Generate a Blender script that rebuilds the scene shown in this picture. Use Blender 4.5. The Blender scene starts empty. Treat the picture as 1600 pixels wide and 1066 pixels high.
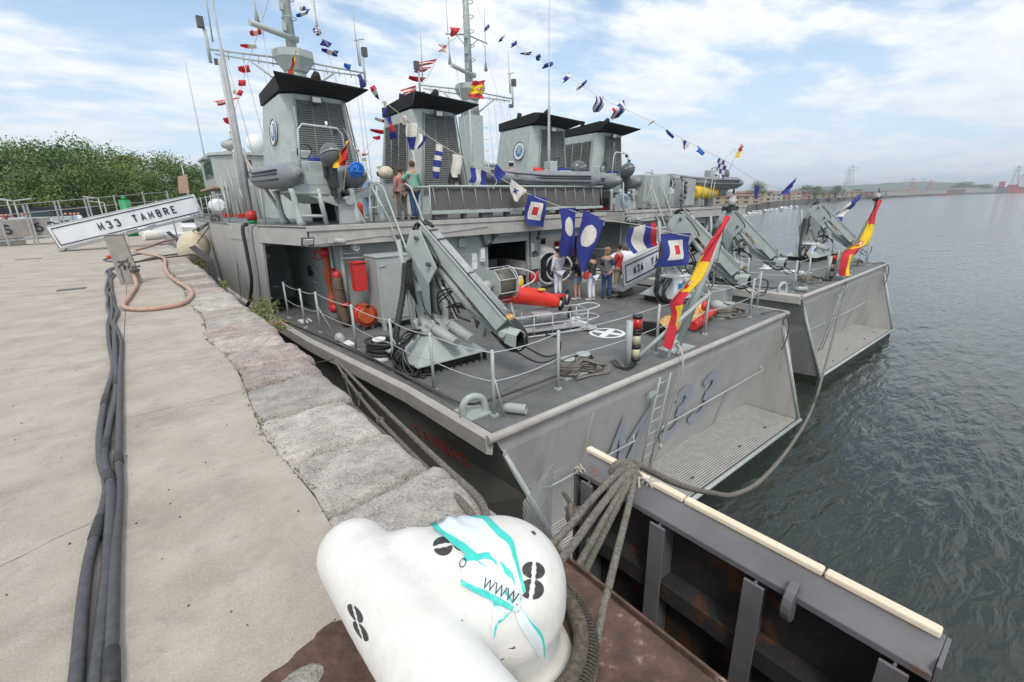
import bpy, bmesh, math, random
from mathutils import Vector, Matrix, noise
from mathutils.bvhtree import BVHTree
R = math.radians
rnd = random.Random(7)
scn = bpy.context.scene
col = scn.collection

# ------------------------------------------------------------------ camera (16 mm lens, held 1.9 m above the quay)
F = 711.1; TH = math.atan(218/711.); PSI = R(38.5); EYE = 1.9; RO = R(1.25)
ct, st, cp, sp, cr, sr = math.cos(TH), math.sin(TH), math.cos(PSI), math.sin(PSI), math.cos(RO), math.sin(RO)
def ray(px, py):
    u = px-800; v = 533-py
    u, v = u*cr+v*sr, -u*sr+v*cr
    f = F*ct+v*st
    return Vector((u*cp+f*sp, -u*sp+f*cp, -F*st+v*ct))
def lev(px, py, z):                       # point on a known level
    r = ray(px, py); t = (z-EYE)/r.z; return Vector((r.x*t, r.y*t, z))
def ony(px, py, y):                       # point on a known cross plane
    r = ray(px, py); t = y/r.y; return Vector((r.x*t, y, EYE+r.z*t))
def onx(px, py, x):
    r = ray(px, py); t = x/r.x; return Vector((x, r.y*t, EYE+r.z*t))
def dist(px, py, d):                      # point at a horizontal distance
    r = ray(px, py); t = d/math.hypot(r.x, r.y); return Vector((r.x*t, r.y*t, EYE+r.z*t))
cam = bpy.data.objects.new('camera', bpy.data.cameras.new('camera')); col.objects.link(cam)
fw = ray(800, 533).normalized(); rt = (ray(900, 533)-ray(800, 533)).normalized(); up = (ray(800, 433)-ray(800, 533)).normalized()
m = Matrix.Identity(4)
for i in range(3):
    m[i][0], m[i][1], m[i][2] = rt[i], up[i], -fw[i]
m.translation = (0, 0, EYE)
cam.matrix_world = m
cam.data.lens = 16; cam.data.sensor_width = 36; cam.data.clip_start = 0.05; cam.data.clip_end = 20000
scn.camera = cam
# ------------------------------------------------------------------ sky, sun, exposure
SUN_EL, SUN_AZ = R(52), R(215)           # azimuth clockwise from +Y
w = bpy.data.worlds.new('World'); scn.world = w; w.use_nodes = True
nt = w.node_tree; nt.nodes.clear(); N = nt.nodes.new; L = nt.links.new
out = N('ShaderNodeOutputWorld'); bg = N('ShaderNodeBackground'); sky = N('ShaderNodeTexSky')
sky.sky_type = 'NISHITA'; sky.sun_disc = False; sky.sun_elevation = SUN_EL; sky.sun_rotation = SUN_AZ
sky.air_density = 1.0; sky.dust_density = 1.2; sky.altitude = 0
tc = N('ShaderNodeTexCoord'); sx = N('ShaderNodeSeparateXYZ'); L(tc.outputs['Generated'], sx.inputs[0])
def mth(op, a, b=None, c=None, clamp=False):
    n = N('ShaderNodeMath'); n.operation = op; n.use_clamp = clamp
    for i, v in enumerate((a, b, c)):
        if v is None: continue
        if isinstance(v, (int, float)): n.inputs[i].default_value = v
        else: L(v, n.inputs[i])
    return n.outputs[0]
zz = mth('ADD', mth('MAXIMUM', sx.outputs[2], 0.0), 0.13)
cx = mth('DIVIDE', sx.outputs[0], zz); cy = mth('DIVIDE', sx.outputs[1], zz)
cb = N('ShaderNodeCombineXYZ'); L(cx, cb.inputs[0]); L(cy, cb.inputs[1])
mp = N('ShaderNodeMapping'); mp.inputs['Rotation'].default_value = (0, 0, R(25)); mp.inputs['Scale'].default_value = (0.85, 1.25, 1); mp.inputs['Location'].default_value = (3.1, 0.4, 0)
L(cb.outputs[0], mp.inputs[0])
n1 = N('ShaderNodeTexNoise'); n1.inputs['Scale'].default_value = 1.15; n1.inputs['Detail'].default_value = 9; n1.inputs['Roughness'].default_value = 0.58; n1.inputs['Distortion'].default_value = 0.35; L(mp.outputs[0], n1.inputs[0])
n2 = N('ShaderNodeTexNoise'); n2.inputs['Scale'].default_value = 4.2; n2.inputs['Detail'].default_value = 6; n2.inputs['Roughness'].default_value = 0.6; L(mp.outputs[0], n2.inputs[0])
cs = mth('ADD', mth('MULTIPLY', n1.outputs[0], 0.78), mth('MULTIPLY', n2.outputs[0], 0.22))
mr = N('ShaderNodeMapRange'); mr.interpolation_type = 'SMOOTHSTEP'; L(cs, mr.inputs[0])
mr.inputs[1].default_value = 0.39; mr.inputs[2].default_value = 0.56; mr.inputs[3].default_value = 0.0; mr.inputs[4].default_value = 1.0
hz = N('ShaderNodeMapRange'); L(sx.outputs[2], hz.inputs[0]); hz.inputs[1].default_value = 0.0; hz.inputs[2].default_value = 0.30; hz.inputs[3].default_value = 0.25; hz.inputs[4].default_value = 0.0
fac = mth('MAXIMUM', mr.outputs[0], hz.outputs[0])
cr2 = N('ShaderNodeValToRGB'); L(n2.outputs[0], cr2.inputs[0])
cr2.color_ramp.elements[0].position = 0.3; cr2.color_ramp.elements[0].color = (7.3, 7.5, 7.8, 1)
cr2.color_ramp.elements[1].position = 0.62; cr2.color_ramp.elements[1].color = (9.3, 9.35, 9.4, 1)
hs = N('ShaderNodeMix'); hs.data_type = 'RGBA'; hs.blend_type = 'MULTIPLY'; hs.inputs[0].default_value = 1; L(sky.outputs[0], hs.inputs[6]); hs.inputs[7].default_value = (1.55, 1.6, 1.5, 1)
lowc = N('ShaderNodeMix'); lowc.data_type = 'RGBA'; hz2 = N('ShaderNodeMapRange'); L(sx.outputs[2], hz2.inputs[0]); hz2.inputs[1].default_value = 0.0; hz2.inputs[2].default_value = 0.42; hz2.inputs[3].default_value = 0.85; hz2.inputs[4].default_value = 0.0
L(hz2.outputs[0], lowc.inputs[0]); L(cr2.outputs[0], lowc.inputs[6]); lowc.inputs[7].default_value = (6.0, 6.6, 7.4, 1)
blu = N('ShaderNodeMix'); blu.data_type = 'RGBA'; L(hz2.outputs[0], blu.inputs[0]); L(hs.outputs[2], blu.inputs[6]); blu.inputs[7].default_value = (4.7, 5.9, 7.6, 1)
mx = N('ShaderNodeMix'); mx.data_type = 'RGBA'; L(fac, mx.inputs[0]); L(blu.outputs[2], mx.inputs[6]); L(lowc.outputs[2], mx.inputs[7])
L(mx.outputs[2], bg.inputs[0]); bg.inputs[1].default_value = 0.10; L(bg.outputs[0], out.inputs[0])
sl = bpy.data.lights.new('sun', 'SUN'); sl.energy = 1.5; sl.angle = R(14); sl.color = (1, 0.94, 0.86)
sun = bpy.data.objects.new('sun', sl); col.objects.link(sun)
sd = Vector((math.sin(SUN_AZ)*math.cos(SUN_EL), math.cos(SUN_AZ)*math.cos(SUN_EL), math.sin(SUN_EL)))
sun.rotation_euler = sd.to_track_quat('Z', 'Y').to_euler()
scn.view_settings.view_transform = 'Standard'; scn.view_settings.look = 'None'
scn.view_settings.gamma = 1; scn.view_settings.use_curve_mapping = False; scn.view_settings.exposure = 0.39

# ------------------------------------------------------------------ materials
def mat(name, c, rough=0.5, c2=None, scale=4.0, metal=0.0, bump=0.0, bscale=40.0, stretch=(1, 1, 1), lo=0.4, hi=0.62, detail=6, grime=None, gscale=1.3, glo=.52, ghi=.72, spec=0.5):
    M = bpy.data.materials.new(name); M.use_nodes = True
    t = M.node_tree; b = t.nodes['Principled BSDF']; n = t.nodes.new; l = t.links.new
    b.inputs['Roughness'].default_value = rough; b.inputs['Metallic'].default_value = metal
    b.inputs['Specular IOR Level'].default_value = spec
    co = n('ShaderNodeNewGeometry'); mpn = n('ShaderNodeMapping'); mpn.inputs['Scale'].default_value = stretch; l(co.outputs['Position'], mpn.inputs[0])
    if c2 is None: c2 = tuple(x*0.86 for x in c)
    tx = n('ShaderNodeTexNoise'); tx.inputs['Scale'].default_value = scale; tx.inputs['Detail'].default_value = detail; tx.inputs['Roughness'].default_value = .6; l(mpn.outputs[0], tx.inputs[0])
    rp = n('ShaderNodeMapRange'); l(tx.outputs[0], rp.inputs[0]); rp.inputs[1].default_value = lo; rp.inputs[2].default_value = hi
    mi = n('ShaderNodeMix'); mi.data_type = 'RGBA'; l(rp.outputs[0], mi.inputs[0]); mi.inputs[6].default_value = (*c2, 1); mi.inputs[7].default_value = (*c, 1)
    last = mi.outputs[2]
    if grime:
        g = n('ShaderNodeTexNoise'); g.inputs['Scale'].default_value = gscale; g.inputs['Detail'].default_value = 9; g.inputs['Roughness'].default_value = .68; l(mpn.outputs[0], g.inputs[0])
        gr = n('ShaderNodeMapRange'); l(g.outputs[0], gr.inputs[0]); gr.inputs[1].default_value = glo; gr.inputs[2].default_value = ghi
        gm = n('ShaderNodeMix'); gm.data_type = 'RGBA'; l(gr.outputs[0], gm.inputs[0]); l(last, gm.inputs[6]); gm.inputs[7].default_value = (*grime, 1); last = gm.outputs[2]
    l(last, b.inputs['Base Color'])
    if bump:
        bt = n('ShaderNodeTexNoise'); bt.inputs['Scale'].default_value = bscale; bt.inputs['Detail'].default_value = 8; bt.inputs['Roughness'].default_value = .62; l(co.outputs['Position'], bt.inputs[0])
        bp = n('ShaderNodeBump'); bp.inputs['Strength'].default_value = min(1, bump); bp.inputs['Distance'].default_value = 0.02*max(1, bump); l(bt.outputs[0], bp.inputs['Height']); l(bp.outputs[0], b.inputs['Normal'])
    return M
MT = {}
def DM(k, *a, **kw): MT[k] = mat(k, *a, **kw)
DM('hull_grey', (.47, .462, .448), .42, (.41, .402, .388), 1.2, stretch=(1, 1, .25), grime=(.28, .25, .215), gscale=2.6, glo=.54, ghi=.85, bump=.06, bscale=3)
DM('paint_grey', (.375, .405, .39), .45, (.35, .37, .36), 2.5, grime=(.25, .24, .22), gscale=3, glo=.6, ghi=.85)
DM('paint_pale', (.425, .475, .455), .42, (.365, .405, .39), 3, grime=(.33, .3, .27), gscale=6, glo=.58, ghi=.8)
DM('rub_strake', (.45, .435, .41), .55, (.385, .37, .345), 4, grime=(.26, .20, .155), gscale=5, glo=.60, ghi=.8, stretch=(1, .35, 1))
DM('hull_shaded', (.34, .335, .32), .4, (.29, .285, .27), 1, stretch=(1, 1, .3))  # hull grey darkened: shade of the narrow quay gap put into the colour
DM('boot_top', (.012, .014, .014), .45, (.03, .035, .02), 6)
DM('deck_grey', (.145, .15, .15), .62, (.115, .12, .12), 2.2, bump=.25, bscale=160, grime=(.19, .185, .175), gscale=1.6, glo=.5, ghi=.75)
DM('recess_grey', (.36, .395, .385), .5, (.31, .34, .33), 2)
DM('door_grey', (.30, .335, .33), .5)
DM('louvre', (.20, .21, .205), .55, (.17, .175, .17), 3)
DM('black', (.014, .014, .015), .42, (.02, .02, .02), 8)
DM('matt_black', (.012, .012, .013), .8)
DM('rubber', (.03, .03, .031), .6, (.045, .045, .045), 20, bump=.1, bscale=90)
DM('cable', (.05, .052, .056), .5, (.075, .077, .08), 25, bump=.12, bscale=60)
DM('hose_pink', (.52, .36, .27), .75, (.42, .27, .2), 9, bump=.2, bscale=120)
DM('rope', (.30, .275, .24), .95, (.17, .155, .135), 45, bump=.9, bscale=160, grime=(.12, .13, .11), gscale=3)
DM('rope_dark', (.15, .135, .115), .95, (.09, .08, .07), 60, bump=.9, bscale=220)
DM('rope_white', (.62, .6, .55), .9, (.5, .47, .42), 50, bump=.7, bscale=200)
DM('rope_brown', (.19, .16, .125), .95, (.10, .085, .065), 40, bump=.9, bscale=120)
DM('stone', (.50, .44, .395), .9, (.32, .275, .25), 4, bump=2.2, bscale=18, detail=13, grime=(.17, .15, .13), gscale=14, glo=.55, ghi=.68, lo=.32, hi=.62)
DM('stone_pink', (.46, .385, .36), .9, (.33, .265, .245), 4, bump=2.2, bscale=18, detail=13, grime=(.16, .14, .125), gscale=18, glo=.55, ghi=.68, lo=.35, hi=.6)
DM('stone_pale', (.55, .52, .475), .9, (.36, .335, .305), 4, bump=2.2, bscale=18, detail=13, grime=(.18, .165, .15), gscale=16, glo=.56, ghi=.7, lo=.35, hi=.6)
DM('concrete', (.475, .435, .38), .88, (.315, .28, .24), 1.5, bump=.5, bscale=70, grime=(.20, .175, .155), gscale=5, glo=.58, ghi=.85, stretch=(.8, 1.1, 1), lo=.3, hi=.7, detail=14)
DM('quay_wall', (.09, .08, .065), .9, (.04, .045, .03), 3, bump=1, bscale=20)
DM('joint', (.10, .09, .075), .95)
DM('white_paint', (.78, .77, .74), .42, (.70, .69, .655), 6, bump=.25, bscale=14, grime=(.62, .56, .47), gscale=13, glo=.63, ghi=.74)
DM('white', (.80, .81, .82), .5, (.74, .75, .77), 4)
DM('banner_white', (.78, .80, .83), .55, (.70, .72, .76), 1.5, bump=.3, bscale=4)
DM('stencil_black', (.03, .03, .032), .55, (.06, .06, .06), 60)
DM('navy_text', (.02, .025, .06), .5)
DM('text_red', (.75, .07, .05), .5, (.25, .03, .025), 15)
DM('text_blue', (.335, .36, .43), .5, (.38, .395, .44), 6)
DM('pad_cream', (.80, .70, .54), .5, (.76, .64, .48), 3, grime=(.6, .5, .38), gscale=20, glo=.62, ghi=.75)
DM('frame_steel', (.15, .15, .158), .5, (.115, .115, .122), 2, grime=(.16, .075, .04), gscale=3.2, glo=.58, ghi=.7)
DM('frame_shaded', (.035, .035, .038), .6, (.025, .025, .028), 3, grime=(.11, .045, .022), gscale=4, glo=.52, ghi=.62)  # darker copy of the frame steel, shade inside the frame put into the colour
DM('rust', (.135, .078, .052), .85, (.075, .048, .036), 11, bump=.6, bscale=50, grime=(.33, .28, .24), gscale=11, glo=.6, ghi=.68)
DM('galv', (.38, .39, .40), .5, (.28, .29, .3), 12, bump=.3, bscale=80)
DM('red', (.58, .035, .03), .45, (.48, .03, .025), 6)
DM('orange_red', (.72, .035, .02), .5, (.6, .025, .015), 12)
DM('orange_net', (.55, .13, .03), .8, (.42, .06, .02), 25, bump=.6, bscale=60)
DM('brown_canvas', (.16, .11, .08), .85, (.10, .075, .055), 14, bump=.5, bscale=50)
DM('yellow', (.75, .52, .03), .45)
DM('rib_grey', (.22, .235, .25), .42, (.19, .2, .215), 6)
DM('rib_dark', (.06, .065, .07), .5)
DM('engine_grey', (.11, .12, .13), .3)
DM('engine_dark', (.035, .036, .04), .4)
DM('blue_plastic', (.02, .17, .62), .5)
DM('steel', (.55, .56, .57), .35, (.45, .46, .47), 10)
DM('brass_drum', (.13, .12, .095), .45, (.08, .075, .06), 12)
DM('mesh_grey', (.13, .125, .12), .8, (.10, .095, .09), 60, bump=.4, bscale=200)
DM('gold', (.85, .58, .25), .25, (.7, .35, .12), 20, metal=.7, bump=1, bscale=22)
DM('cream_glass', (.55, .5, .33), .25)
DM('red_glass', (.5, .02, .015), .2)
DM('fender_cream', (.62, .55, .40), .55, (.52, .45, .32), 5, grime=(.3, .25, .17), gscale=6, glo=.6, ghi=.75)
DM('glass_dark', (.03, .05, .055), .08)
DM('glass_green', (.06, .14, .14), .1)
DM('skin', (.48, .27, .19), .55, (.44, .24, .17), 20)
DM('hair_brown', (.09, .05, .03), .7); DM('hair_blond', (.32, .18, .09), .7); DM('hair_dark', (.025, .018, .015), .7); DM('hair_red', (.12, .035, .025), .7)
DM('cloth_white', (.74, .74, .80), .85, (.66, .66, .74), 12); DM('denim', (.05, .10, .22), .9, (.03, .06, .15), 20); DM('denim_light', (.25, .36, .48), .9)
DM('cloth_green', (.25, .48, .38), .85, (.2, .4, .31), 15); DM('cloth_blue', (.30, .44, .62), .85); DM('cloth_navy', (.02, .022, .03), .9); DM('cloth_red', (.50, .03, .04), .85)
DM('cloth_olive', (.19, .19, .13), .9); DM('cloth_khaki', (.42, .35, .24), .9); DM('cloth_dark', (.04, .045, .05), .9); DM('cloth_plaid', (.20, .23, .25), .9, (.07, .08, .1), 45)
DM('cloth_floral', (.30, .22, .18), .9, (.07, .06, .06), 60); DM('shoe_white', (.65, .62, .58), .7); DM('shoe_dark', (.03, .02, .018), .6); DM('cloth_pink', (.45, .2, .18), .9)
DM('flag_red', (.62, .03, .045), .8, (.5, .025, .04), 20); DM('flag_blue', (.03, .045, .28), .8, (.025, .035, .2), 20); DM('flag_white', (.74, .71, .64), .8, (.66, .62, .56), 10); DM('flag_yellow', (.80, .56, .02), .8, (.7, .46, .02), 15); DM('flag_black', (.03, .03, .03), .8); DM('flag_bright_blue', (.03, .15, .55), .8)
DM('bark', (.10, .08, .06), .9, (.06, .05, .04), 20)
DM('leaf', (.145, .215, .045), .75, (.08, .13, .028), .35, lo=.35, hi=.65); DM('leaf_dark', (.095, .155, .035), .75, (.05, .095, .022), .5); DM('leaf_far', (.05, .08, .04), .9, (.035, .06, .03), .03)
DM('weed', (.13, .20, .07), .7, (.22, .20, .08), 9); DM('moss', (.10, .11, .03), .95, (.16, .12, .04), 30)
DM('lamp_grey', (.46, .47, .47), .5); DM('pole_wood', (.42, .36, .3), .7); DM('wood', (.45, .32, .22), .7)
DM('beacon_green', (.02, .30, .10), .5); DM('wall_beige', (.45, .38, .30), .9); DM('wall_brick', (.28, .18, .15), .9); DM('wall_white', (.42, .42, .41), .9); DM('roof_grey', (.18, .18, .19), .8); DM('roof_red', (.24, .13, .10), .9); DM('wall_ochre', (.40, .32, .23), .9)
DM('hill', (.045, .075, .035), .95, (.07, .09, .045), .004, lo=.3, hi=.7); DM('land', (.16, .15, .13), .95, (.11, .11, .1), .05); DM('asphalt', (.06, .06, .06), .9)
DM('ship_blue', (.03, .07, .25), .5); DM('ship_red', (.45, .06, .04), .6)
DM('post_concrete', (.34, .315, .29), .85, (.28, .26, .24), 5, bump=.3, bscale=60)
DM('grate', (.46, .46, .44), .55, (.38, .38, .36), 6, grime=(.26, .22, .18), gscale=9, glo=.62, ghi=.74)
DM('tape_white', (.75, .83, .87), .35); DM('tape_teal', (.06, .62, .55), .4); DM('metal_dark', (.09, .09, .095), .5)
DM('crest_blue', (.05, .20, .38), .5); DM('hydraulic', (.025, .025, .027), .45); DM('sign_blue', (.02, .22, .5), .5)
def speckle(k, dark, light, sc, amt=.5):
    t = MT[k].node_tree; b = t.nodes['Principled BSDF']; src = b.inputs['Base Color'].links[0].from_socket
    g = t.nodes.new('ShaderNodeNewGeometry'); last = src
    for c_, s_, lo, hi in ((dark, sc, .52, .66), (light, sc*.8, .52, .66)):
        n = t.nodes.new('ShaderNodeTexNoise'); n.inputs['Scale'].default_value = s_; n.inputs['Detail'].default_value = 5; n.inputs['Roughness'].default_value = .75; t.links.new(g.outputs['Position'], n.inputs[0])
        r = t.nodes.new('ShaderNodeMapRange'); t.links.new(n.outputs[0], r.inputs[0]); r.inputs[1].default_value = lo; r.inputs[2].default_value = hi; r.inputs[4].default_value = amt
        m = t.nodes.new('ShaderNodeMix'); m.data_type = 'RGBA'; t.links.new(r.outputs[0], m.inputs[0]); t.links.new(last, m.inputs[6]); m.inputs[7].default_value = (*c_, 1); last = m.outputs[2]
    t.links.new(last, b.inputs['Base Color'])
speckle('concrete', (.22, .19, .165), (.60, .54, .48), 75, .38); speckle('concrete', (.27, .235, .205), (.57, .52, .465), 4, .30)
for k_ in ('stone', 'stone_pink', 'stone_pale'): speckle(k_, (.20, .165, .155), (.60, .56, .51), 5, .5); speckle(k_, (.08, .07, .065), (.72, .67, .62), 62, .75)
speckle('white_paint', (.60, .54, .46), (.80, .79, .76), 22, .16)
for k_ in ('stone', 'stone_pink', 'stone_pale'):       # every block a little lighter or darker than its neighbour
    t = MT[k_].node_tree; b = t.nodes['Principled BSDF']; src = b.inputs['Base Color'].links[0].from_socket
    oi = t.nodes.new('ShaderNodeObjectInfo'); r = t.nodes.new('ShaderNodeMapRange'); t.links.new(oi.outputs['Random'], r.inputs[0]); r.inputs[3].default_value = .74; r.inputs[4].default_value = 1.12
    m_ = t.nodes.new('ShaderNodeMix'); m_.data_type = 'RGBA'; m_.blend_type = 'MULTIPLY'; m_.inputs[0].default_value = 1; t.links.new(src, m_.inputs[6]); t.links.new(r.outputs[0], m_.inputs[7]); t.links.new(m_.outputs[2], b.inputs['Base Color'])
# water: dark green harbour water with wind ripples
W = bpy.data.materials.new('water'); W.use_nodes = True; t = W.node_tree; b = t.nodes['Principled BSDF']
b.inputs['Base Color'].default_value = (.030, .038, .032, 1); b.inputs['Roughness'].default_value = .07; b.inputs['IOR'].default_value = 1.42
ge = t.nodes.new('ShaderNodeNewGeometry'); prev = None
for sc, stx, ds, rot in ((.30, (1, 2.8, 1), .13, 20), (1.0, (1, 2.8, 1), .075, 30), (3.6, (1, 2.0, 1), .011, 15)):
    mpn = t.nodes.new('ShaderNodeMapping'); mpn.inputs['Scale'].default_value = stx; mpn.inputs['Rotation'].default_value = (0, 0, R(rot)); t.links.new(ge.outputs['Position'], mpn.inputs[0])
    nz = t.nodes.new('ShaderNodeTexNoise'); nz.inputs['Scale'].default_value = sc; nz.inputs['Detail'].default_value = 3; nz.inputs['Distortion'].default_value = .5; t.links.new(mpn.outputs[0], nz.inputs[0])
    bp = t.nodes.new('ShaderNodeBump'); bp.inputs['Distance'].default_value = ds; bp.inputs['Strength'].default_value = 1; t.links.new(nz.outputs[0], bp.inputs['Height'])
    if prev: t.links.new(prev.outputs[0], bp.inputs['Normal'])
    prev = bp
t.links.new(prev.outputs[0], b.inputs['Normal']); MT['water'] = W

# ------------------------------------------------------------------ helpers
def tag(o, label=None, cat=None, group=None, kind=None):
    if label: o['label'] = label
    if cat: o['category'] = cat
    if group: o['group'] = group
    if kind: o['kind'] = kind
    return o
SPLIT = {'numeral': 'numeral_stroke', 'end_post': 'end_post', 'gear_box': 'gear_box', 'red_bag': 'red_bag', 'bolt': 'bolt', 'pivot_pin': 'pivot_pin', 'grip_eye': 'grip_eye', 'hydraulic_hoses': 'hydraulic_hose', 'hydraulic_pipes': 'hydraulic_pipe', 'pipe_clamp': 'pipe_clamp', 'pipe_joint': 'pipe_joint', 'boom_edge': 'boom_edge', 'valve_block': 'valve_block', 'cabling': 'cable_run', 'vent_slats': 'vent_slat', 'shackle_rack': 'shackle', 'mast_steps': 'mast_step', 'halyards': 'halyard', 'clutter': 'deck_fitting',
         'flag_locker': 'locker', 'deck_pads': 'deck_pad', 'liferaft_canister': 'liferaft_canister', 'louvre_frame': 'louvre_bar', 'grab_line': 'grab_line', 'propeller': 'propeller_blade', 'blocks': 'block', 'lamp_head': 'lamp_head', 'light_caps': 'light_fitting', 'side_box': 'side_box', 'vent_stack': 'vent', 'boots': 'boot', 'sign_plate': 'sign_plate', 'exhaust': 'exhaust', 'nav_light': 'nav_light',
         'thruster': 'thruster', 'straps': 'strap', 'rail_wire': 'rail_wire', 'valves': 'valve', 'bags': 'gear_bag', 'stay': 'stay', 'flange': 'flange', 'door_frame': 'door_frame', 'support_beam': 'support_beam', 'room': 'room_wall', 'stand': 'stand_leg', 'upper_yard': 'yard_tube', 'yard': 'yard_tube', 'yard_lamp': 'yard_lamp', 'stud': 'stud', 'side_wall': 'side_wall', 'pipework': 'pipe', 'frame_legs': 'frame_leg', 'cream_light': 'cream_light',
         'deck_line': 'deck_line', 'saddle': 'saddle', 'body_pair': 'body', 'lens': 'lens', 'leg_group': 'leg', 'bulkhead': 'bulkhead_panel', 'base_ribs': 'base_rib', 'lifebuoy_light': 'buoy_light', 'floodlight': 'floodlight', 'side_pod': 'side_pod', 'red_roll': 'red_roll', 'cross_beam': 'cross_beam', 'notice': 'notice', 'rest_post': 'rest_post'}
WP = {}                                    # world position of every object made
def empty(name, loc, label=None, cat=None, group=None, parent=None, kind=None):
    o = bpy.data.objects.new(name, None); o.empty_display_size = .2; col.objects.link(o)
    loc = Vector(loc); WP[o] = loc
    if parent: o.parent = parent; o.location = loc-WP[parent]
    else: o.location = loc
    return tag(o, label, cat, group, kind)
class MB:
    def __init__(s): s.v = []; s.f = []; s.mi = []; s.sm = []; s.isl = []
    def add(s, vs, fs, mi=0, sm=False):
        n = len(s.v); s.isl.append((n, len(s.f))); s.v += [Vector(v) for v in vs]; s.f += [tuple(i+n for i in f) for f in fs]
        s.mi += [mi]*len(fs); s.sm += [sm]*len(fs); return s
    def box(s, c, d, rot=None, mi=0, ax=None):
        c = Vector(c); h = Vector(d)/2; M = rot or Matrix.Identity(3)
        vs = [c+M@Vector((x*h.x, y*h.y, z*h.z)) for x in (-1, 1) for y in (-1, 1) for z in (-1, 1)]
        return s.add(vs, [(0, 1, 3, 2), (4, 6, 7, 5), (0, 4, 5, 1), (2, 3, 7, 6), (0, 2, 6, 4), (1, 5, 7, 3)], mi)
    def b2(s, a, b, mi=0):                   # box between two corners
        a = Vector(a); b = Vector(b); return s.box((a+b)/2, [abs(x) for x in (b-a)], mi=mi)
    def tube(s, pts, r, n=8, cap=True, mi=0, sm=True):
        pts = [Vector(p) for p in pts]; rs = r if isinstance(r, (list, tuple)) else [r]*len(pts)
        vs = []; prevu = None
        for i, p in enumerate(pts):
            d = (pts[min(i+1, len(pts)-1)]-pts[max(i-1, 0)])
            if d.length < 1e-9: d = Vector((0, 0, 1))
            d.normalize()
            u = prevu if prevu else (Vector((0, 0, 1)) if abs(d.z) < .9 else Vector((1, 0, 0)))
            u = (u-d*u.dot(d)); u.normalize(); prevu = u; v = d.cross(u)
            for k in range(n):
                a = 2*math.pi*k/n; vs.append(p+(u*math.cos(a)+v*math.sin(a))*rs[i])
        fs = [(i*n+k, i*n+(k+1) % n, (i+1)*n+(k+1) % n, (i+1)*n+k) for i in range(len(pts)-1) for k in range(n)]
        s.add(vs, fs, mi, sm)
        if cap:
            m0 = len(s.v)-len(vs)
            s.f += [tuple(m0+k for k in range(n))[::-1], tuple(m0+(len(pts)-1)*n+k for k in range(n))]; s.mi += [mi, mi]; s.sm += [False, False]
        return s
    def prism(s, poly, d, mi=0):             # polygon points extruded by vector d
        n = len(poly); d = Vector(d); vs = [Vector(p) for p in poly]+[Vector(p)+d for p in poly]
        fs = [tuple(range(n))[::-1], tuple(range(n, 2*n))]+[(i, (i+1) % n, n+(i+1) % n, n+i) for i in range(n)]
        return s.add(vs, fs, mi)
    def ball(s, c, r, mi=0, nu=14, nv=9, rot=None):
        c = Vector(c); r = Vector(r) if not isinstance(r, (int, float)) else Vector((r, r, r)); M = rot or Matrix.Identity(3)
        vs = [c+M@Vector((r.x*math.sin(math.pi*j/nv)*math.cos(2*math.pi*i/nu), r.y*math.sin(math.pi*j/nv)*math.sin(2*math.pi*i/nu), r.z*math.cos(math.pi*j/nv))) for j in range(nv+1) for i in range(nu)]
        fs = [(j*nu+i, j*nu+(i+1) % nu, (j+1)*nu+(i+1) % nu, (j+1)*nu+i) for j in range(nv) for i in range(nu)]
        return s.add(vs, fs, mi, True)
    def grid(s, fn, nu, nv, mi=0, sm=True, mf=None):
        vs = [fn(i/nu, j/nv) for j in range(nv+1) for i in range(nu+1)]
        fs = [(j*(nu+1)+i, j*(nu+1)+i+1, (j+1)*(nu+1)+i+1, (j+1)*(nu+1)+i) for j in range(nv) for i in range(nu)]
        s.add(vs, fs, mi, sm)
        if mf:
            k = len(s.mi)-len(fs)
            for j in range(nv):
                for i in range(nu): s.mi[k] = mf((i+.5)/nu, (j+.5)/nv); k += 1
        return s
    def ring(s, c, R_, r, ax=(0, 0, 1), n=20, m=8, a0=0, a1=360, mi=0):
        ax = Vector(ax).normalized(); q = Vector((0, 0, 1)).rotation_difference(ax)
        pts = [Vector(c)+q@Vector((R_*math.cos(R(a0+(a1-a0)*i/n)), R_*math.sin(R(a0+(a1-a0)*i/n)), 0)) for i in range(n+1)]
        return s.tube(pts, r, m, True, mi)
    def build(s, name, m, parent=None, label=None, cat=None, group=None, kind=None, bevel=0, loc=None, smooth=None):
        if name in SPLIT and parent and kind is None and len(s.isl) > 1:
            last = None; nf = 0
            for i, (v0, f0) in enumerate(s.isl):
                v1, f1 = s.isl[i+1] if i+1 < len(s.isl) else (len(s.v), len(s.f))
                q = MB(); q.v = s.v[v0:v1]; q.f = [tuple(k-v0 for k in f) for f in s.f[f0:f1]]; q.mi = s.mi[f0:f1]; q.sm = s.sm[f0:f1]; q.isl = []
                last = q.build(SPLIT[name], m, parent, label, bevel=bevel, smooth=smooth)
            return last
        me = bpy.data.meshes.new(name)
        org = Vector(loc) if loc is not None else (WP[parent] if parent else (sum(s.v, Vector())/max(1, len(s.v)) if s.v else Vector()))
        me.from_pydata([v-org for v in s.v], [], s.f)
        for mm in (m if isinstance(m, (list, tuple)) else [m]): me.materials.append(MT[mm])
        me.polygons.foreach_set('material_index', s.mi); me.polygons.foreach_set('use_smooth', s.sm if smooth is None else [smooth]*len(s.f))
        me.update()
        o = bpy.data.objects.new(name, me); col.objects.link(o); WP[o] = org
        if parent: o.parent = parent; o.location = org-WP[parent]
        else: o.location = org
        if bevel:
            bv = o.modifiers.new('bevel', 'BEVEL'); bv.width = bevel; bv.segments = 2; bv.limit_method = 'ANGLE'; bv.angle_limit = R(40)
        return tag(o, label, cat, group, kind)
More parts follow.
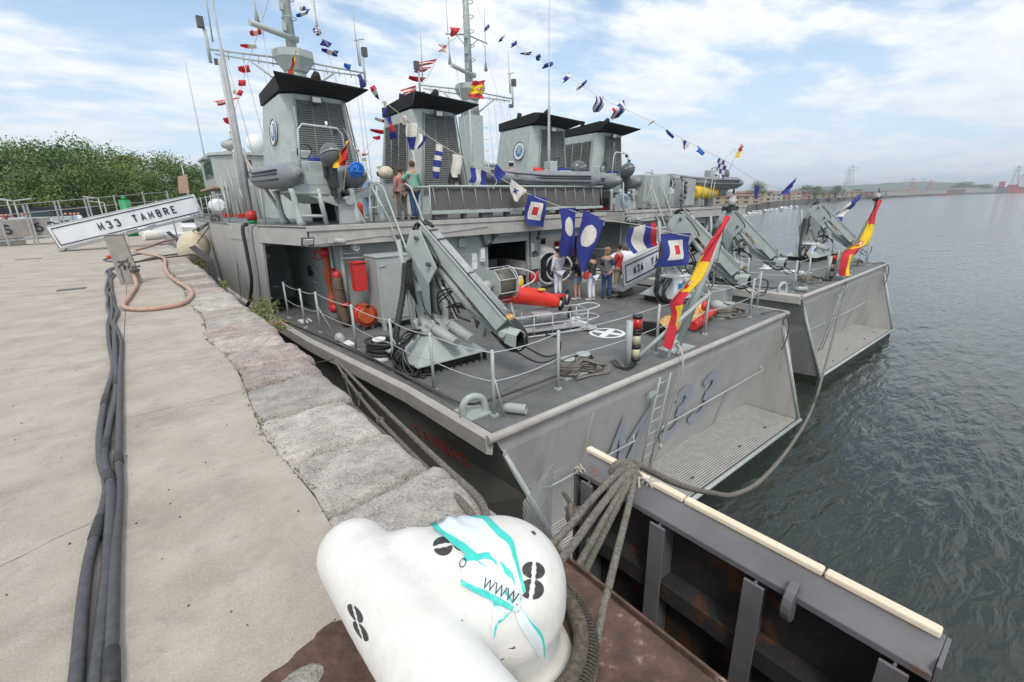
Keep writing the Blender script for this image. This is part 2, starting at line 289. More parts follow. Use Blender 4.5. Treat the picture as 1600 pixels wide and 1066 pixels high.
def P(name, m, parent, fn, bevel=0, label=None, **k):
    b = MB(); fn(b); return b.build(name, m, parent, label=label, bevel=bevel, **k)
def kids(o): return [c for c in bpy.data.objects if c.parent == o]
def copy_tree(o, off=(0, 0, 0), parent=None, skip=(), label=None, top=True):
    c = o.copy(); col.objects.link(c); d = Vector(off); WP[c] = WP[o]+d
    if parent: c.parent = parent
    if top: c.location = o.location+d
    if label: c['label'] = label
    for ch in CH.get(o, []):
        if ch not in skip: copy_tree(ch, d, c, skip, None, False)
    return c
CH = {}
def index():
    CH.clear()
    for o in bpy.data.objects:
        if o.parent: CH.setdefault(o.parent, []).append(o)
def Rz(a): return Matrix.Rotation(R(a), 3, 'Z')
def dirm(d, upv=(0, 0, 1)):                 # rotation whose Y axis runs along d
    d = Vector(d).normalized(); x = d.cross(Vector(upv)).normalized(); z = x.cross(d)
    return Matrix((x, d, z)).transposed()
_tc = {}
def text_mesh(body, size, ext=0.002, off=0.0, spacing=1.0):
    cu = bpy.data.curves.new('letters', 'FONT'); cu.body = body; cu.size = size; cu.extrude = ext; cu.offset = off; cu.align_x = 'CENTER'; cu.align_y = 'CENTER'; cu.space_character = spacing; cu.resolution_u = 4
    o = bpy.data.objects.new('letters', cu); col.objects.link(o)
    me = bpy.data.meshes.new_from_object(o.evaluated_get(bpy.context.evaluated_depsgraph_get()))
    bpy.data.objects.remove(o); vs = [v.co.copy() for v in me.vertices]; fs = [tuple(p.vertices) for p in me.polygons]
    bpy.data.meshes.remove(me); bpy.data.curves.remove(cu); return vs, fs
def lettering(name, body, size, m, parent, o, ux, uy, sx=1.0, off=0.0, spacing=1.0, ext=.002, label=None):
    vs, fs = text_mesh(body, size, ext, off, spacing); ux = Vector(ux).normalized(); uy = Vector(uy).normalized(); uz = ux.cross(uy).normalized(); o = Vector(o)
    b = MB(); b.add([o+ux*v.x*sx+uy*v.y+uz*(v.z+.004) for v in vs], fs); return b.build(name, m, parent, label=label)
def spline(pts, n=8):                        # Catmull-Rom through points
    p = [Vector(q) for q in pts]; p = [p[0]*2-p[1]]+p+[p[-1]*2-p[-2]]; o = []
    for i in range(1, len(p)-2):
        for k in range(n):
            t = k/n; a, b_, c, d = p[i-1], p[i], p[i+1], p[i+2]
            o.append(.5*((2*b_)+(c-a)*t+(2*a-5*b_+4*c-d)*t*t+(3*b_-a-3*c+d)*t**3))
    o.append(p[-2]); return o
def sag(a, b, s, n=16):
    a = Vector(a); b = Vector(b); return [a.lerp(b, i/n)-Vector((0, 0, s*4*(i/n)*(1-i/n))) for i in range(n+1)]

def arc(cx, cy, rx, ry, a0, a1, n=12): return [(cx+rx*math.cos(R(a0+(a1-a0)*i/n)), cy+ry*math.sin(R(a0+(a1-a0)*i/n))) for i in range(n+1)]
GL = {'M': [[(0, 0), (0, 1), (.5, .25), (1, 1), (1, 0)]], 'T': [[(0, 1), (1, 1)], [(.5, 1), (.5, 0)]], 'A': [[(0, 0), (.5, 1), (1, 0)], [(.2, .36), (.8, .36)]],
      'B': [[(.02, 0), (.02, 1)], [(.02, 1), (.6, 1)]+arc(.6, .77, .33, .23, 90, -90, 8)+[(.02, .54)], [(.6, .52)]+arc(.6, .26, .38, .26, 90, -90, 8)+[(.02, 0)]],
      'R': [[(.02, 0), (.02, 1), (.6, 1)]+arc(.6, .76, .36, .24, 90, -90, 8)+[(.02, .50)], [(.5, .50), (.98, 0)]], 'E': [[(1, 0), (.02, 0), (.02, 1), (1, 1)], [(.02, .52), (.8, .52)]],
      '3': [arc(.47, .76, .45, .24, 160, -90, 14), arc(.47, .27, .5, .27, 90, -160, 14)], '6': [arc(.5, .30, .5, .30, 0, 360, 18), [(.02, .34), (.08, .66), (.35, .93), (.78, 1)]],
      '7': [[(0, 1), (1, 1), (.35, 0)]], 'S': [arc(.5, .76, .44, .24, 20, 270, 12)+arc(.5, .26, .47, .26, 90, -160, 12)], 'J': [[(.8, 1), (.8, .3)]+arc(.42, .3, .38, .3, 0, -170, 9)], 'O': [arc(.5, .5, .5, .5, 0, 360, 22)], 'W': [[(0, 1), (.25, 0), (.5, .8), (.75, 0), (1, 1)]], 'I': [[(.5, 0), (.5, 1)]], '.': [[(.4, 0), (.6, 0)]]}
def block_text(name, body, h, w_, sw, gap, m, parent, o, ux, uy, th=.006, italic=0.0, split=True):
    """stencil-like letters of constant stroke, centred on o; each letter is a mesh of its own"""
    ux = Vector(ux).normalized(); uy = Vector(uy).normalized(); nz = ux.cross(uy).normalized(); o = Vector(o); tot = len(body)*w_+(len(body)-1)*gap; last = None
    for i, ch in enumerate(body):
        if ch == ' ': continue
        x0 = -tot/2+i*(w_+gap); b = MB(); k = 0
        for st_ in GL[ch]:
            P2 = [(x0+x*(w_-sw)+sw/2+italic*y*h, -h/2+sw/2+y*(h-sw)) for x, y in st_]; n = len(P2); closed = abs(P2[0][0]-P2[-1][0])+abs(P2[0][1]-P2[-1][1]) < 1e-5
            Lf, Rt = [], []
            for j in range(n):
                a = P2[j-1] if j > 0 else (P2[-2] if closed else P2[j]); c = P2[j+1] if j < n-1 else (P2[1] if closed else P2[j])
                d1 = Vector((P2[j][0]-a[0], P2[j][1]-a[1])); d2 = Vector((c[0]-P2[j][0], c[1]-P2[j][1]))
                d1 = d1.normalized() if d1.length > 1e-9 else d2.normalized(); d2 = d2.normalized() if d2.length > 1e-9 else d1
                t_ = (d1+d2); t_ = t_.normalized() if t_.length > 1e-6 else d1; nn = Vector((-t_.y, t_.x)); sc = min(2.2, 1/max(.3, nn.dot(Vector((-d1.y, d1.x))))); pj = Vector(P2[j])
                Lf.append(pj+nn*sw/2*sc); Rt.append(pj-nn*sw/2*sc)
            for j in range(n-1):
                q = [Lf[j], Rt[j], Rt[j+1], Lf[j+1]]; k += 1
            vs = [o+ux*p.x+uy*p.y+nz*(.004+.0012*GL[ch].index(st_)) for p in Lf+Rt]; tp = [v+nz*th for v in vs]; m_ = len(vs)
            b.add(vs+tp, [(m_+j, m_+n+j, m_+n+j+1, m_+j+1) for j in range(n-1)]+[(j, m_+j, m_+j+1, j+1) for j in range(n-1)]+[(n+j+1, m_+n+j+1, m_+n+j, n+j) for j in range(n-1)]+[(0, n, m_+n, m_), (n-1, m_+n-1, m_+2*n-1, 2*n-1)])
        last = b.build(name, m, parent)
        LET.append(last)
    return last
LET = []
# ------------------------------------------------------------------ setting: water, ground, quay
WZ = -5.0; DK = -1.4; UD = 1.4
b = MB(); b.add([(1.3, -60, WZ), (9000, -9000, WZ), (9000, 9000, WZ), (-600, 9000, WZ), (-300, 75, WZ), (1.3, 75, WZ)], [(0, 1, 2, 3, 4, 5)]); b.build('water', 'water', kind='structure')
QY1 = 74
# quay body with concrete slabs laid on it as pieces, coping stones along the edge
b = MB(); b.b2((-90, -6, -7), (1.20, QY1, -.060)); b.b2((1.20, -6, -7), (1.40, QY1, -.075)); quay = b.build('quay', 'joint', kind='structure')
b = MB(); b.b2((1.462, -6, -7), (1.50, QY1, -.36)); b.build('quay_wall', 'quay_wall', quay)
xs = [-.475, -5.2, -10.4, -15.6, -20.8, -31, -41, -51, -61, -90]; ys = [-6, -.4, 5.4, 11.2, 17.0, 22.8, 28.6, 40, 52, QY1]
def slab(x0, x1, y0, y1, nm='slab'):
    g = .003; P(nm, 'concrete', quay, lambda b: b.b2((x0+g, y0+g, -.2), (x1-g, y1-g, 0)))
jx = [(.53+(.06 if i > 8 else 0)+.05*math.sin(i*1.7)+.03*rnd.uniform(-1, 1)) for i in range(80)]
def jedge(y):                                # wandering line where concrete meets the coping
    i = max(0, min(78.99, (y+6)/1.0)); k = int(i); return jx[k]+(jx[k+1]-jx[k])*(i-k)
for i in range(len(xs)-1):
    for j in range(len(ys)-1): slab(xs[i+1], xs[i], ys[j], ys[j+1])
for j in range(len(ys)-1):
    y0, y1 = ys[j]+.006, ys[j+1]-.006; n = max(4, int((y1-y0)/.4)); b = MB(); pl = []
    pl = [(-.469, y0, -.2), (jedge(y0)-.007, y0, -.2)]
    for k in range(1, n): pl.append((jedge(y0+(y1-y0)*k/n)-.007+rnd.uniform(-.007, .007), y0+(y1-y0)*k/n, -.2))
    pl += [(jedge(y1)-.007, y1, -.2), (-.469, y1, -.2)]
    b.prism(pl, (0, 0, .2)); b.build('slab', 'concrete', quay)
# drain covers let into the slabs
for px, py, dx in ((112, 452, .55), (45, 405, .8)):
    p = lev(px, py, .004); b = MB(); b.box(p, (dx, .32, .012)); g_ = b.build('drain_cover', 'metal_dark', quay)
sm = ['stone', 'stone_pink', 'stone_pale', 'stone', 'stone_pale', 'stone_pale', 'stone_pale', 'stone_pink', 'stone_pink']
y = -2.2; k = 0
while y < 60:
    ln = rnd.uniform(.55, 1.0) if y > 2 else rnd.uniform(1.0, 1.4)
    if y > 20: ln *= 1.8
    y1 = y+ln; sd_ = k*7.3; tilt = rnd.uniform(-.012, .012); x1 = 1.47+rnd.uniform(-.05, .04)-.13*math.exp(-((y-3.0)/.9)**2); bulge = rnd.uniform(.02, .06)
    nu, nv = (40, 30) if y < 8 else (14, 10)
    def fn(u, v, y0=y, y1=y1, x1=x1, sd_=sd_, tilt=tilt):
        uu = min(1, u/.82); ye = y0 if v < .5 else y1
        yy = y0+.018+(y1-y0-.036)*v+(.06*noise.noise((uu*2.2, ye*3, 0))+.07*(uu-.5)*math.sin(ye*5))*abs(2*v-1)
        xa = jedge(yy)-.004
        ev = min(v, 1-v); edge = max(0, min(1, ev*(y1-y0)/(.04+.03*noise.noise((uu*6, sd_, 1))))); ei = min(1, uu*(x1-xa)/.035)
        zz = .006+tilt*(uu-.5)*2+.020*noise.noise((uu*2.1+sd_, yy*1.9, 1))+.012*noise.noise((uu*6+sd_, yy*6, 2))+.010*abs(noise.noise((uu*13, yy*13+sd_, 3)))+.006*noise.noise((uu*30, yy*30+sd_, 3))
        zz -= .05*(1-edge)**1.3+.018*(1-ei)**2
        xx = xa+(x1-xa)*uu; wob = .035*noise.noise((yy*3+sd_, .5, 9))+.015*noise.noise((yy*11, sd_, 4))
        if uu > .86: zz -= .07*((uu-.86)/.14)**2.2
        xx += wob*uu
        if u > .82:
            q = (u-.82)/.18; zz -= q*.42; xx += .02*math.sin(q*3)+.02*noise.noise((yy*5, q*4, sd_))
        if v == 0 or v == 1: zz -= .05
        return Vector((xx, yy, zz))
    b = MB(); b.grid(fn, nu, nv); me_ = b.build('stone', sm[k % 9] if y > 1.6 else 'stone_pale', quay)
    y = y1; k += 1
# rusty edge plate and sill below the bollard
def rp(b):
    b.grid(lambda u, v: Vector((.98+.50*u, -.9+2.55*v+.06*math.sin(u*9), .032+.006*noise.noise((u*9, v*14, 0))-.03*(u > .97))), 14, 30)
    b.b2((1.485, -.9, -.35), (1.50, 1.62, .028))
P('edge_plate', 'rust', quay, rp)
qa, qb, qc, qd = lev(398, 1075, .03), lev(610, 1090, .03), lev(640, 960, .03), lev(520, 972, .03)
P('rusty_patch', 'rust', quay, lambda b: b.grid(lambda u, v: qa.lerp(qb, u).lerp(qd.lerp(qc, u), v)+Vector((.035*noise.noise((u*4, v*4, 1)), .035*noise.noise((u*4, v*4, 7)), .006*noise.noise((u*9, v*9, 4))+.004)), 14, 10))
P('stone_chip', 'stone_pale', quay, lambda b: b.ball(lev(470, 1068, .02), (.11, .07, .03), nu=14, nv=8))
def crack(pp, w_=.0024):
    b = MB(); P_ = []
    for (a, c), (d, e) in zip(pp, pp[1:]):
        n = max(2, int(math.hypot(d-a, e-c)/.09))
        for k in range(n): P_.append(Vector((a+(d-a)*k/n+rnd.gauss(0, .010), c+(e-c)*k/n+rnd.gauss(0, .010), .0022)))
    for p, q in zip(P_, P_[1:]):
        t_ = Vector((-(q-p).y, (q-p).x, 0)).normalized()*w_*rnd.uniform(.3, 1); b.add([p-t_, q-t_, q+t_, p+t_], [(0, 1, 2, 3)])
    b.build('crack', 'joint', quay)
for pp in ([(.5, 5.0), (.1, 5.3), (-.44, 5.1)], [(-.52, 7.7), (-1.6, 8.2), (-3.2, 8.0), (-5, 8.6)], [(-.6, 3.6), (-1.3, 3.3), (-2.2, 3.6)], [(-1.0, 12), (-2.3, 13.1), (-4.6, 12.8)], [(.45, 9.1), (-.1, 9.4), (-.4, 9.3)]): crack(pp)
# small stones and moss along the joint
b = MB()
for i in range(1500):
    yy = rnd.uniform(-.5, 26)**1.0; cl = noise.noise((yy*1.3, 3, 5)); 
    if cl < -.05 and rnd.random() < .8: continue
    x = jedge(yy)+rnd.gauss(0, .018+.02*max(0, cl)); h = rnd.uniform(.006, .03); a = rnd.uniform(0, 6.28); s = rnd.uniform(.004, .012)
    b.add([(x-s*math.cos(a), yy-s*math.sin(a), 0.0), (x+s*math.cos(a), yy+s*math.sin(a), 0.0), (x+rnd.gauss(0, .012), yy+rnd.gauss(0, .012), h)], [(0, 1, 2)])
b.build('moss', 'moss', kind='stuff')
b = MB()
for i in range(260):
    p = Vector((rnd.uniform(-3, 1.4), rnd.uniform(.8, 9), .004)); s = rnd.uniform(.002, .007)
    b.ball(p, (s, s*1.4, s*.7), nu=5, nv=3)
b.build('grit', 'joint', kind='stuff')
# weeds hanging on the quay edge
def weed(px, py, h, n, lab, m='weed', sprd=.3):
    p = onx(px, py, 1.52); p.z = -.12; b = MB(); st_ = MB()
    for i in range(n):
        a = rnd.uniform(-1.3, 1.9); l = h*rnd.uniform(.4, 1); d = Vector((math.cos(a)*.8+.2, math.sin(a), rnd.uniform(.2, 1.3))).normalized(); q = p+Vector((rnd.gauss(0, .05), rnd.gauss(0, sprd), 0)); pts = [q+d*l*t_-Vector((0, 0, .25*l*t_*t_)) for t_ in (0, .3, .6, 1)]
        st_.tube(pts, .0025, 3)
        for j in range(16):
            t_ = rnd.uniform(.2, 1); c = pts[0].lerp(pts[-1], t_)+Vector([rnd.gauss(0, .02) for _ in range(3)]); s = rnd.uniform(.016, .042); e = Vector([rnd.gauss(0, 1) for _ in range(3)]).normalized(); f_ = e.cross(Vector((rnd.gauss(0, 1), rnd.gauss(0, 1), .3))).normalized()
            b.add([c-e*s, c+f_*s*.35, c+e*s, c-f_*s*.35], [(0, 1, 2, 3)])
    t = empty('weed', p, lab, 'plant', 'weeds growing out of the quay edge'); b.build('leaves', m, t, kind='stuff'); st_.build('stem', m, t)
weed(400, 487, .6, 62, 'tall bright green weed on the quay edge in front of the grey bulwark', sprd=.16)
weed(415, 520, .32, 30, 'dry grass and weeds below the green plant, beside the ship rail', sprd=.2)
weed(345, 440, .3, 22, 'thin weeds on the quay edge close to the dark angled bracket')
weed(435, 545, .3, 14, 'small sprig of leaves hanging over the water beside pale coping', sprd=.08)
weed(285, 398, .5, 30, 'brown scrub on quay edge below the white work boat', 'moss', .8)
weed(310, 425, .5, 26, 'dry scrub on quay edge below the cream ball fender', 'moss', .6)

# ------------------------------------------------------------------ bollard in the foreground
bc = Vector((.84, 1.2, 0)); bol = empty('bollard', bc, 'big white painted mooring bollard with stencilled 8s and teal tape, at quay edge', 'bollard')
def lerp(a, b_, t): return a+(b_-a)*t
A_, B_, Dm = Vector((.50, 1.86, .32)), Vector((.53, .80, .33)), Vector((.925, 1.285, .34))
bb = MB()
for i in range(13):
    t_ = i/12; q = A_.lerp(B_, t_); q.x -= .01*math.sin(math.pi*t_); bb.ball(q, (.175, .17, .165+.03*math.sin(math.pi*t_)), nu=20, nv=14)
bb.ball(Dm, (.285, .30, .24), nu=26, nv=16)
bb.ball(Dm+Vector((-.01, 0, -.08)), (.29, .31, .2), nu=26, nv=16)
bb.ball((.82, 1.44, .32), (.25, .26, .22), nu=24, nv=14); bb.ball((.66, 1.60, .31), (.20, .2, .19), nu=24, nv=14)
for i in range(8): bb.ball(Dm+Vector((-.015, -.01, -.05-.04*i)), (.275-.003*i, .285-.003*i, .12), nu=22, nv=10)
for i in range(5): bb.ball(Vector((.66, 1.33, .33-.04*i)), (.24, .30, .17), nu=20, nv=12)
bb.ball(Vector((.88, 1.22, .02)), (.33, .35, .05), nu=24, nv=8)
bbo = bb.build('body', 'white_paint', bol)
rm = bbo.modifiers.new('remesh', 'REMESH'); rm.mode = 'VOXEL'; rm.voxel_size = .013
smm = bbo.modifiers.new('smooth', 'SMOOTH'); smm.iterations = 55; smm.factor = .6
dg = bpy.context.evaluated_depsgraph_get(); me = bpy.data.meshes.new_from_object(bbo.evaluated_get(dg)); bbo.modifiers.clear(); bbo.data = me
me.polygons.foreach_set('use_smooth', [True]*len(me.polygons))
def bvh_of(o):
    return BVHTree.FromPolygons([v.co+WP[o.parent] for v in o.data.vertices], [tuple(p.vertices) for p in o.data.polygons])
BV = bvh_of(bbo)
def hit(px, py, off=.003):
    r = ray(px, py).normalized(); h = BV.ray_cast(Vector((0, 0, EYE)), r)
    return (h[0]+h[1]*off, h[1]) if h[0] else (None, None)
def on_bol(p, off):
    h = BV.find_nearest(p); return h[0]+h[1]*off
# stencilled numerals, laid on the paint: two loops cut into halves
def numeral(px, py, wv, hv):
    c, nrm = hit(px, py)
    if c is None: return
    e1 = hit(px+wv[0], py+wv[1])[0]; e2 = hit(px+hv[0], py+hv[1])[0]
    if e1 is None or e2 is None: return
    ex = (e1-c); ey = (e2-c); b = MB()
    for oy, rr in ((-.47, .5), (.47, .5)):
        for sd_ in (-1, 1):
            for k in range(14):
                a0 = (-80+160*k/14); a1 = (-80+160*(k+1)/14)
                def pt(a, t_):
                    ro = 1.0; ri = .15; thick = ro-(ro-ri)*(t_)*max(.05, math.cos(R(a))**.5)
                    x = sd_*(math.cos(R(a))*thick*.86+.02); y_ = oy+math.sin(R(a))*rr*.93*(1 if t_ == 0 else thick)
                    return on_bol(c+ex*x+ey*y_, .0022)
                b.add([pt(a0, 0), pt(a1, 0), pt(a1, 1), pt(a0, 1)], [(0, 1, 2, 3)])
    b.build('numeral', 'stencil_black', bol)
numeral(833, 905, (20, 3), (-5, 34))
numeral(559, 972, (14, 7), (-8, -29))
numeral(707, 850, (5, 17), (-32, 7))
for px, py, s in ((834, 833, .016), (800, 1012, .02), (785, 1030, .012), (722, 970, .004)):
    c, nn = hit(px, py)
    if c is not None:
        b = MB(); vs = [on_bol(c+Vector((math.cos(a)*s*rnd.uniform(.5, 1.2), math.sin(a)*s*rnd.uniform(.5, 1.2), rnd.uniform(-.3, .3)*s)), .0015) for a in [k*.7 for k in range(9)]]; b.add([c]+vs, [(0, i+1, (i+1) % 9+1) for i in range(9)]); b.build('rust_stain', 'rope_brown' if s > .005 else 'black', bol)
# plastic tape tied round the neck
tape = empty('barrier_tape', hit(770, 880)[0], 'white and teal plastic tape knotted round the bollard, lettered WWW', 'tape')
def strip(pa, pb, name='ribbon', off=.008, mats=('tape_white', 'tape_teal'), band=.16, wr=.010):
    def fn(u, v):
        i = min(len(pa)-2, int(u*(len(pa)-1))); t_ = u*(len(pa)-1)-i
        x0 = lerp(pa[i][0], pa[i+1][0], t_); y0 = lerp(pa[i][1], pa[i+1][1], t_); x1 = lerp(pb[i][0], pb[i+1][0], t_); y1 = lerp(pb[i][1], pb[i+1][1], t_)
        c, nn = hit(lerp(x0, x1, v), lerp(y0, y1, v), 0)
        if c is None: c, nn = hit(lerp(x0, x1, v)-8, lerp(y0, y1, v), 0)
        if c is None: return WP[tape]
        return c+nn*(off+wr*(1+noise.noise((u*9, v*5, pa[0][0]))*1.3+.5*math.sin(v*12+u*14)))
    b = MB(); b.grid(fn, 26, 12, mf=lambda u, v: 1 if (v < band or v > 1-band) else 0); return b.build(name, mats, tape)
strip([(662, 818), (715, 858), (765, 892), (800, 944)], [(706, 800), (762, 810), (802, 852), (819, 925)], band=.13)
strip([(722, 918), (760, 934), (795, 950), (808, 954)], [(728, 872), (770, 868), (800, 900), (812, 935)], off=.014)
strip([(766, 1000), (776, 975), (792, 960), (802, 950)], [(772, 936), (784, 938), (800, 942), (808, 944)], off=.006)
def kp(px, py, o): 
    c, nn = hit(px, py, 0); return c+nn*o
b = MB(); b.ball(kp(806, 948, .02), (.018, .014, .016), nu=9, nv=7); b.build('knot', 'tape_white', tape)
b = MB(); pts = [kp(806, 948, .025), kp(818, 968, .03), kp(832, 990, .03), kp(842, 1020, .02)]
b.grid(lambda u, v: spline(pts, 5)[min(15, int(u*15))]+Vector((.012, -.012, .004))*(v-.5)*(1.2+2.2*math.sin(u*3))+Vector((0, 0, .005*math.sin(v*9+u*8))), 15, 6, mf=lambda u, v: 1 if v > .75 else 0)
b.build('tail', ('tape_white', 'tape_teal'), tape)
for tx, px, py, s, ang in (('WWW.', 783, 925, .052, 26), ('O', 729, 886, .05, 20)):
    vs, fs = text_mesh(tx, 1, 0.0, 0.0); c0 = hit(px, py)[0]
    r0 = hit(px+12*math.cos(R(ang)), py+12*math.sin(R(ang)))[0]; ex = (r0-c0).normalized(); nn = hit(px, py)[1]; ey = nn.cross(ex).normalized()
    b = MB(); b.add([on_bol(c0+ex*v.x*s*.8+ey*v.y*s, .036) for v in vs], fs); b.build('lettering', 'black', tape)
# thick brown hawser wound round the bollard foot
b = MB()
for k in range(3):
    b.ring((.90-.01*k, 1.24, .04+.055*(k % 2)+.02), .345+.052*(k > 1), .034, n=40, m=10, a0=-150, a1=120)
haw = b.build('hawser', 'rope_brown', None, 'thick brown served hawser wound round the white bollard foot', 'rope', loc=(.84, 1.16, 0))
b = MB()
for k in range(110):
    a = R(-150+270*k/110); b.ring((.90+.37*math.cos(a), 1.24+.37*math.sin(a), .07), .043, .006, ax=(-math.sin(a), math.cos(a), .25), n=8, m=4)
b.build('whipping', 'rope_dark', haw, kind='stuff')

# ------------------------------------------------------------------ steel fender frame standing off the quay
fx = 2.45; fr = empty('quay_fender', (fx, 1.1, -3), 'dark steel fender frame with cream top pads standing off the quay', 'fender frame')
P('face_plate', 'frame_shaded', fr, lambda b: b.b2((fx+.05, .02, -3.4), (fx+.09, 2.14, -.07)))
P('top_beam', 'frame_steel', fr, lambda b: (b.b2((fx-.13, .02, -.16), (fx+.09, 2.16, -.12)), b.prism([(fx-.13, .02, -.12), (fx-.04, .02, -.055), (fx-.04, 2.16, -.055), (fx-.13, 2.16, -.12)], (.012, 0, -.012)), b.b2((fx-.04, .02, -.09), (fx+.09, 2.16, -.055))), .004)
for i in range(4):
    y = .14+.62*i
    P('rib', 'frame_steel', fr, lambda b: (b.b2((fx-.15, y-.006, -3.2), (fx+.048, y+.006, -.162)), b.b2((fx-.17, y-.055, -3.2), (fx-.152, y+.055, -.162))), .003)
for z in (-.66, -1.25, -1.9): P('cross_beam', 'frame_shaded', fr, lambda b: (b.b2((fx-.10, .03, z-.05), (fx+.048, 2.14, z)), b.b2((fx-.12, .03, z-.10), (fx-.102, 2.14, z+.03))))
P('end_post', 'frame_steel', fr, lambda b: (b.b2((fx-.13, 2.14, -3.3), (fx+.02, 2.165, -.12)), b.b2((fx-.13, 0, -3.3), (fx+.09, .018, -.06))), .003)
for y0, y1 in ((.035, .50), (.51, 1.32), (1.33, 1.60), (1.61, 2.19)): P('pad', 'pad_cream', fr, lambda b: b.b2((fx+.03, y0, -.052), (fx+.085, y1, -.012)), .01)
P('lifting_lug', 'frame_steel', fr, lambda b: b.prism([(fx-.10-.11*math.sin(R(a)), .56, -.17+.12*math.cos(R(a))) for a in range(0, 181, 20)], (0, .045, 0)), .004)
cf = empty('cone_fender', (2.0, .95, -2), 'black round rubber cone fender behind the steel frame', 'fender')
P('cone', 'rubber', cf, lambda b: b.tube([(1.5, .95, -1.55), (1.6, .95, -1.55), (2.0, .95, -1.55), (2.28, .95, -1.55), (2.33, .95, -1.55)], [.6, .58, .42, .46, .46], 28))
p = lev(1030, 1000, -.9)
P('bolt', 'galv', cf, lambda b: (b.tube([(1.78, .86, -1.0), (1.80, .80, -1.16)], .032, 10), b.tube([(1.80, .80, -1.16), (1.805, .785, -1.2)], .055, 6)))
b = MB(); b.b2((1.5, -.2, -3.6), (2.4, 2.1, -3.5)); b.b2((1.5, -.1, -2.3), (2.36, .0, -2.2)); b.b2((1.5, 1.9, -2.3), (2.36, 2.0, -2.2)); b.b2((1.5, 1.2, -1.3), (2.4, 1.3, -1.2)); b.build('support_beam', 'rust', fr)
# chain hanging from the quay to the frame
ch = empty('chain', lev(915, 915, -.2), 'galvanised chain links hanging between quay edge and fender frame', 'chain')
c0 = lev(880, 950, -.05); c1 = Vector((2.2, 1.86, -.55))
for i in range(9):
    q = sag(c0, c1, .10, 9); a, d = q[i], q[i+1]; dr = (d-a).normalized(); M = dirm(dr, (0, 0, 1) if i % 2 else (1, 0, .2))
    lp = [(a+d)/2+M@Vector((.036*math.cos(t_), .072*math.sin(t_), 0)) for t_ in [k*math.pi/7 for k in range(15)]]
    P('link', 'galv', ch, lambda b: b.tube(lp, .013, 7, cap=False))
# knotted pale rope ball above the chain
kn = MB(); kc = Vector((2.12, 1.98, -.34))
for k in range(7): kn.ring(kc+Vector([rnd.uniform(-.03, .03) for _ in range(3)]), rnd.uniform(.045, .075), .021, ax=[rnd.gauss(0, 1) for _ in range(3)], n=18, m=8)
kn.tube(spline([kc, kc+Vector((-.02, .02, .10)), kc+Vector((-.06, .05, .2))]), .018, 8); kn.build('knotted_rope', 'rope', None, 'knotted ball of pale rope hanging above the chain by the frame', 'rope')
# ropes over the top corner of the frame
tp = Vector((fx-.0, 1.82, .0))
def rope(pts, r, m, lab, cat='rope', n=10, group=None):
    b = MB(); q = spline(pts, n); b.tube(q, r, 8); return b.build('mooring_rope', m, None, lab, cat, group)
def px_rope(pp, r, m, lab, **k): return rope([lev(x, y, z) for x, y, z in pp], r, m, lab, **k)
px_rope([(640, 1010, .10), (760, 925, .10), (868, 845, .03), (930, 775, .02), (978, 732, .05), (1005, 745, -.12)], .024, 'rope', 'upper grey mooring rope from the bollard over the frame top, left of the pair')
px_rope([(700, 1040, .10), (800, 935, .10), (872, 880, .03), (940, 790, .01), (985, 738, .04), (1010, 760, -.1)], .026, 'rope', 'second grey mooring rope from the bollard, just below the upper one')
px_rope([(820, 1000, .02), (890, 905, -.05), (945, 810, -.03), (985, 742, .03)], .022, 'rope', 'third mooring rope from bollard side, in front of the wire mesh')
px_rope([(800, 1050, 0), (878, 960, -.08), (930, 860, -.1), (985, 750, .02)], .022, 'rope', 'lowest of the four mooring ropes leading from bollard to frame')
px_rope([(920, 1060, .05), (935, 985, .03), (960, 880, .0), (985, 780, -.0), (993, 735, .02)], .021, 'rope', 'near grey rope running from the rusty plate straight up to the frame corner')
b = MB()
for k in range(3): b.ring(tp+Vector((.03, -.06+.045*k, -.05)), .072, .024, ax=(0.25, 1, .1), n=24, m=8)
b.build('rope_turns', 'rope', None, 'turns of grey rope wrapped over the cream top of frame', 'rope')
rope([tp+Vector((.1, -.05, .02)), lev(1060, 757, -.35), lev(1110, 770, -.8), lev(1150, 772, -1.3), lev(1195, 745, -1.8), lev(1240, 690, -2.6), lev(1268, 640, -2.9), lev(1290, 570, -2.2), ony(1325, 435, 6.1)], .027, 'rope', 'long slack grey rope sweeping from the frame to the farther ship stern', n=14)
b = MB()
for k in range(3): b.ring(tp+Vector((.02+.02*k, -.20-.03*k, -.06)), .055, .010, ax=(1, .2+.3*k, .1), n=18, m=6)
b.tube(spline([tp+Vector((0, -.16, 0)), tp+Vector((-.05, -.22, -.12)), tp+Vector((-.02, -.24, -.26))]), .01, 6)
b.build('lashing', 'rope_white', None, 'thin white cord lashing looped beside the rope turns', 'rope')
b = MB()
for k in range(26): b.tube([Vector((2.33, 2.12, -.12+rnd.gauss(0, .02))), Vector((2.33+rnd.gauss(0, .025), 2.12+rnd.gauss(0, .03), -.12+rnd.uniform(-.05, .04)))], .006, 4)
b.build('rope_tassel', 'rope_white', None, 'frayed white rope tassel between the bollard ropes and the hull', 'rope')
# wire mesh panel in the gap behind the ropes
b = MB(); o_ = Vector((1.60, 1.98, -.95)); eu = Vector((.50, .22, .0)); ev = Vector((.12, .1, .85)); n_ = 18
for s_ in (1, -1):
    for i in range(-n_, n_*2):
        c_ = i/n_
        pp_ = [(u, c_+s_*u) for u in (0, 1)]+[((v-c_)/s_, v) for v in (0, 1)]
        pp_ = sorted({(round(u, 4), round(v, 4)) for u, v in pp_ if -1e-6 <= u <= 1.000001 and -1e-6 <= v <= 1.000001})
        if len(pp_) >= 2: b.tube([o_+eu*pp_[0][0]+ev*pp_[0][1], o_+eu*pp_[-1][0]+ev*pp_[-1][1]], .003, 3)
b.build('wire_mesh', 'galv', fr, kind='stuff')
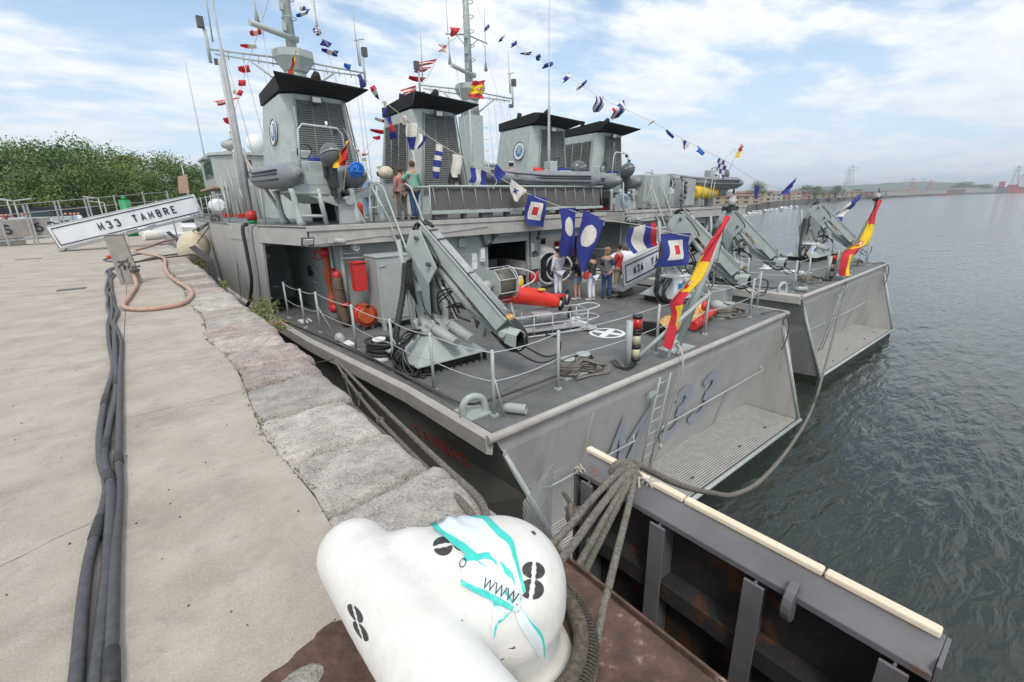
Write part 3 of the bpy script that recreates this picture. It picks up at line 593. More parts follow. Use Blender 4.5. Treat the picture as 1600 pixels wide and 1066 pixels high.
# ------------------------------------------------------------------ the minehunter M33 (built once, its sister is a copy moored alongside)
sh = empty('minehunter', (9.05, 5.05, WZ), 'grey minehunter M33 moored beside the stone quay, stern nearest', 'warship', 'pair of grey minehunters moored side by side')
port = [(3.50, 4.95), (3.42, 7.5), (2.97, 12.1), (2.72, 17.5), (2.62, 22), (2.8, 30), (3.5, 38), (5.2, 47), (7.4, 54), (9.2, 60)]
star = [(14.60, 5.2), (14.85, 8), (15.1, 12.5), (15.3, 18), (15.25, 25), (14.9, 32), (13.8, 40), (12.2, 48), (10.6, 55), (9.3, 60)]
pbot = [(4.9, 4.45), (4.3, 7.5), (3.9, 12.1), (3.7, 17.5), (3.6, 22), (3.9, 30), (4.9, 38), (6.6, 47), (8.2, 54), (9.2, 59)]
sbot = [(14.5, 4.4), (14.6, 8), (14.6, 12.5), (14.6, 18), (14.5, 25), (14.1, 32), (12.9, 40), (11.3, 48), (10.1, 55), (9.25, 59)]
def hull(b):
    n = len(port)
    for T, B, s in ((port, pbot, 1), (star, sbot, -1)):
        vs = [(x, y, DK-.02) for x, y in T]+[(x*.62+q[0]*.38, y*.62+q[1]*.38, -2.6) for (x, y), q in zip(T, B)]+[(x, y, -4.62) for x, y in B]+[(x+.1*s, y, -6) for x, y in B]
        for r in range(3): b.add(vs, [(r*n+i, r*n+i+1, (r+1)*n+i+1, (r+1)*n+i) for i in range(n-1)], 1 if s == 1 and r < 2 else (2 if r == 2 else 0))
P('hull', ('hull_grey', 'hull_shaded', 'boot_top'), sh, hull)
P('boot_topping', 'boot_top', sh, lambda b: b.prism([(4.9, 4.47, -5.6), (14.5, 4.42, -5.6), (14.6, 12, -5.6), (3.9, 12, -5.6)], (0, 0, .9)))
# transom: recessed raked panel, side wings, bathing platform
P('transom', 'hull_grey', sh, lambda b: (b.prism([(3.60, 4.97, -1.56), (14.55, 5.22, -1.56), (14.5, 5.25, -1.82), (3.75, 5.0, -1.82)], (0, .1, 0)),
  b.add([(3.75, 5.0, -1.82), (14.5, 5.25, -1.82), (14.5, 5.93, -4.6), (4.9, 5.75, -4.6)], [(0, 1, 2, 3)])))
P('wing_plate', 'hull_grey', sh, lambda b: b.prism([(3.73, 4.97, -1.80), (4.92, 4.43, -4.62), (4.95, 5.76, -4.62), (3.80, 5.1, -1.80)], (.05, 0, .02)))
P('wing_plate', 'hull_grey', sh, lambda b: b.prism([(14.47, 5.22, -1.80), (14.47, 4.38, -4.62), (14.47, 5.95, -4.62), (14.47, 5.35, -1.80)], (.05, 0, .0)))
P('wing_edge', 'paint_pale', sh, lambda b: b.tube([(3.73, 4.93, -1.82), (4.92, 4.40, -4.6)], .05, 8))
P('wing_edge', 'paint_pale', sh, lambda b: b.tube([(14.5, 5.18, -1.85), (14.5, 4.36, -4.6)], .055, 8))
P('corner_flare', 'hull_grey', sh, lambda b: b.add([(14.6, 5.2, -1.45), (14.52, 5.24, -1.85), (14.5, 4.7, -3.6), (14.62, 5.6, -2.6), (14.85, 8, -1.45)], [(0, 1, 2, 3), (0, 3, 4)]))
P('platform', 'metal_dark', sh, lambda b: b.prism([(4.9, 4.42, -4.64), (14.52, 4.36, -4.64), (14.5, 5.97, -4.64), (4.9, 5.8, -4.64)], (0, 0, .035)))  # dark base: shade in the gaps between slats put into its colour
def slats(b):
    for i in range(24):
        y = 4.47+i*.063
        b.prism([(5.0, y, -4.605), (14.42, y-.05, -4.605), (14.42, y-.010, -4.605), (5.0, y+.040, -4.605)], (0, 0, .014))
P('platform_slats', 'grate', sh, slats, kind='stuff')
P('platform_rim', 'paint_pale', sh, lambda b: b.tube([(4.9, 4.36, -4.6), (14.53, 4.32, -4.6)], .055, 10))
for x in (7.2, 9.3, 11.6, 13.2):
    P('hinge', 'rust', sh, lambda b: b.box((x, 4.6+rnd.uniform(0, .4), -4.585), (.12, .05, .02)))
# strake round the deck and upper edge of the transom
def strake(b, T, s):
    if 1:
        for i in range(6 if s == -1 else 5):
            (x0, y0), (x1, y1) = T[i], T[i+1]
            b.prism([(x0, y0, DK+.03), (x0+.10*s, y0, DK-.04), (x0+.10*s, y0, DK-.30), (x0-.02*s, y0, DK-.36), (x0-.06*s, y0, DK-.05)], (x1-x0, y1-y0, 0))
P('rub_strake', 'rub_strake', sh, lambda b: strake(b, port, -1), .01); P('rub_strake', 'rub_strake', sh, lambda b: strake(b, star, 1), .01)
P('transom_lip', 'rub_strake', sh, lambda b: b.tube([(3.42, 4.93, -1.46), (9, 5.05, -1.47), (14.66, 5.18, -1.46)], .075, 8))
# name on the side, number on the transom
nx, ny = Vector((.035, -1, -.02)), Vector((.35, 0, 1))
o_n = Vector((3.635, 6.55, -2.12)); o_n.x -= .0
block_text('name', 'TAMBRE', .34, .22, .052, .095, 'text_red', sh, (3.67, 6.86, -2.48), (.08, -1, 0), (-.34, 0, 1), th=.003)
for c, x, z in (('M', 7.35, -3.2), ('3', 9.35, -3.12), ('3', 10.65, -3.08)): block_text('hull_number', c, 1.62, 1.2 if c == 'M' else 1.0, .30, 0, 'text_blue', sh, (x, 5.0+.0233*(x-3.75)+(-1.82-z)*.2446-.035, z), (1, .0233, 0), (0, -.2446, 1), italic=.06, th=.001)
tx = list(LET)
LAD = []
def ladder(b):
    for dx in (-.19, .19): b.tube([(7.98+dx, 4.93, -1.62), (8.2+dx, 5.45, -4.55)], .022, 6)
def rung(i):
    t_ = (i+.5)/9; return lambda b: b.tube([(7.79+.22*t_, 4.93+.52*t_, -1.62-2.93*t_), (8.17+.22*t_, 4.93+.52*t_, -1.62-2.93*t_)], .013, 6)
lad = P('ladder', 'paint_pale', sh, ladder)
for i in range(9): P('rung', 'paint_pale', lad, rung(i))
P('bracket', 'paint_pale', lad, lambda b: (b.box((7.7, 5.02, -2.0), (.25, .03, .12)), b.tube([(7.55, 5.05, -2.05), (7.8, 4.98, -2.0)], .015, 6)))
P('handrail', 'paint_pale', sh, lambda b: b.tube([(4.85, 5.4, -3.15), (5.0, 5.27, -3.15), (7.55, 5.28, -3.15), (7.62, 5.36, -3.15), (7.62, 5.36, -3.05)], .02, 7))
P('handrail', 'paint_pale', sh, lambda b: b.tube([(8.6, 5.3, -3.2), (14.1, 5.42, -3.2), (14.2, 5.52, -3.2), (14.2, 5.52, -3.1)], .02, 7))
for x in (5.9, 8.9, 12.2):
    P('weld_seam', 'hull_grey', sh, lambda b: b.tube([(x, 5.0+.0233*(x-3.75), -1.84), (x+.02, 5.66+.0233*(x-3.75), -4.56)], .007, 4))
P('weld_seam', 'hull_grey', sh, lambda b: b.tube([(4.2, 5.30, -2.95), (14.45, 5.53, -2.95)], .006, 4))
for y in (18.2, 20.4, 23.0, 26.5): P('weld_seam', 'hull_grey', sh, lambda b: b.tube([(2.5-.02*(y-18), y, 1.36), (2.68, y, -1.4)], .012, 4))
# main deck
dp = [(x-.03*0+.05, y, DK) for x, y in port[:6]]+[(x-.05, y, DK) for x, y in star[:6]][::-1]
P('deck', 'deck_grey', sh, lambda b: b.prism([(x, y, DK-.04) for x, y, _ in dp], (0, 0, .04)))
# upper deck and fascia
ue = [(3.36, 12.5), (2.76, 15.0), (2.45, 18.5), (2.3, 22), (2.5, 30), (3.3, 38)]
us = [(14.9, 12.5), (15.2, 15.2), (15.35, 18.5), (15.3, 22), (15.1, 30), (14.2, 38)]
P('upper_deck', 'deck_grey', sh, lambda b: b.prism([(x, y, UD-.06) for x, y in ue+us[::-1]], (0, 0, .05)))
P('fascia', 'rub_strake', sh, lambda b: (b.b2((3.36, 12.44, UD-.13), (14.9, 12.52, UD+.005)), b.b2((3.42, 12.48, UD-.52), (14.85, 12.56, UD-.135)),
  b.prism([(3.36, 12.5, UD-.5), (2.76, 15.0, UD-.5), (2.80, 15.02, UD-.5), (3.40, 12.54, UD-.5)], (0, 0, .505)), b.prism([(2.76, 15.0, UD-.5), (2.45, 18.5, UD-.5), (2.5, 18.5, UD-.5), (2.81, 15.0, UD-.5)], (0, 0, .505))), .012)
P('soffit', 'recess_grey', sh, lambda b: b.prism([(3.44, 12.57, UD-.14), (2.85, 15.1, UD-.14), (2.6, 18.5, UD-.14), (14.8, 18.5, UD-.14), (14.8, 12.57, UD-.14)], (0, 0, .06)))
P('fascia_conduit', 'paint_pale', sh, lambda b: b.tube([(3.5, 12.455, UD-.46), (5.2, 12.455, UD-.34), (7.3, 12.455, UD-.36), (9, 12.455, UD-.27)], .012, 5))
# forward side plating rising from the strake to the upper deck, with the raked opening
sp_ = [(2.93, 15.9, -1.45), (2.83, 15.35, .92), (2.78, 15.0, .92), (2.76, 15.0, 1.40)]
def plating(b):
    top = ue[2:]+[(5.0, 47), (7.3, 54), (9.2, 60.5)]; bot = port[3:]
    T = [(2.74, 15.05, 1.39), (2.70, 15.3, 1.39)]+[(x, y, 1.39+.004*(y-18)) for x, y in top]; B_ = [(2.83, 15.05, .90), (2.78, 15.9, -1.42)]+[(x-.02, y, -1.42) for x, y in bot]
    B_ = [(2.79, 15.05, .88), (2.80, 15.85, -1.42)]+[(x+.0, y, -1.42) for x, y in bot]
    n = min(len(T), len(B_)); b.add(T[:n]+B_[:n], [(i, i+1, n+i+1, n+i) for i in range(n-1)])
    S = [(x, y, 1.39+.004*max(0, y-18)) for x, y in us[1:]+[(12.4, 47), (10.7, 54), (9.3, 60.5)]]; SB = [(x, y, -1.42) for x, y in star[3:]]; n = min(len(S), len(SB)); S = S[:n]; SB = SB[:n]
    b.add(S+SB, [(i, n+i, n+i+1, i+1) for i in range(n-1)])
    b.prism([(2.79, 15.05, .88), (2.80, 15.85, -1.42), (2.86, 15.85, -1.42), (2.85, 15.05, .88)], (0, .03, 0))
P('side_plating', 'hull_grey', sh, plating)
# house under the upper deck
hs_ = empty('deckhouse', (9, 15, DK), parent=sh)
by = 12.95
def wall(x0, x1, z0=DK, z1=UD-.06): return lambda b: b.b2((x0, by, z0), (x1, by+.08, z1))
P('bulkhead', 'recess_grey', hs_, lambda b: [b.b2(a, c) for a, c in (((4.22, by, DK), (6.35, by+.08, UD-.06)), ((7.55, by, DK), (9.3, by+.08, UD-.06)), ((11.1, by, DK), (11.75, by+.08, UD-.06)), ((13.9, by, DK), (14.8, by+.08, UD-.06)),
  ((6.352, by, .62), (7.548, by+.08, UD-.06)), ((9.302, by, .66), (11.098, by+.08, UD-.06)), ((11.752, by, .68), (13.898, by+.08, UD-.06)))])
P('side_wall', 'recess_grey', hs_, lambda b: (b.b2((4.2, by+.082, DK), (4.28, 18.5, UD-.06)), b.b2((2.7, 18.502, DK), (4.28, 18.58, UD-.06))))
P('room', 'matt_black', hs_, lambda b: (b.b2((6.3, 15.5, DK), (14.4, 15.6, UD-.08)), b.b2((9.1, by+.09, DK), (9.16, 15.49, UD-.08)), b.b2((11.3, by+.09, DK), (11.36, 15.49, UD-.08)), b.b2((7.7, by+.09, DK), (7.76, 15.49, UD-.08))))  # bay walls coloured black for the shade inside the open doorways
for x0, x1, z in ((6.35, 7.55, .62), (9.3, 11.1, .66), (11.75, 13.9, .68)):
    P('door_frame', 'paint_grey', hs_, lambda b: (b.b2((x0-.05, by-.03, DK), (x0, by-.002, z+.05)), b.b2((x1, by-.03, DK), (x1+.05, by-.002, z+.05)), b.b2((x0+.002, by-.03, z), (x1-.002, by-.002, z+.05)), b.b2((x0, by-.06, z-.14), (x1, by+.0, z-.003))), .004)
for k in range(11):
    P('vent_slat', 'paint_grey', hs_, lambda b: b.b2((7.95, by-.03, -.55+.075*k), (8.55, by-.002, -.51+.075*k)))
P('notice', 'white', hs_, lambda b: b.b2((8.65, by-.012, -.28), (8.85, by-.002, -.02)))
P('notice', 'white', hs_, lambda b: b.b2((8.65, by-.012, .0), (8.85, by-.002, .26)))
P('notice', 'white', hs_, lambda b: b.b2((11.30, by-.012, .1), (11.46, by-.002, .4)))
P('junction_box', 'paint_grey', hs_, lambda b: b.b2((11.2, by-.14, -.55), (11.65, by-.002, -.1)), .01)
P('junction_box', 'paint_pale', hs_, lambda b: b.b2((8.1, by-.12, .5), (8.38, by-.002, .78)), .01)
P('junction_box', 'paint_pale', hs_, lambda b: b.b2((9.7, by-.14, .75), (10.3, by-.002, 1.05)), .01)
P('lifebuoy_light', 'white', hs_, lambda b: (b.b2((8.95, by-.12, -.05), (9.12, by-.002, .4)), b.b2((8.98, by-.16, .05), (9.08, by-.12, .3))), .01)
P('floodlight', 'metal_dark', hs_, lambda b: (b.box((11.5, 12.6, .62), (.34, .2, .1), Matrix.Rotation(R(-25), 3, 'X')), b.box((11.5, 12.72, .75), (.06, .1, .2))))
P('cabling', 'black', hs_, lambda b: [b.tube(spline([(x, by-.04, .9), (x+.15, by-.06, .45), (x+.5, by-.05, .7), (x+.4, by-.03, 1.0)]), .018, 5) for x in (9.0, 9.08, 14.0)]+[b.tube([(11.22, by-.04, .9), (11.22, by-.04, -.9)], .02, 5)]+[b.ring((11.45, by-.06, -.0-.02*k), .11, .018, ax=(0, 1, .2*k)) for k in range(3)])
dr = P('door', 'door_grey', hs_, lambda b: (b.b2((3.02, 18.44, -1.3), (3.95, 18.498, .72)),), .04)
P('door_handle', 'steel', hs_, lambda b: (b.tube([(3.35, 18.36, -.35), (3.75, 18.36, -.38)], .022, 6), b.tube([(3.72, 18.36, -.38), (3.72, 18.44, -.42)], .03, 6)))
P('sign_plate', 'white', hs_, lambda b: (b.b2((3.3, 18.42, .55), (3.65, 18.438, .62)), b.b2((3.42, 18.42, .12), (3.58, 18.438, .28)), b.b2((3.5, 18.42, -.95), (3.72, 18.438, -.88))))
P('pipework', 'paint_pale', hs_, lambda b: (b.tube([(4.17, 15.2, -.45), (4.17, 17.6, -.45)], .018, 6), b.tube([(4.14, 13.3, .9), (4.14, 13.3, -1.3)], .045, 8), b.tube([(4.3, 12.9, UD-.1), (4.3, 12.9, DK)], .06, 8)))
P('vent_slats', 'paint_grey', hs_, lambda b: [b.b2((4.15, 13.45, -.2+.07*k), (4.198, 14.0, -.16+.07*k)) for k in range(12)])
P('vent_slats', 'paint_grey', hs_, lambda b: [b.b2((4.15, 15.2, -.1+.07*k), (4.198, 15.6, -.06+.07*k)) for k in range(9)])
P('shackle_rack', 'black', hs_, lambda b: [b.ring((4.15, 15.5+.12*k, -.15), .06, .02, ax=(1, 0, 0), n=10, m=5) for k in range(4)]+[b.tube([(4.15, 15.5+.12*k, .05), (4.15, 15.5+.12*k, -.3)], .02, 5) for k in range(4)])
P('camera_light', 'steel', hs_, lambda b: (b.ball((4.62, 12.7, .78), (.11, .09, .11)), b.tube([(4.3, 12.8, .62), (4.75, 12.7, .62)], .02, 6), b.ring((4.62, 12.6, .78), .09, .02, ax=(0, 1, 0)), b.tube([(4.25, 12.75, .5), (5.0, 12.7, .48)], .02, 6)))
# deck fittings under the port corner
fl_ = P('floodlight', 'metal_dark', sh, lambda b: (b.box((3.3, 12.28, 1.05), (.30, .05, .22), Matrix.Rotation(R(35), 3, 'X')), b.box((3.42, 12.38, .98), (.06, .14, .16))))
P('lens', 'white', fl_, lambda b: b.box((3.3, 12.25, 1.04), (.24, .03, .16), Matrix.Rotation(R(35), 3, 'X')))
P('loudspeaker', 'paint_pale', sh, lambda b: (b.tube([(4.0, 12.4, 1.02), (4.25, 12.28, .98)], .07, 10), b.box((3.92, 12.42, 1.02), (.2, .05, .12))))
P('upper_bulwark', 'matt_black', sh, lambda b: b.b2((4.5, 15.8, UD), (5.5, 15.85, 2.6)))
# cabinet, lockers
cab = P('cabinet', 'paint_grey', sh, lambda b: (b.b2((4.72, 11.55, -1.22), (5.72, 12.35, .55)), b.b2((4.70, 11.52, .552), (5.74, 12.38, .60))), .015)
P('door_panel', 'paint_grey', cab, lambda b: b.b2((4.80, 11.525, -1.12), (5.64, 11.548, .42)), .004)
P('latch', 'steel', cab, lambda b: (b.tube([(4.76, 11.5, .35), (4.95, 11.5, .35)], .014, 5), b.tube([(5.5, 11.5, .38), (5.66, 11.5, .38)], .012, 5)))
for x, y in ((4.78, 11.6), (5.66, 11.6), (4.78, 12.3), (5.66, 12.3)): P('foot', 'paint_grey', cab, lambda b: b.b2((x-.05, y-.05, DK), (x+.05, y+.05, -1.222)))
P('locker', 'paint_grey', sh, lambda b: (b.b2((5.75, 10.9, DK), (6.4, 11.5, -.35)), b.tube([(5.6, 10.3, DK), (5.6, 10.3, -.5)], .3, 20)), .01)
# ---- stern crane: pedestal, column, folded knuckle boom
def crane(ox, nm_hoses=True, sw=0):
    q = Vector((ox-4.6, 0, 0)); c = empty('crane', (ox, 8.45, DK), parent=sh)
    def T(x, y, z): return Vector((ox+x, 8.45+y, z))
    P('skirt', 'paint_grey', c, lambda b: b.prism([T(-.85, -.75, -1.2), T(.85, -.75, -1.2), T(.85, .75, -1.2), T(-.85, .75, -1.2)], (0, 0, .03)), .01)
    def cone(b):
        lo = [T(-.82, -.72, -1.17), T(.82, -.72, -1.17), T(.82, .72, -1.17), T(-.82, .72, -1.17)]; hi = [T(.36*math.cos(R(a)), .36*math.sin(R(a)), -.72) for a in (-135, -45, 45, 135)]
        b.add(lo+hi, [(0, 1, 5, 4), (1, 2, 6, 5), (2, 3, 7, 6), (3, 0, 4, 7), (4, 5, 6, 7)])
    P('pedestal', 'paint_pale', c, cone, .02)
    P('base_ribs', 'black', c, lambda b: [b.box(T(-.8+.16*k, -.72, -1.3), (.02, .04, .19)) for k in range(11)]+[b.box(T(.8, -.65+.16*k, -1.3), (.04, .02, .19)) for k in range(9)]+[b.b2(T(-.7, -.62, -1.4), T(.7, .62, -1.22))])
    P('turret', 'paint_grey', c, lambda b: (b.tube([T(0, 0, -.74), T(0, 0, -.62), T(0, 0, -.60), T(0, 0, -.42)], [.37, .37, .30, .28], 24),))
    for dx in (-.16, .22):
        P('slew_cylinder', 'paint_grey', c, lambda b: (b.tube([T(dx-.05, .15, -.52), T(dx, -.28, -.60), T(dx+.02, -.30, -.60), T(dx+.12, -.92, -.80)], [.10, .10, .115, .11], 14), b.ring(T(dx, -.28, -.6), .12, .025, ax=(.2, -1, -.3))))
    # column: twin side plates leaning forward to the head
    hd = T(-.20, -.30, 1.34); ft = T(0, .12, -.45)
    ax = (T(.55, -2.1, -.55)-hd).normalized(); sdv = Vector((1, .28, 0)).normalized()
    def plate(off, w_): return [ft+Vector((0, -.26, 0))+sdv*off, ft+Vector((0, .30, 0))+sdv*off, ft+Vector((-.05, .46, .75))+sdv*off, hd+Vector((-.05, .46, -.25))+sdv*off, hd+Vector((-.02, .30, .06))+sdv*off, hd+Vector((0, -.04, .08))+sdv*off, hd+Vector((.06, -.48, -.62))+sdv*off, hd+Vector((.02, -.20, -.95))+sdv*off]
    P('column', 'paint_pale', c, lambda b: (b.prism(plate(-.20, 0), sdv*.035), b.prism(plate(.10, 0), sdv*.035), b.prism([p_+Vector((0, 0, 0)) for p_ in (ft+Vector((0, .24, 0))-sdv*.163, hd+Vector((-.05, .42, -.25))-sdv*.163, hd+Vector((-.05, .38, -.25))-sdv*.163, ft+Vector((0, .2, 0))-sdv*.163)], sdv*.26)), .006)
    tip = T(.62, -2.0, -.55)
    M = dirm(tip-hd, (0, 0, 1)); ln = (tip-hd).length
    def bx_(a, d): return lambda b: b.box(hd+M@Vector(a), d, M)
    P('boom', 'paint_pale', c, lambda b: b.add([hd+M@Vector(v) for v in ((-.14, -.12, .13), (.14, -.12, .13), (.14, -.12, -.12), (-.14, -.12, -.12), (-.14, ln*.88, .15), (.14, ln*.88, .15), (.14, ln*.88, -.17), (-.14, ln*.88, -.17))], [(0, 1, 2, 3), (0, 4, 5, 1), (1, 5, 6, 2), (2, 6, 7, 3), (3, 7, 4, 0), (7, 6, 5, 4)]), .008)
    P('boom_edge', 'paint_pale', c, lambda b: (b.box(hd+M@Vector((-.15, ln*.4, .145)), (.03, ln*.95, .03), M), b.box(hd+M@Vector((.15, ln*.4, .145)), (.03, ln*.95, .03), M)))
    P('pipe_gap_shade', 'metal_dark', c, lambda b: b.box(hd+M@Vector((0, ln*.42, .152)), (.235, ln*.86, .012), M))  # dark strip added to stand for the shade between the pipes
    P('hydraulic_pipes', 'steel', c, lambda b: [b.tube([hd+M@Vector((-.09+.036*k, -.05, .165)), hd+M@Vector((-.09+.036*k, ln*.86, .185))], .010, 5) for k in range(6)])
    P('pipe_clamp', 'metal_dark', c, lambda b: [b.box(hd+M@Vector((0, ln*s, .175)), (.26, .03, .03), M) for s in (.03, .12, .45, .84)])
    P('pipe_joint', 'gold', c, lambda b: [b.tube([hd+M@Vector((-.09+.036*k, ln*.85, .187)), hd+M@Vector((-.09+.036*k, ln*.9, .187))], .015, 6) for k in range(6)])
    # nose: hexagonal inner extension with open mouth
    def nose(b):
        hx = [(0, .19), (.13, .10), (.13, -.14), (0, -.22), (-.13, -.14), (-.13, .10)]
        o_ = tip+Vector((-.06, -.05, 0)); d = (Vector((.12, -.9, -.08))).normalized(); m_ = dirm(d)
        A = [o_+m_@Vector((x, -.14, z*.9)) for x, z in hx]; B = [o_+m_@Vector((x, .14, z)) for x, z in hx]; C_ = [o_+m_@Vector((x*.86, .14, z*.86)) for x, z in hx]; D = [o_+m_@Vector((x*.86, -.05, z*.86)) for x, z in hx]
        b.add(A+B, [(i, (i+1) % 6, 6+(i+1) % 6, 6+i) for i in range(6)]); b.add(B+C_, [(i, (i+1) % 6, 6+(i+1) % 6, 6+i) for i in range(6)]); b.add(C_+D, [(i, (i+1) % 6, 6+(i+1) % 6, 6+i) for i in range(6)], 1); b.add(D, [(0, 1, 2, 3, 4, 5)], 1)
    P('nose', ('paint_pale', 'matt_black'), c, nose)  # black lining paints in the shade of the hollow mouth
    P('knuckle_plate', 'paint_pale', c, lambda b: (b.prism([hd+M@Vector(v) for v in ((-.19, ln*.80, .0), (-.19, ln*.98, .05), (-.19, ln*1.03, -.12), (-.19, ln*.93, -.42), (-.19, ln*.62, -.55), (-.19, ln*.55, -.44))], M@Vector((.03, 0, 0))), b.tube([hd+M@Vector((-.23, ln*.93, -.08)), hd+M@Vector((.22, ln*.93, -.08))], .07, 14)), .006)
    P('lift_cylinder', 'paint_grey', c, lambda b: (b.tube([T(.05, -.10, -.35), T(-.02, -.22, .25), T(-.03, -.24, .27), T(-.06, -.30, .65)], [.11, .11, .07, .06], 16), b.ball(T(.05, -.08, -.38), (.14, .13, .13))))
    P('boom_cylinder', 'paint_grey', c, lambda b: (b.tube([hd+M@Vector((0, ln*.25, -.28)), hd+M@Vector((0, ln*.62, -.34)), hd+M@Vector((0, ln*.63, -.34)), hd+M@Vector((0, ln*.86, -.24))], [.09, .09, .05, .05], 14),))
    P('link_arm', 'paint_pale', c, lambda b: b.tube([hd+M@Vector((-.2, ln*.62, -.42)), hd+M@Vector((-.21, ln*.78, -.42)), hd+M@Vector((-.21, ln*.92, -.18))], [.07, .05, .07], 10))
    P('valve_block', 'gold', c, lambda b: [b.box(hd+M@Vector((-.02+rnd.uniform(-.05, .05), ln*(.38+.04*k), -.16-rnd.uniform(0, .05))), (.06, .1, .06), M) for k in range(5)])
    P('valve_block', 'paint_pale', c, lambda b: (b.box(T(-.30, -.05, .25), (.1, .16, .14)), b.box(T(-.32, -.1, .42), (.07, .07, .12))))
    # support post, hoses
    P('rest_post', 'paint_grey', c, lambda b: (b.tube([T(-.42, .12, -.9), T(-.40, .30, .2), T(-.46, .42, 1.2)], .05, 8), b.tube([T(-.34, .25, -.9), T(-.36, .2, -.45)], .08, 8)))
    def hoses(b):
        rr = random.Random(int(ox*10))
        for k in range(9):
            b.tube(spline([T(-.42+rr.uniform(-.05, .05), -.1, -.62), T(-.75+rr.uniform(-.15, .1), -.25+rr.uniform(-.2, .2), -.70+rr.uniform(-.1, .15)), T(-1.0+rr.uniform(-.12, .12), -.15+rr.uniform(-.2, .2), -1.0), T(-.95+rr.uniform(-.1, .2), -.3+rr.uniform(-.3, .2), -1.32), T(-.6+rr.uniform(-.2, .1), -.75+rr.uniform(-.1, .1), -1.36)]), .021, 6)
        for k in range(5):
            b.tube(spline([hd+M@Vector((-.08+.04*k, ln*.9, .19)), hd+M@Vector((-.12+.04*k, ln*1.02+rr.uniform(0, .04), .16)), hd+M@Vector((-.1+.03*k, ln*1.10, -.05)), hd+M@Vector((-.1+.03*k, ln*1.04, -.3)), hd+M@Vector((-.05, ln*.85, -.38))]), .02, 6)
        b.tube(spline([tip+Vector((.1, -.2, -.2)), tip+Vector((.45, -.35, -.42)), tip+Vector((.75, -.42, -.38)), tip+Vector((.72, -.42, -.1)), tip+Vector((.5, -.3, .0))]), .018, 6)
        b.tube(spline([tip+Vector((-.1, -.1, -.25)), tip+Vector((.3, -.30, -.52)), tip+Vector((.65, -.42, -.48)), tip+Vector((.8, -.42, -.2))]), .018, 6)
        for k in range(4):
            b.tube(spline([T(-.35, .05, -.1), T(-.44-.04*k, -.05, .35), T(-.42-.03*k, 0, .8), T(-.30, -.12, .95-.06*k), T(-.30, -.28, .6)]), .018, 6)
        b.tube(spline([hd+Vector((-.15, .3, -.1)), hd+Vector((-.18, .1, .12)), hd+Vector((-.12, -.25, -.1)), hd+Vector((-.08, -.55, -.45)), hd+Vector((-.08, -.6, -.6))]), .02, 6)
        for k in range(3): b.tube(spline([hd+Vector((-.12+.09*k, .35, -.05)), hd+Vector((-.1+.09*k, .2, .17+.02*k)), hd+Vector((-.05+.07*k, -.05, .18)), hd+M@Vector((-.09+.05*k, .0, .18))]), .03, 6)
        b.tube(spline([T(-.1, -.3, .6), T(-.05, -.5, .2), T(.1, -.6, -.1), T(.25, -.55, -.35), T(.4, -.8, -.45)]), .02, 6); b.tube(spline([T(0, -.3, .6), T(.05, -.45, .3), T(.15, -.6, 0), T(.3, -.55, -.3)]), .02, 6)
    P('hydraulic_hoses', 'hydraulic', c, hoses)
    def more(b):
        for k in range(3):
            b.tube(spline([hd+M@Vector((-.17, ln*.05, .02-.03*k)), hd+M@Vector((-.19, ln*.28, .04-.05*k)), hd+M@Vector((-.18, ln*.40, -.16)), hd+M@Vector((-.17, ln*.42, -.34-.04*k)), T(-.12, -.45, .15-.1*k), T(-.05, -.42, -.3)]), .017, 6)
        b.tube(spline([T(-.30, -.05, .32), T(-.36, -.2, .05), T(-.30, -.3, -.25), T(-.1, -.4, -.5)]), .016, 6); b.tube(spline([T(-.26, .1, .9), T(-.38, 0, .55), T(-.33, -.1, .35)]), .02, 6)
        for k in range(4): b.tube(spline([T(.15+.05*k, -.3, -.2), T(.35+.05*k, -.55, -.1-.05*k), T(.45+.06*k, -.85, -.35), T(.42, -1.0, -.55)]), .016, 6)
        for k in range(5): b.tube([T(-1.0+.09*k, -.75, -1.39), T(-.85+.09*k, -.6-.05*(k % 2), -1.15)], .012, 5)
    P('hydraulic_hoses', 'hydraulic', c, more)
    P('bolt', 'steel', c, lambda b: [b.tube([T(.7*sx_, -.62, -1.17), T(.7*sx_, -.62, -1.13)], .03, 6) for sx_ in (-1, -.3, .4, 1)])
    P('grip_eye', 'paint_pale', c, lambda b: (b.ring(hd+M@Vector((-.17, ln*.30, .05)), .06, .012, ax=sdv, n=12, m=5), b.tube([hd+M@Vector((-.16, ln*.86, .20)), hd+M@Vector((.1, ln*.80, .26))], .012, 5)))
    P('pivot_pin', 'metal_dark', c, lambda b: [b.tube([q_-sdv*.26, q_+sdv*.2], .045, 12) for q_ in (hd+Vector((0, .05, -.08)), hd+Vector((.02, -.3, -.55)), T(.02, .0, -.30))])
    P('corrugated_hose', 'rubber', c, lambda b: b.tube(spline([T(-.45, .2, .75), T(-.55, .2, .2), T(-.80, .1, -.5), T(-.95, 0, -1.05), T(-.80, -.25, -1.3)], 12), [.062+.008*(i % 2) for i in range(49)], 10))
    return c
cr1 = crane(4.6)
cr2 = crane(13.7)
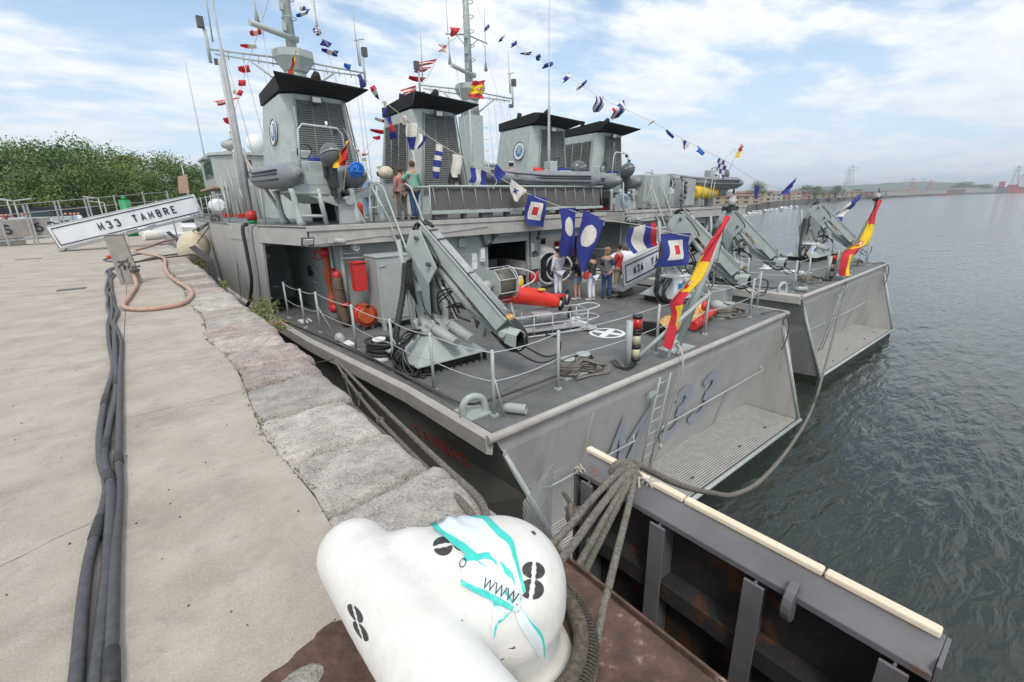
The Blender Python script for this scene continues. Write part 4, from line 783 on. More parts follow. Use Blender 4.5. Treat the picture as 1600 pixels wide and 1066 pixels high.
# hawser drum beside each crane
def drum(x, y, z):
    d = empty('cable_drum', (x, y, z), parent=sh)
    oct_ = [(.40*math.cos(R(22.5+45*k)), .40*math.sin(R(22.5+45*k))) for k in range(8)]
    P('flange', 'paint_pale', d, lambda b: (b.prism([(x-.26, y+a, z+c_) for a, c_ in oct_], (.03, 0, 0)), b.prism([(x+.26, y+a, z+c_) for a, c_ in oct_], (.03, 0, 0))))
    P('winding', 'brass_drum', d, lambda b: b.tube([(x-.228, y, z), (x+.258, y, z)], .36, 26))
    P('cage', 'steel', d, lambda b: [b.tube([(x-.26, y+a*1.05, z+c_*1.05), (x+.29, y+a*1.05, z+c_*1.05)], .012, 5) for a, c_ in oct_]+[b.ring((x+.3, y, z), .42, .014, ax=(1, 0, 0), n=16, m=5)])
    P('motor', 'paint_grey', d, lambda b: (b.tube([(x-.5, y, z), (x-.26, y, z)], .13, 12), b.ball((x-.45, y-.1, z-.1), .1)))
    P('stand', 'paint_grey', d, lambda b: (b.tube([(x-.25, y, z-.3), (x-.3, y+.3, DK)], .04, 6), b.tube([(x+.28, y, z-.3), (x+.3, y+.3, DK)], .04, 6), b.tube([(x-.25, y, z-.3), (x-.3, y-.4, DK)], .04, 6), b.tube([(x+.28, y, z-.3), (x+.3, y-.4, DK)], .04, 6)))
    P('guard_rail', 'steel', d, lambda b: b.tube(spline([(x+.3, y-.1, z-.5), (x+.55, y-.2, z-.15), (x+.95, y-.2, z-.02), (x+1.0, y-.2, z+.15), (x+.75, y-.1, z+.28), (x+.3, y, z+.38)]), .022, 6))
drum(6.75, 8.95, -.05); drum(15.2+.35, 8.6, -.35)
# ---- funnels
def funnel(x0, x1, side):
    f = empty('funnel', ((x0+x1)/2, 22, UD), parent=sh); ya, yb = 20.9, 24.8
    zt = 6.15; ax0, ax1 = (x0+.75, x1-.45) if side == 'p' else (x0+.55, x1-.72)
    if side == 'p': ax0, ax1 = x0+.55, x1-.62
    lo = [(x0, ya+.5), (x0+.5, ya), (x1-.25, ya), (x1, ya+.3), (x1, yb), (x0, yb)]; hi = [(ax0, ya+.35), (ax0+.4, ya), (ax1-.2, ya), (ax1, ya+.3), (ax1, yb-.6), (ax0, yb-.6)]
    def body(b):
        n = 6; b.add([(x, y, UD) for x, y in lo]+[(x, y, zt) for x, y in hi], [(i, (i+1) % n, n+(i+1) % n, n+i) for i in range(n)]+[tuple(range(n, 2*n))])
    P('casing', 'paint_pale', f, body, .03)
    # cap: fin raked up and aft, wider than the casing
    def cap(b):
        D, C_ = Vector((ax0-.05, ya-.02, zt+.10)), Vector((ax1+.12, ya-.05, zt-.08))
        A, B_ = Vector((ax0-.42, ya-1.0, zt+.42)), Vector((ax1+.55, ya-1.1, zt+.20))
        E, F_ = Vector((ax1+.12, yb-.5, zt-.02)), Vector((ax0-.05, yb-.5, zt+.02))
        D2, C2, E2, F2 = D+Vector((0, 0, .55)), C_+Vector((0, 0, .52)), E+Vector((0, 0, .45)), F_+Vector((0, 0, .45))
        b.add([D, C_, E, F_, D2, C2, E2, F2, A, B_, A+Vector((0, 0, .05)), B_+Vector((0, 0, .05))], [(3, 2, 1, 0), (4, 5, 6, 7), (1, 2, 6, 5), (2, 3, 7, 6), (3, 0, 4, 7), (0, 1, 9, 8), (5, 4, 10, 11), (8, 9, 11, 10), (0, 8, 10, 4), (1, 5, 11, 9)])
    P('cap', 'matt_black', f, cap)
    P('exhaust', 'matt_black', f, lambda b: (b.tube([(x0*.4+x1*.6, 21.9, zt+.3), (x0*.4+x1*.6, 21.7, zt+.85), (x0*.4+x1*.6, 21.55, zt+1.0)], [.2, .2, .12], 14), b.tube([(x0*.75+x1*.25, 22.9, zt+.3), (x0*.75+x1*.25, 22.7, zt+.9)], .14, 12)))
    def W_(u, z):                              # point on the aft face
        t_ = (z-UD)/(zt-UD); a = lo[1][0]*(1-t_)+hi[1][0]*t_; c_ = lo[2][0]*(1-t_)+hi[2][0]*t_; return Vector((a+(c_-a)*u, ya-.002, z))
    z0 = 2.3; lv = f
    n = 44
    for k in range(n):
        z = z0+(5.95-z0)*k/n; dz = (5.95-z0)/n
        P('slat', 'louvre', lv, lambda b: b.add([W_(.06, z), W_(.96, z), W_(.96, z+dz*.95)+Vector((0, -.0, 0)), W_(.06, z+dz*.95), W_(.06, z+.012)+Vector((0, -.06, 0)), W_(.96, z+.012)+Vector((0, -.06, 0))], [(0, 1, 5, 4), (4, 5, 2, 3), (0, 4, 3), (1, 2, 5)]))
    P('louvre_frame', 'paint_grey', lv, lambda b: [b.tube([W_(u, z0-.03)+Vector((0, -.06, 0)), W_(u, 5.98)+Vector((0, -.06, 0))], .035 if u in (.05, .97) else .012, 4) for u in (.05, .36, .66, .97)])
    lt = P('floodlight', 'metal_dark', f, lambda b: b.box(W_(.42, 6.0)+Vector((0, -.28, -.05)), (.40, .12, .26)))
    P('lens', 'white', f, lambda b: b.box(W_(.42, 6.0)+Vector((0, -.345, -.06)), (.32, .012, .18)))
    # side: crest outboard for port funnel, second louvre for the starboard one
    t0 = .72; xs_ = lo[0][0]*(1-t0)+hi[0][0]*t0
    if side == 'p':
        nrm = Vector((-1, 0, (hi[0][0]-lo[0][0])/(zt-UD))).normalized(); c_ = Vector((xs_-.05, 22.1, UD+(zt-UD)*t0))
        cs_ = P('crest', 'white', f, lambda b: b.tube([c_, c_+nrm*.03], .52, 28))
        P('crest_rope', 'stencil_black', f, lambda b: b.ring(c_+nrm*.035, .50, .022, ax=nrm, n=32, m=5))
        P('crest_field', 'crest_blue', f, lambda b: b.tube([c_+nrm*.032, c_+nrm*.04], .33, 24))
        q_ = Vector((0, 0, 1)).rotation_difference(nrm)
        P('crest_wave', 'white', f, lambda b: [b.tube([c_+nrm*.045+Vector((0, -.2+.02*i, .07*math.sin(i*.55+k)-.18+.13*k)) for i in range(21)], .018, 5) for k in range(4)])
    else:
        n2_ = 30
        def W2(u, z):
            t_ = (z-UD)/(zt-UD); xa = lo[0][0]*(1-t_)+hi[0][0]*t_; return Vector((xa-.004, ya+.55+2.6*u, z))
        lv2 = f
        for k in range(n2_):
            z = 3.0+2.7*k/n2_; dz = 2.7/n2_
            P('slat', 'louvre', lv2, lambda b: b.add([W2(.02, z), W2(.98, z), W2(.98, z+dz*.95), W2(.02, z+dz*.95), W2(.02, z+.012)+Vector((-.07, 0, 0)), W2(.98, z+.012)+Vector((-.07, 0, 0))], [(1, 0, 4, 5), (5, 4, 3, 2), (0, 3, 4), (1, 5, 2)]))
        P('louvre_frame', 'paint_grey', lv2, lambda b: [b.tube([W2(u, 2.97)+Vector((-.07, 0, 0)), W2(u, 5.72)+Vector((-.07, 0, 0))], .02, 4) for u in (.0, .33, .66, 1)])
        P('ladder', 'paint_pale', f, lambda b: (b.tube([W_(.02, 1.6)+Vector((-.1, -.1, 0)), W_(.02, 5.9)+Vector((-.1, -.1, 0))], .025, 5),))
    P('edge_pipe', 'paint_grey', f, lambda b: b.tube([(x1+.03, ya+.2, UD), (ax1+.05, ya+.2, zt-.25), (ax1-.15, ya-.1, zt-.12)], .035, 6))
    P('side_box', 'paint_grey', f, lambda b: [b.box((x1-.1-.02*k, ya-.1, 2.2+k*.8), (.14, .12, .12)) for k in range(3)])
    P('vent_stack', 'paint_pale', f, lambda b: [b.box((x0-.03, ya+.9, UD+.4+.16*k), (.1, .5, .10)) for k in range(9)])
    return f
f1 = funnel(4.9, 8.6, 'p'); f2 = funnel(10.6, 14.2, 's')
# ---- mast with radar platform and yards
ms = empty('mast', (9.9, 34, 5.5), parent=sh)
P('trunk', 'paint_pale', ms, lambda b: (b.prism([(9.2, 33.2, 1.4), (10.6, 33.2, 1.4), (10.6, 34.8, 1.4), (9.2, 34.8, 1.4)], (0, 0, 7.4)), b.tube([(9.9, 34, 8.8), (9.9, 34, 10.6)], [.8, .6], 10), b.tube([(9.9, 34, 10.6), (9.9, 34, 15), (9.9, 34, 21)], [.33, .27, .16], 12)))
P('radar_platform', 'paint_pale', ms, lambda b: b.tube([(9.9, 33.9, 10.0), (9.9, 33.9, 10.7), (9.9, 33.9, 11.1)], [.7, 1.25, 1.25], 8, sm=False))
P('radar_scanner', 'paint_pale', ms, lambda b: b.tube([(7.4, 32.6, 11.95), (10.2, 33.6, 11.75)], .17, 6))
for s in (-1, 1):
    P('yard', 'paint_pale', ms, lambda b: (b.tube([(9.9, 34, 10.75), (9.9+4.7*s, 34, 10.6)], .06, 6), b.tube([(9.9, 34, 10.35), (9.9+4.3*s, 34, 10.4)], .05, 6), b.tube([(9.9, 34, 8.6), (9.9+2.6*s, 34, 10.4)], .06, 6), b.tube([(9.9+4.6*s, 34, 9.9), (9.9+4.6*s, 34, 11.6)], .09, 6), b.tube([(9.9+4.3*s, 34, 11), (9.9+4.2*s, 34, 14.4)], [.05, .02], 5)))
    P('yard_lamp', 'metal_dark', ms, lambda b: (b.box((9.9+4.75*s, 34, 11.9), (.34, .3, .55)), b.box((9.9+4.3*s, 34, 10.0), (.22, .2, .3))))
    P('upper_yard', 'paint_pale', ms, lambda b: (b.tube([(9.9, 34, 14.75), (9.9+2.0*s, 34, 14.45)], .06, 6), b.tube([(9.9, 34, 13.8), (9.9+1.1*s, 34, 14.6)], .04, 6), b.tube([(9.9+1.8*s, 34, 14.5), (9.9+1.8*s, 34, 17)], .025, 5), b.tube([(9.9+1.75*s, 34, 14.3), (9.9+1.75*s, 34, 13.2), (9.9+1.75*s, 34, 12.4)], [.05, .05, .16], 8)))
    for k in range(4): P('spreader', 'paint_pale', ms, lambda b: b.tube([(9.9+(1.2+.8*k)*s, 34, 10.7), (9.9+(1.25+.8*k)*s, 34, 10.2)], .03, 4))
P('mast_steps', 'paint_pale', ms, lambda b: [b.ring((9.9, 33.7, 11.9+1.0*k), .42, .03, n=12, m=4) for k in range(7)]+[b.box((9.55, 33.7, 12.4+1.1*k), (.2, .25, .45)) for k in range(3)])
P('wind_sensor', 'steel', ms, lambda b: (b.tube([(14.3, 34, 11), (14.3, 34, 12.6)], .04, 4), b.tube([(14.0, 34, 12.5), (14.7, 34, 12.7)], .04, 4)))
P('ladder', 'white', ms, lambda b: [b.tube([(10.65, 33.1, 2.5+.9*k), (11.0, 33.1, 2.5+.9*k)], .05, 4) for k in range(7)]+[b.tube([(11.0, 33.1, 2.0), (10.9, 33.1, 8.6)], .05, 4)])
P('halyards', 'rope_white', ms, lambda b: [b.tube([(9.9+dx, 34, 10.5), (9.9+dx*.9+.2, 33.2, UD+2)], .022, 4) for dx in (-3.8, -2.9, -1.9, 1.8, 2.5, 3.2, 3.9, 4.2)]+[b.tube([(9.9+1.5*s, 34, 14.6), (9.9+2.6*s, 30, 2.5)], .022, 4) for s in (-1, 1)])
# ---- bridge and forward superstructure
br = empty('bridge', (8.5, 36, UD), parent=sh)
P('lower_house', 'paint_grey', br, lambda b: (b.b2((5.2, 25.5, UD), (13.2, 44, 3.1)),), .05)
P('wheelhouse', 'paint_grey', br, lambda b: b.prism([(4.6, 35.8, 3.2), (5.6, 34.6, 3.2), (12.6, 34.6, 3.2), (13.6, 35.8, 3.2), (13.6, 41.5, 3.2), (4.6, 41.5, 3.2)], (0, 0, 1.85)), .04)
P('wing_deck', 'wood', br, lambda b: b.b2((4.3, 34.6, 3.08), (13.9, 42, 3.18)))
P('roof', 'paint_pale', br, lambda b: b.prism([(4.5, 35.7, 5.052), (5.5, 34.4, 5.052), (12.7, 34.4, 5.052), (13.7, 35.7, 5.052), (13.7, 41.7, 5.052), (4.5, 41.7, 5.052)], (.0, 0, .16)))
for y0, y1 in ((36.1, 37.1), (37.3, 38.6), (38.8, 39.9)): 
    P('window', 'glass_green', br, lambda b: b.b2((4.56, y0, 3.8), (4.598, y1, 4.8)))
for x0, x1 in ((5.9, 6.6), (7.4, 8.1), (11.2, 12.0)): P('window', 'glass_dark', br, lambda b: b.b2((x0, 34.56, 3.7), (x1, 34.598, 4.75)))
P('awning', 'paint_pale', br, lambda b: b.b2((4.2, 36.4, 4.9), (4.62, 39.2, 4.97)))
P('radome', 'white', br, lambda b: (b.ball((7.35, 36, 5.9), .6, nu=20, nv=14), b.tube([(7.35, 36, 5.1), (7.35, 36, 5.6)], .25, 10)))
P('radome_small', 'paint_grey', br, lambda b: (b.ball((6.0, 37.5, 5.9), (.5, .5, .3)), b.tube([(6, 37.5, 5.2), (6, 37.5, 5.8)], .12, 6)))
P('clutter', 'paint_grey', br, lambda b: [b.b2((5.0+rnd.uniform(-.4, .1), y, UD), (5.5, y+rnd.uniform(.2, .8), UD+rnd.uniform(.5, 2.6))) for y in (26, 27.2, 28.6, 30, 31.2, 32.5, 33.5)]+[b.tube([(4.3+rnd.uniform(0, .4), y, UD), (4.3+rnd.uniform(0, .4), y, UD+rnd.uniform(1, 3.2))], .05, 5) for y in (24.5, 25.6, 27, 28.1, 29.3, 30.8, 32, 33)])
P('flag_locker', 'red', br, lambda b: [b.b2((4.1, y, UD+.0), (4.5, y+.9, UD+.2)) for y in (26.5, 31)])
P('liferaft_canister', 'white', br, lambda b: [b.tube([(3.6, y, 2.0), (3.6, y+.15, 2.0), (3.6, y+1.2, 2.0), (3.6, y+1.35, 2.0)], [.22, .36, .36, .22], 14) for y in (28.5,)])
P('forward_house', 'paint_pale', br, lambda b: b.b2((6.5, 44.2, UD), (12, 50, 3.4)))
# ---- whip aerials
def whip(nm, pts, rr, m='lamp_grey', top=None):
    w_ = P(nm, m, sh, lambda b: b.tube(pts, rr, 8)); return w_
wb = Vector((3.0, 17.1, UD)); whip('whip_aerial', [wb, wb+Vector((0, 0, 3.2)), wb+Vector((0, 0, 4.9)), wb+Vector((0, 0, 5.0)), wb+Vector((0, 0, 9.5))], [.08, .075, .055, .03, .012])
P('aerial_base', 'red', sh, lambda b: b.tube([wb+Vector((0, 0, .10)), wb+Vector((0, 0, .38))], .15, 12))
P('aerial_base', 'beacon_green', sh, lambda b: b.tube([wb+Vector((0, 0, -.0)), wb+Vector((0, 0, .10))], .13, 12))
whip('whip_aerial', [(4.4, 26, UD), (4.4, 26, 8.2)], [.10, .06])
whip('whip_aerial', [(6.2, 52, UD), (6.2, 52, 7), (6.2, 52, 14)], [.10, .06, .02])
P('pole', 'pole_wood', sh, lambda b: b.tube([(3.75, 15.7, UD), (3.1, 17.2, 3.4)], .05, 6))
# ---- stern rails
def stanchion(parent, x, y, z=DK, h=1.12, lean=0, brace=None):
    s = P('stanchion', 'paint_pale', parent, lambda b: (b.tube([(x, y, z), (x+lean, y, z+h)], .03, 7), b.box((x, y, z+.02), (.11, .09, .04)))+((b.tube([(x, y, z+.75), brace], .014, 5),) if brace else ()))
    return s
rl = empty('guard_rail', (3.6, 9, DK), parent=sh)
pts = [(3.15, 15.0), (3.2, 13.4), (3.38, 12.6), (3.5, 10.3), (3.58, 8.4), (3.68, 6.95), (3.9, 5.4)]
for i, (x, y) in enumerate(pts): stanchion(rl, x, y, brace=(x+.22, y-.35, DK) if i in (2, 4) else ((x+.12, y-.12, DK) if i == 6 else None))
sp2 = [(5.42, 5.5), (8.45, 5.5), (10.6, 5.55), (13.1, 5.6), (14.45, 6.0)]
for x, y in sp2: stanchion(rl, x, y)
for x, y in ((14.7, 7.6), (14.85, 9.4), (14.95, 11.2)): stanchion(rl, x, y)
def wires(b, P_, hs=(1.08, .6), s_=.05):
    for h in hs:
        for a, c_ in zip(P_, P_[1:]): b.tube(sag((a[0], a[1], DK+h), (c_[0], c_[1], DK+h), s_, 6), .009, 5)
P('rail_wire', 'steel', rl, lambda b: (wires(b, pts), wires(b, [pts[-1]]+sp2[:1]), wires(b, sp2[:2]), wires(b, sp2[1:]+[(14.7, 7.6), (14.85, 9.4), (14.95, 11.2)])))
P('rail_wire', 'rope', rl, lambda b: b.tube([(3.9, 5.4, DK+.35), (4.9, 5.5, DK+.5), (6.0, 5.55, DK+.55)], .012, 5))
ur = empty('upper_guard_rail', (6, 12.8, UD), parent=sh)
def stan_u(x, y, h=1.0): P('stanchion', 'paint_pale', ur, lambda b: b.tube([(x, y, UD), (x, y, UD+h)], .022, 6))
for x, y in ((2.55, 18.5), (2.6, 20.5), (2.6, 22.5), (2.65, 24.5), (2.7, 27), (2.8, 30), (3.0, 33), (3.3, 36), (3.0, 15.2), (5.4, 12.65), (7.05, 12.65)): stan_u(x, y)
P('rail_wire', 'steel', ur, lambda b: [b.tube([(2.55, 18.5, UD+h), (2.6, 22.5, UD+h), (2.7, 27, UD+h), (3.3, 36, UD+h)], .012, 4) for h in (.5, .95)])
# stairs with handrails from the well deck to the upper deck, beside the crane
stc = empty('companionway', (5.9, 12.3, DK), parent=sh)
for s in (0, 1):
    x = 5.62+.85*s; P('handrail', 'paint_pale', stc, lambda b: b.tube([(x, 13.6, UD), (x, 13.3, UD+1.02), (x, 13.0, UD+1.06), (x+.0, 12.7, UD+.95), (x+.35, 11.7, DK+1.2), (x+.4, 11.5, DK+.4)], .026, 7))
    P('stringer', 'paint_grey', stc, lambda b: b.prism([(x, 12.44, UD-.05), (x, 12.44, UD-.28), (x+.35, 11.2, DK), (x+.35, 11.45, DK)], (.03, 0, 0)))
for k in range(8):
    t_ = (k+.5)/8; P('tread', 'deck_grey', stc, lambda b: b.b2((5.64+.35*t_, 12.40-1.05*t_-.1, UD-.2-2.55*t_), (6.46+.35*t_, 12.40-1.05*t_+.1, UD-.17-2.55*t_)))
P('frame_legs', 'paint_pale', stc, lambda b: (b.tube([(5.3, 13.0, UD), (5.5, 13.4, UD+1.0)], .03, 6), b.tube([(5.75, 12.7, UD), (5.55, 13.4, UD+1.05)], .04, 6), b.tube([(5.2, 12.9, UD+.4), (5.7, 12.8, UD+.45)], .02, 5)))
# ---- mooring fittings on the stern
def bitts(x, y, rot=0):
    bt = P('mooring_bitts', 'paint_pale', sh, lambda b: (b.b2((x-.42, y-.16, DK), (x+.42, y+.16, DK+.03)),)+tuple(x_ for dx in (-.22, .22) for x_ in (b.tube([(x+dx, y, DK+.03), (x+dx, y, DK+.34)], .10, 14), b.tube([(x+dx, y, DK+.34), (x+dx, y, DK+.37)], .14, 16))))
    def wr(b):
        rr = random.Random(int(x*7))
        for k in range(15):
            z = DK+.05+.018*k; o_ = rr.uniform(.0, .05)
            b.tube(spline([(x-.38-o_, y+.02, z), (x-.2, y-.19-o_, z+.01), (x+.05, y-.05+rr.uniform(-.1, .04), z+.02), (x+.3, y-.2-o_, z-.03*(k % 3)), (x+.45+o_, y+.02, z), (x+.25, y+.2, z), (x-.2, y+.19, z), (x-.38-o_, y+.02, z)], 5), .027, 6)
        for k in range(6): b.tube(spline([(x+.1, y-.12, DK+.3), (x+.3, y-.26-.02*k, DK+.22), (x+.5+.03*k, y-.28, DK+.1), (x+.45, y-.34-.02*k, DK+.03), (x+.1, y-.32, DK+.03), (x-.3, y-.3, DK+.05)], 5), .022, 6)
    P('rope_turns', 'rope', bt, wr, kind='stuff')
bitts(6.25, 5.85); bitts(12.75, 6.15)
P('fairlead', 'paint_pale', sh, lambda b: (b.box((3.72, 5.75, DK+.012), (.42, .5, .024)), b.tube(spline([(3.50, 5.72, DK), (3.50, 5.71, DK+.17), (3.58, 5.69, DK+.29), (3.70, 5.66, DK+.32), (3.83, 5.63, DK+.26), (3.88, 5.62, DK+.1), (3.88, 5.62, DK)], 4), .058, 8)), .0)
P('drain_pipe', 'recess_grey', sh, lambda b: (b.tube([(4.15, 5.35, DK+.09), (4.32, 5.1, DK+.09)], .085, 14, cap=False), b.ball((4.15, 5.37, DK+.08), .08)))
P('deck_coil', 'rubber', sh, lambda b: [b.ring((3.95+rnd.uniform(-.05, .05), 9.6+rnd.uniform(-.05, .05), DK+.04+.035*k), .42-.02*(k % 4), .035, ax=(rnd.uniform(-.1, .1), rnd.uniform(-.1, .1), 1), n=22, m=6) for k in range(9)])
P('coil_cap', 'white', sh, lambda b: b.tube([(3.85, 9.75, DK+.3), (3.85, 9.75, DK+.36)], .15, 16))
P('deck_pads', 'white', sh, lambda b: (b.box((3.4, 14.2, DK+.02), (.3, .4, .04)), b.box((3.5, 11.0, DK+.02), (.3, .4, .04)), b.box((3.65, 9.3, DK+.02), (.25, .3, .04))))
P('roller', 'paint_pale', sh, lambda b: b.ball((3.42, 11.2, DK+.13), (.12, .14, .14)))
P('deck_line', 'rope_dark', sh, lambda b: (b.tube(spline([(2.9, 14.5, DK+.06), (3.25, 11.5, DK+.06), (3.5, 9, DK+.06), (3.62, 7.0, DK+.08), (3.66, 5.9, DK+.12), (4.2, 5.6, DK+.2), (6, 5.7, DK+.18)], 8), .024, 6), b.tube(spline([(3.1, 13.0, DK+.4), (3.3, 11.5, DK+.12), (3.45, 9.5, DK+.1), (3.56, 7.0, DK+.1), (3.64, 5.9, DK+.1)], 8), .018, 6)))
P('seam_lines', 'metal_dark', sh, lambda b: b.tube(spline([(8.6, 9.3, DK+.006), (11, 8.7, DK+.006), (13, 9.6, DK+.006)]), .008, 4))
# helicopter/vertrep marking and white pad painted on the well deck
cxm = Vector((8.95, 7.3, DK+.004))
def mark(b):
    for k in range(48):
        a0, a1 = R(7.5*k), R(7.5*(k+1))
        b.add([cxm+Vector((r_*math.cos(a), r_*math.sin(a), 0)) for r_, a in ((.46, a0), (.46, a1), (.38, a1), (.38, a0))], [(0, 1, 2, 3)])
    for a in (20, 110):
        d = Vector((math.cos(R(a)), math.sin(R(a)), 0)); e = Vector((-d.y, d.x, 0)); b.add([cxm+Vector((0, 0, .002*(a > 90)))+d*s*.385+e*t_*.09 for s, t_ in ((-1, -1), (1, -1), (1, 1), (-1, 1))], [(0, 1, 2, 3)])
P('deck_marking', 'white', sh, mark)
P('padeye', 'white', sh, lambda b: (b.box((9.05, 8.5, DK+.015), (.62, .4, .03)), b.box((9.0, 8.5, DK+.11), (.34, .16, .16))), .02)
# signal light column
lc = P('light_column', 'paint_pale', sh, lambda b: b.tube([(7.38, 5.45, DK), (7.38, 5.45, DK+.95)], .07, 12))
P('red_light', 'red_glass', lc, lambda b: b.tube([(7.53, 5.38, DK+.78), (7.53, 5.38, DK+.99)], .095, 16))
for z in (.44, .16): P('cream_light', 'cream_glass', lc, lambda b: b.tube([(7.53, 5.38, DK+z), (7.53, 5.38, DK+z+.2)], .085, 16))
P('light_caps', 'black', lc, lambda b: [b.tube([(7.53, 5.38, DK+z), (7.53, 5.38, DK+z+.06)], .10, 14) for z in (.10, .37, .66, .72, 1.0)]+[b.tube(spline([(7.5, 5.4, DK+.12), (7.3+.05*k, 5.3, DK+.05), (7.1, 5.5-.08*k, DK+.02), (7.0+.05*k, 5.6, DK+.15)]), .012, 5) for k in range(4)])
# ensign staff
es = P('ensign_staff', 'paint_pale', sh, lambda b: (b.tube([(9.15, 5.4, DK+.1), (10.05, 5.0, 1.62)], [.10, .055], 10), b.tube([(7.55, 5.45, DK+.05), (9.45, 4.93, -.10)], .045, 8), b.tube([(9.6, 6.1, DK), (9.75, 5.2, .2)], .03, 6)))
P('staff_foot', 'paint_pale', es, lambda b: (b.box((9.1, 5.42, DK+.015), (.8, .5, .03)), b.prism([(8.95, 5.42, DK+.03), (9.3, 5.42, DK+.03), (9.22, 5.38, DK+.35), (9.08, 5.38, DK+.35)], (0, .04, 0)), b.tube(spline([(8.45, 5.2, DK-.05), (8.45, 5.15, DK+.22), (8.56, 5.12, DK+.34), (8.70, 5.12, DK+.26), (8.72, 5.14, DK)], 5), .03, 7)))
P('staff_lamp', 'lamp_grey', es, lambda b: (b.tube([(10.08, 4.99, 1.72), (10.11, 4.98, 1.86)], .075, 10), b.ball((10.12, 4.98, 1.88), (.06, .06, .03))))
P('lamp_bracket', 'black', es, lambda b: (b.box((10.06, 5.0, 1.66), (.34, .2, .09)), b.tube([(10.12, 5, 1.95), (10.13, 5, 2.1)], .02, 5)))
P('halyard', 'black', es, lambda b: b.tube(spline([(9.95, 5.0, 1.5), (9.7, 5.0, .3), (9.45, 5.05, -.9), (9.6, 5.1, -1.1)]), .008, 4))
P('bent_rope', 'rope_dark', sh, lambda b: b.tube(spline([(13.6, 5.5, DK+.05), (14.3, 5.28, DK+.05), (14.38, 5.02, DK-.15), (14.32, 4.98, -2.1), (14.0, 4.95, -2.4)]), .02, 6))
# boxes and stand behind the ensign
P('deck_box', 'white', sh, lambda b: (b.b2((13.05, 8.0, -1.15), (13.75, 8.5, -.55)), b.b2((13.0, 7.95, -.548), (13.8, 8.55, -.5))), .01)
P('box_label', 'sign_blue', sh, lambda b: b.b2((13.25, 7.985, -.95), (13.5, 7.998, -.75)))
P('deck_box', 'paint_grey', sh, lambda b: b.b2((15.0-.9, 6.9, DK), (14.7, 7.4, -.9)), .01)
# lockers and gear on the upper deck, starboard side
# ------------------------------------------------------------------ sister ship: copy of every part, moored outboard
index()
OFF = Vector((13.9, .85, 0))
sh2 = copy_tree(sh, OFF, skip=tx, label='second grey minehunter moored outboard, beyond the one with the name on its side')

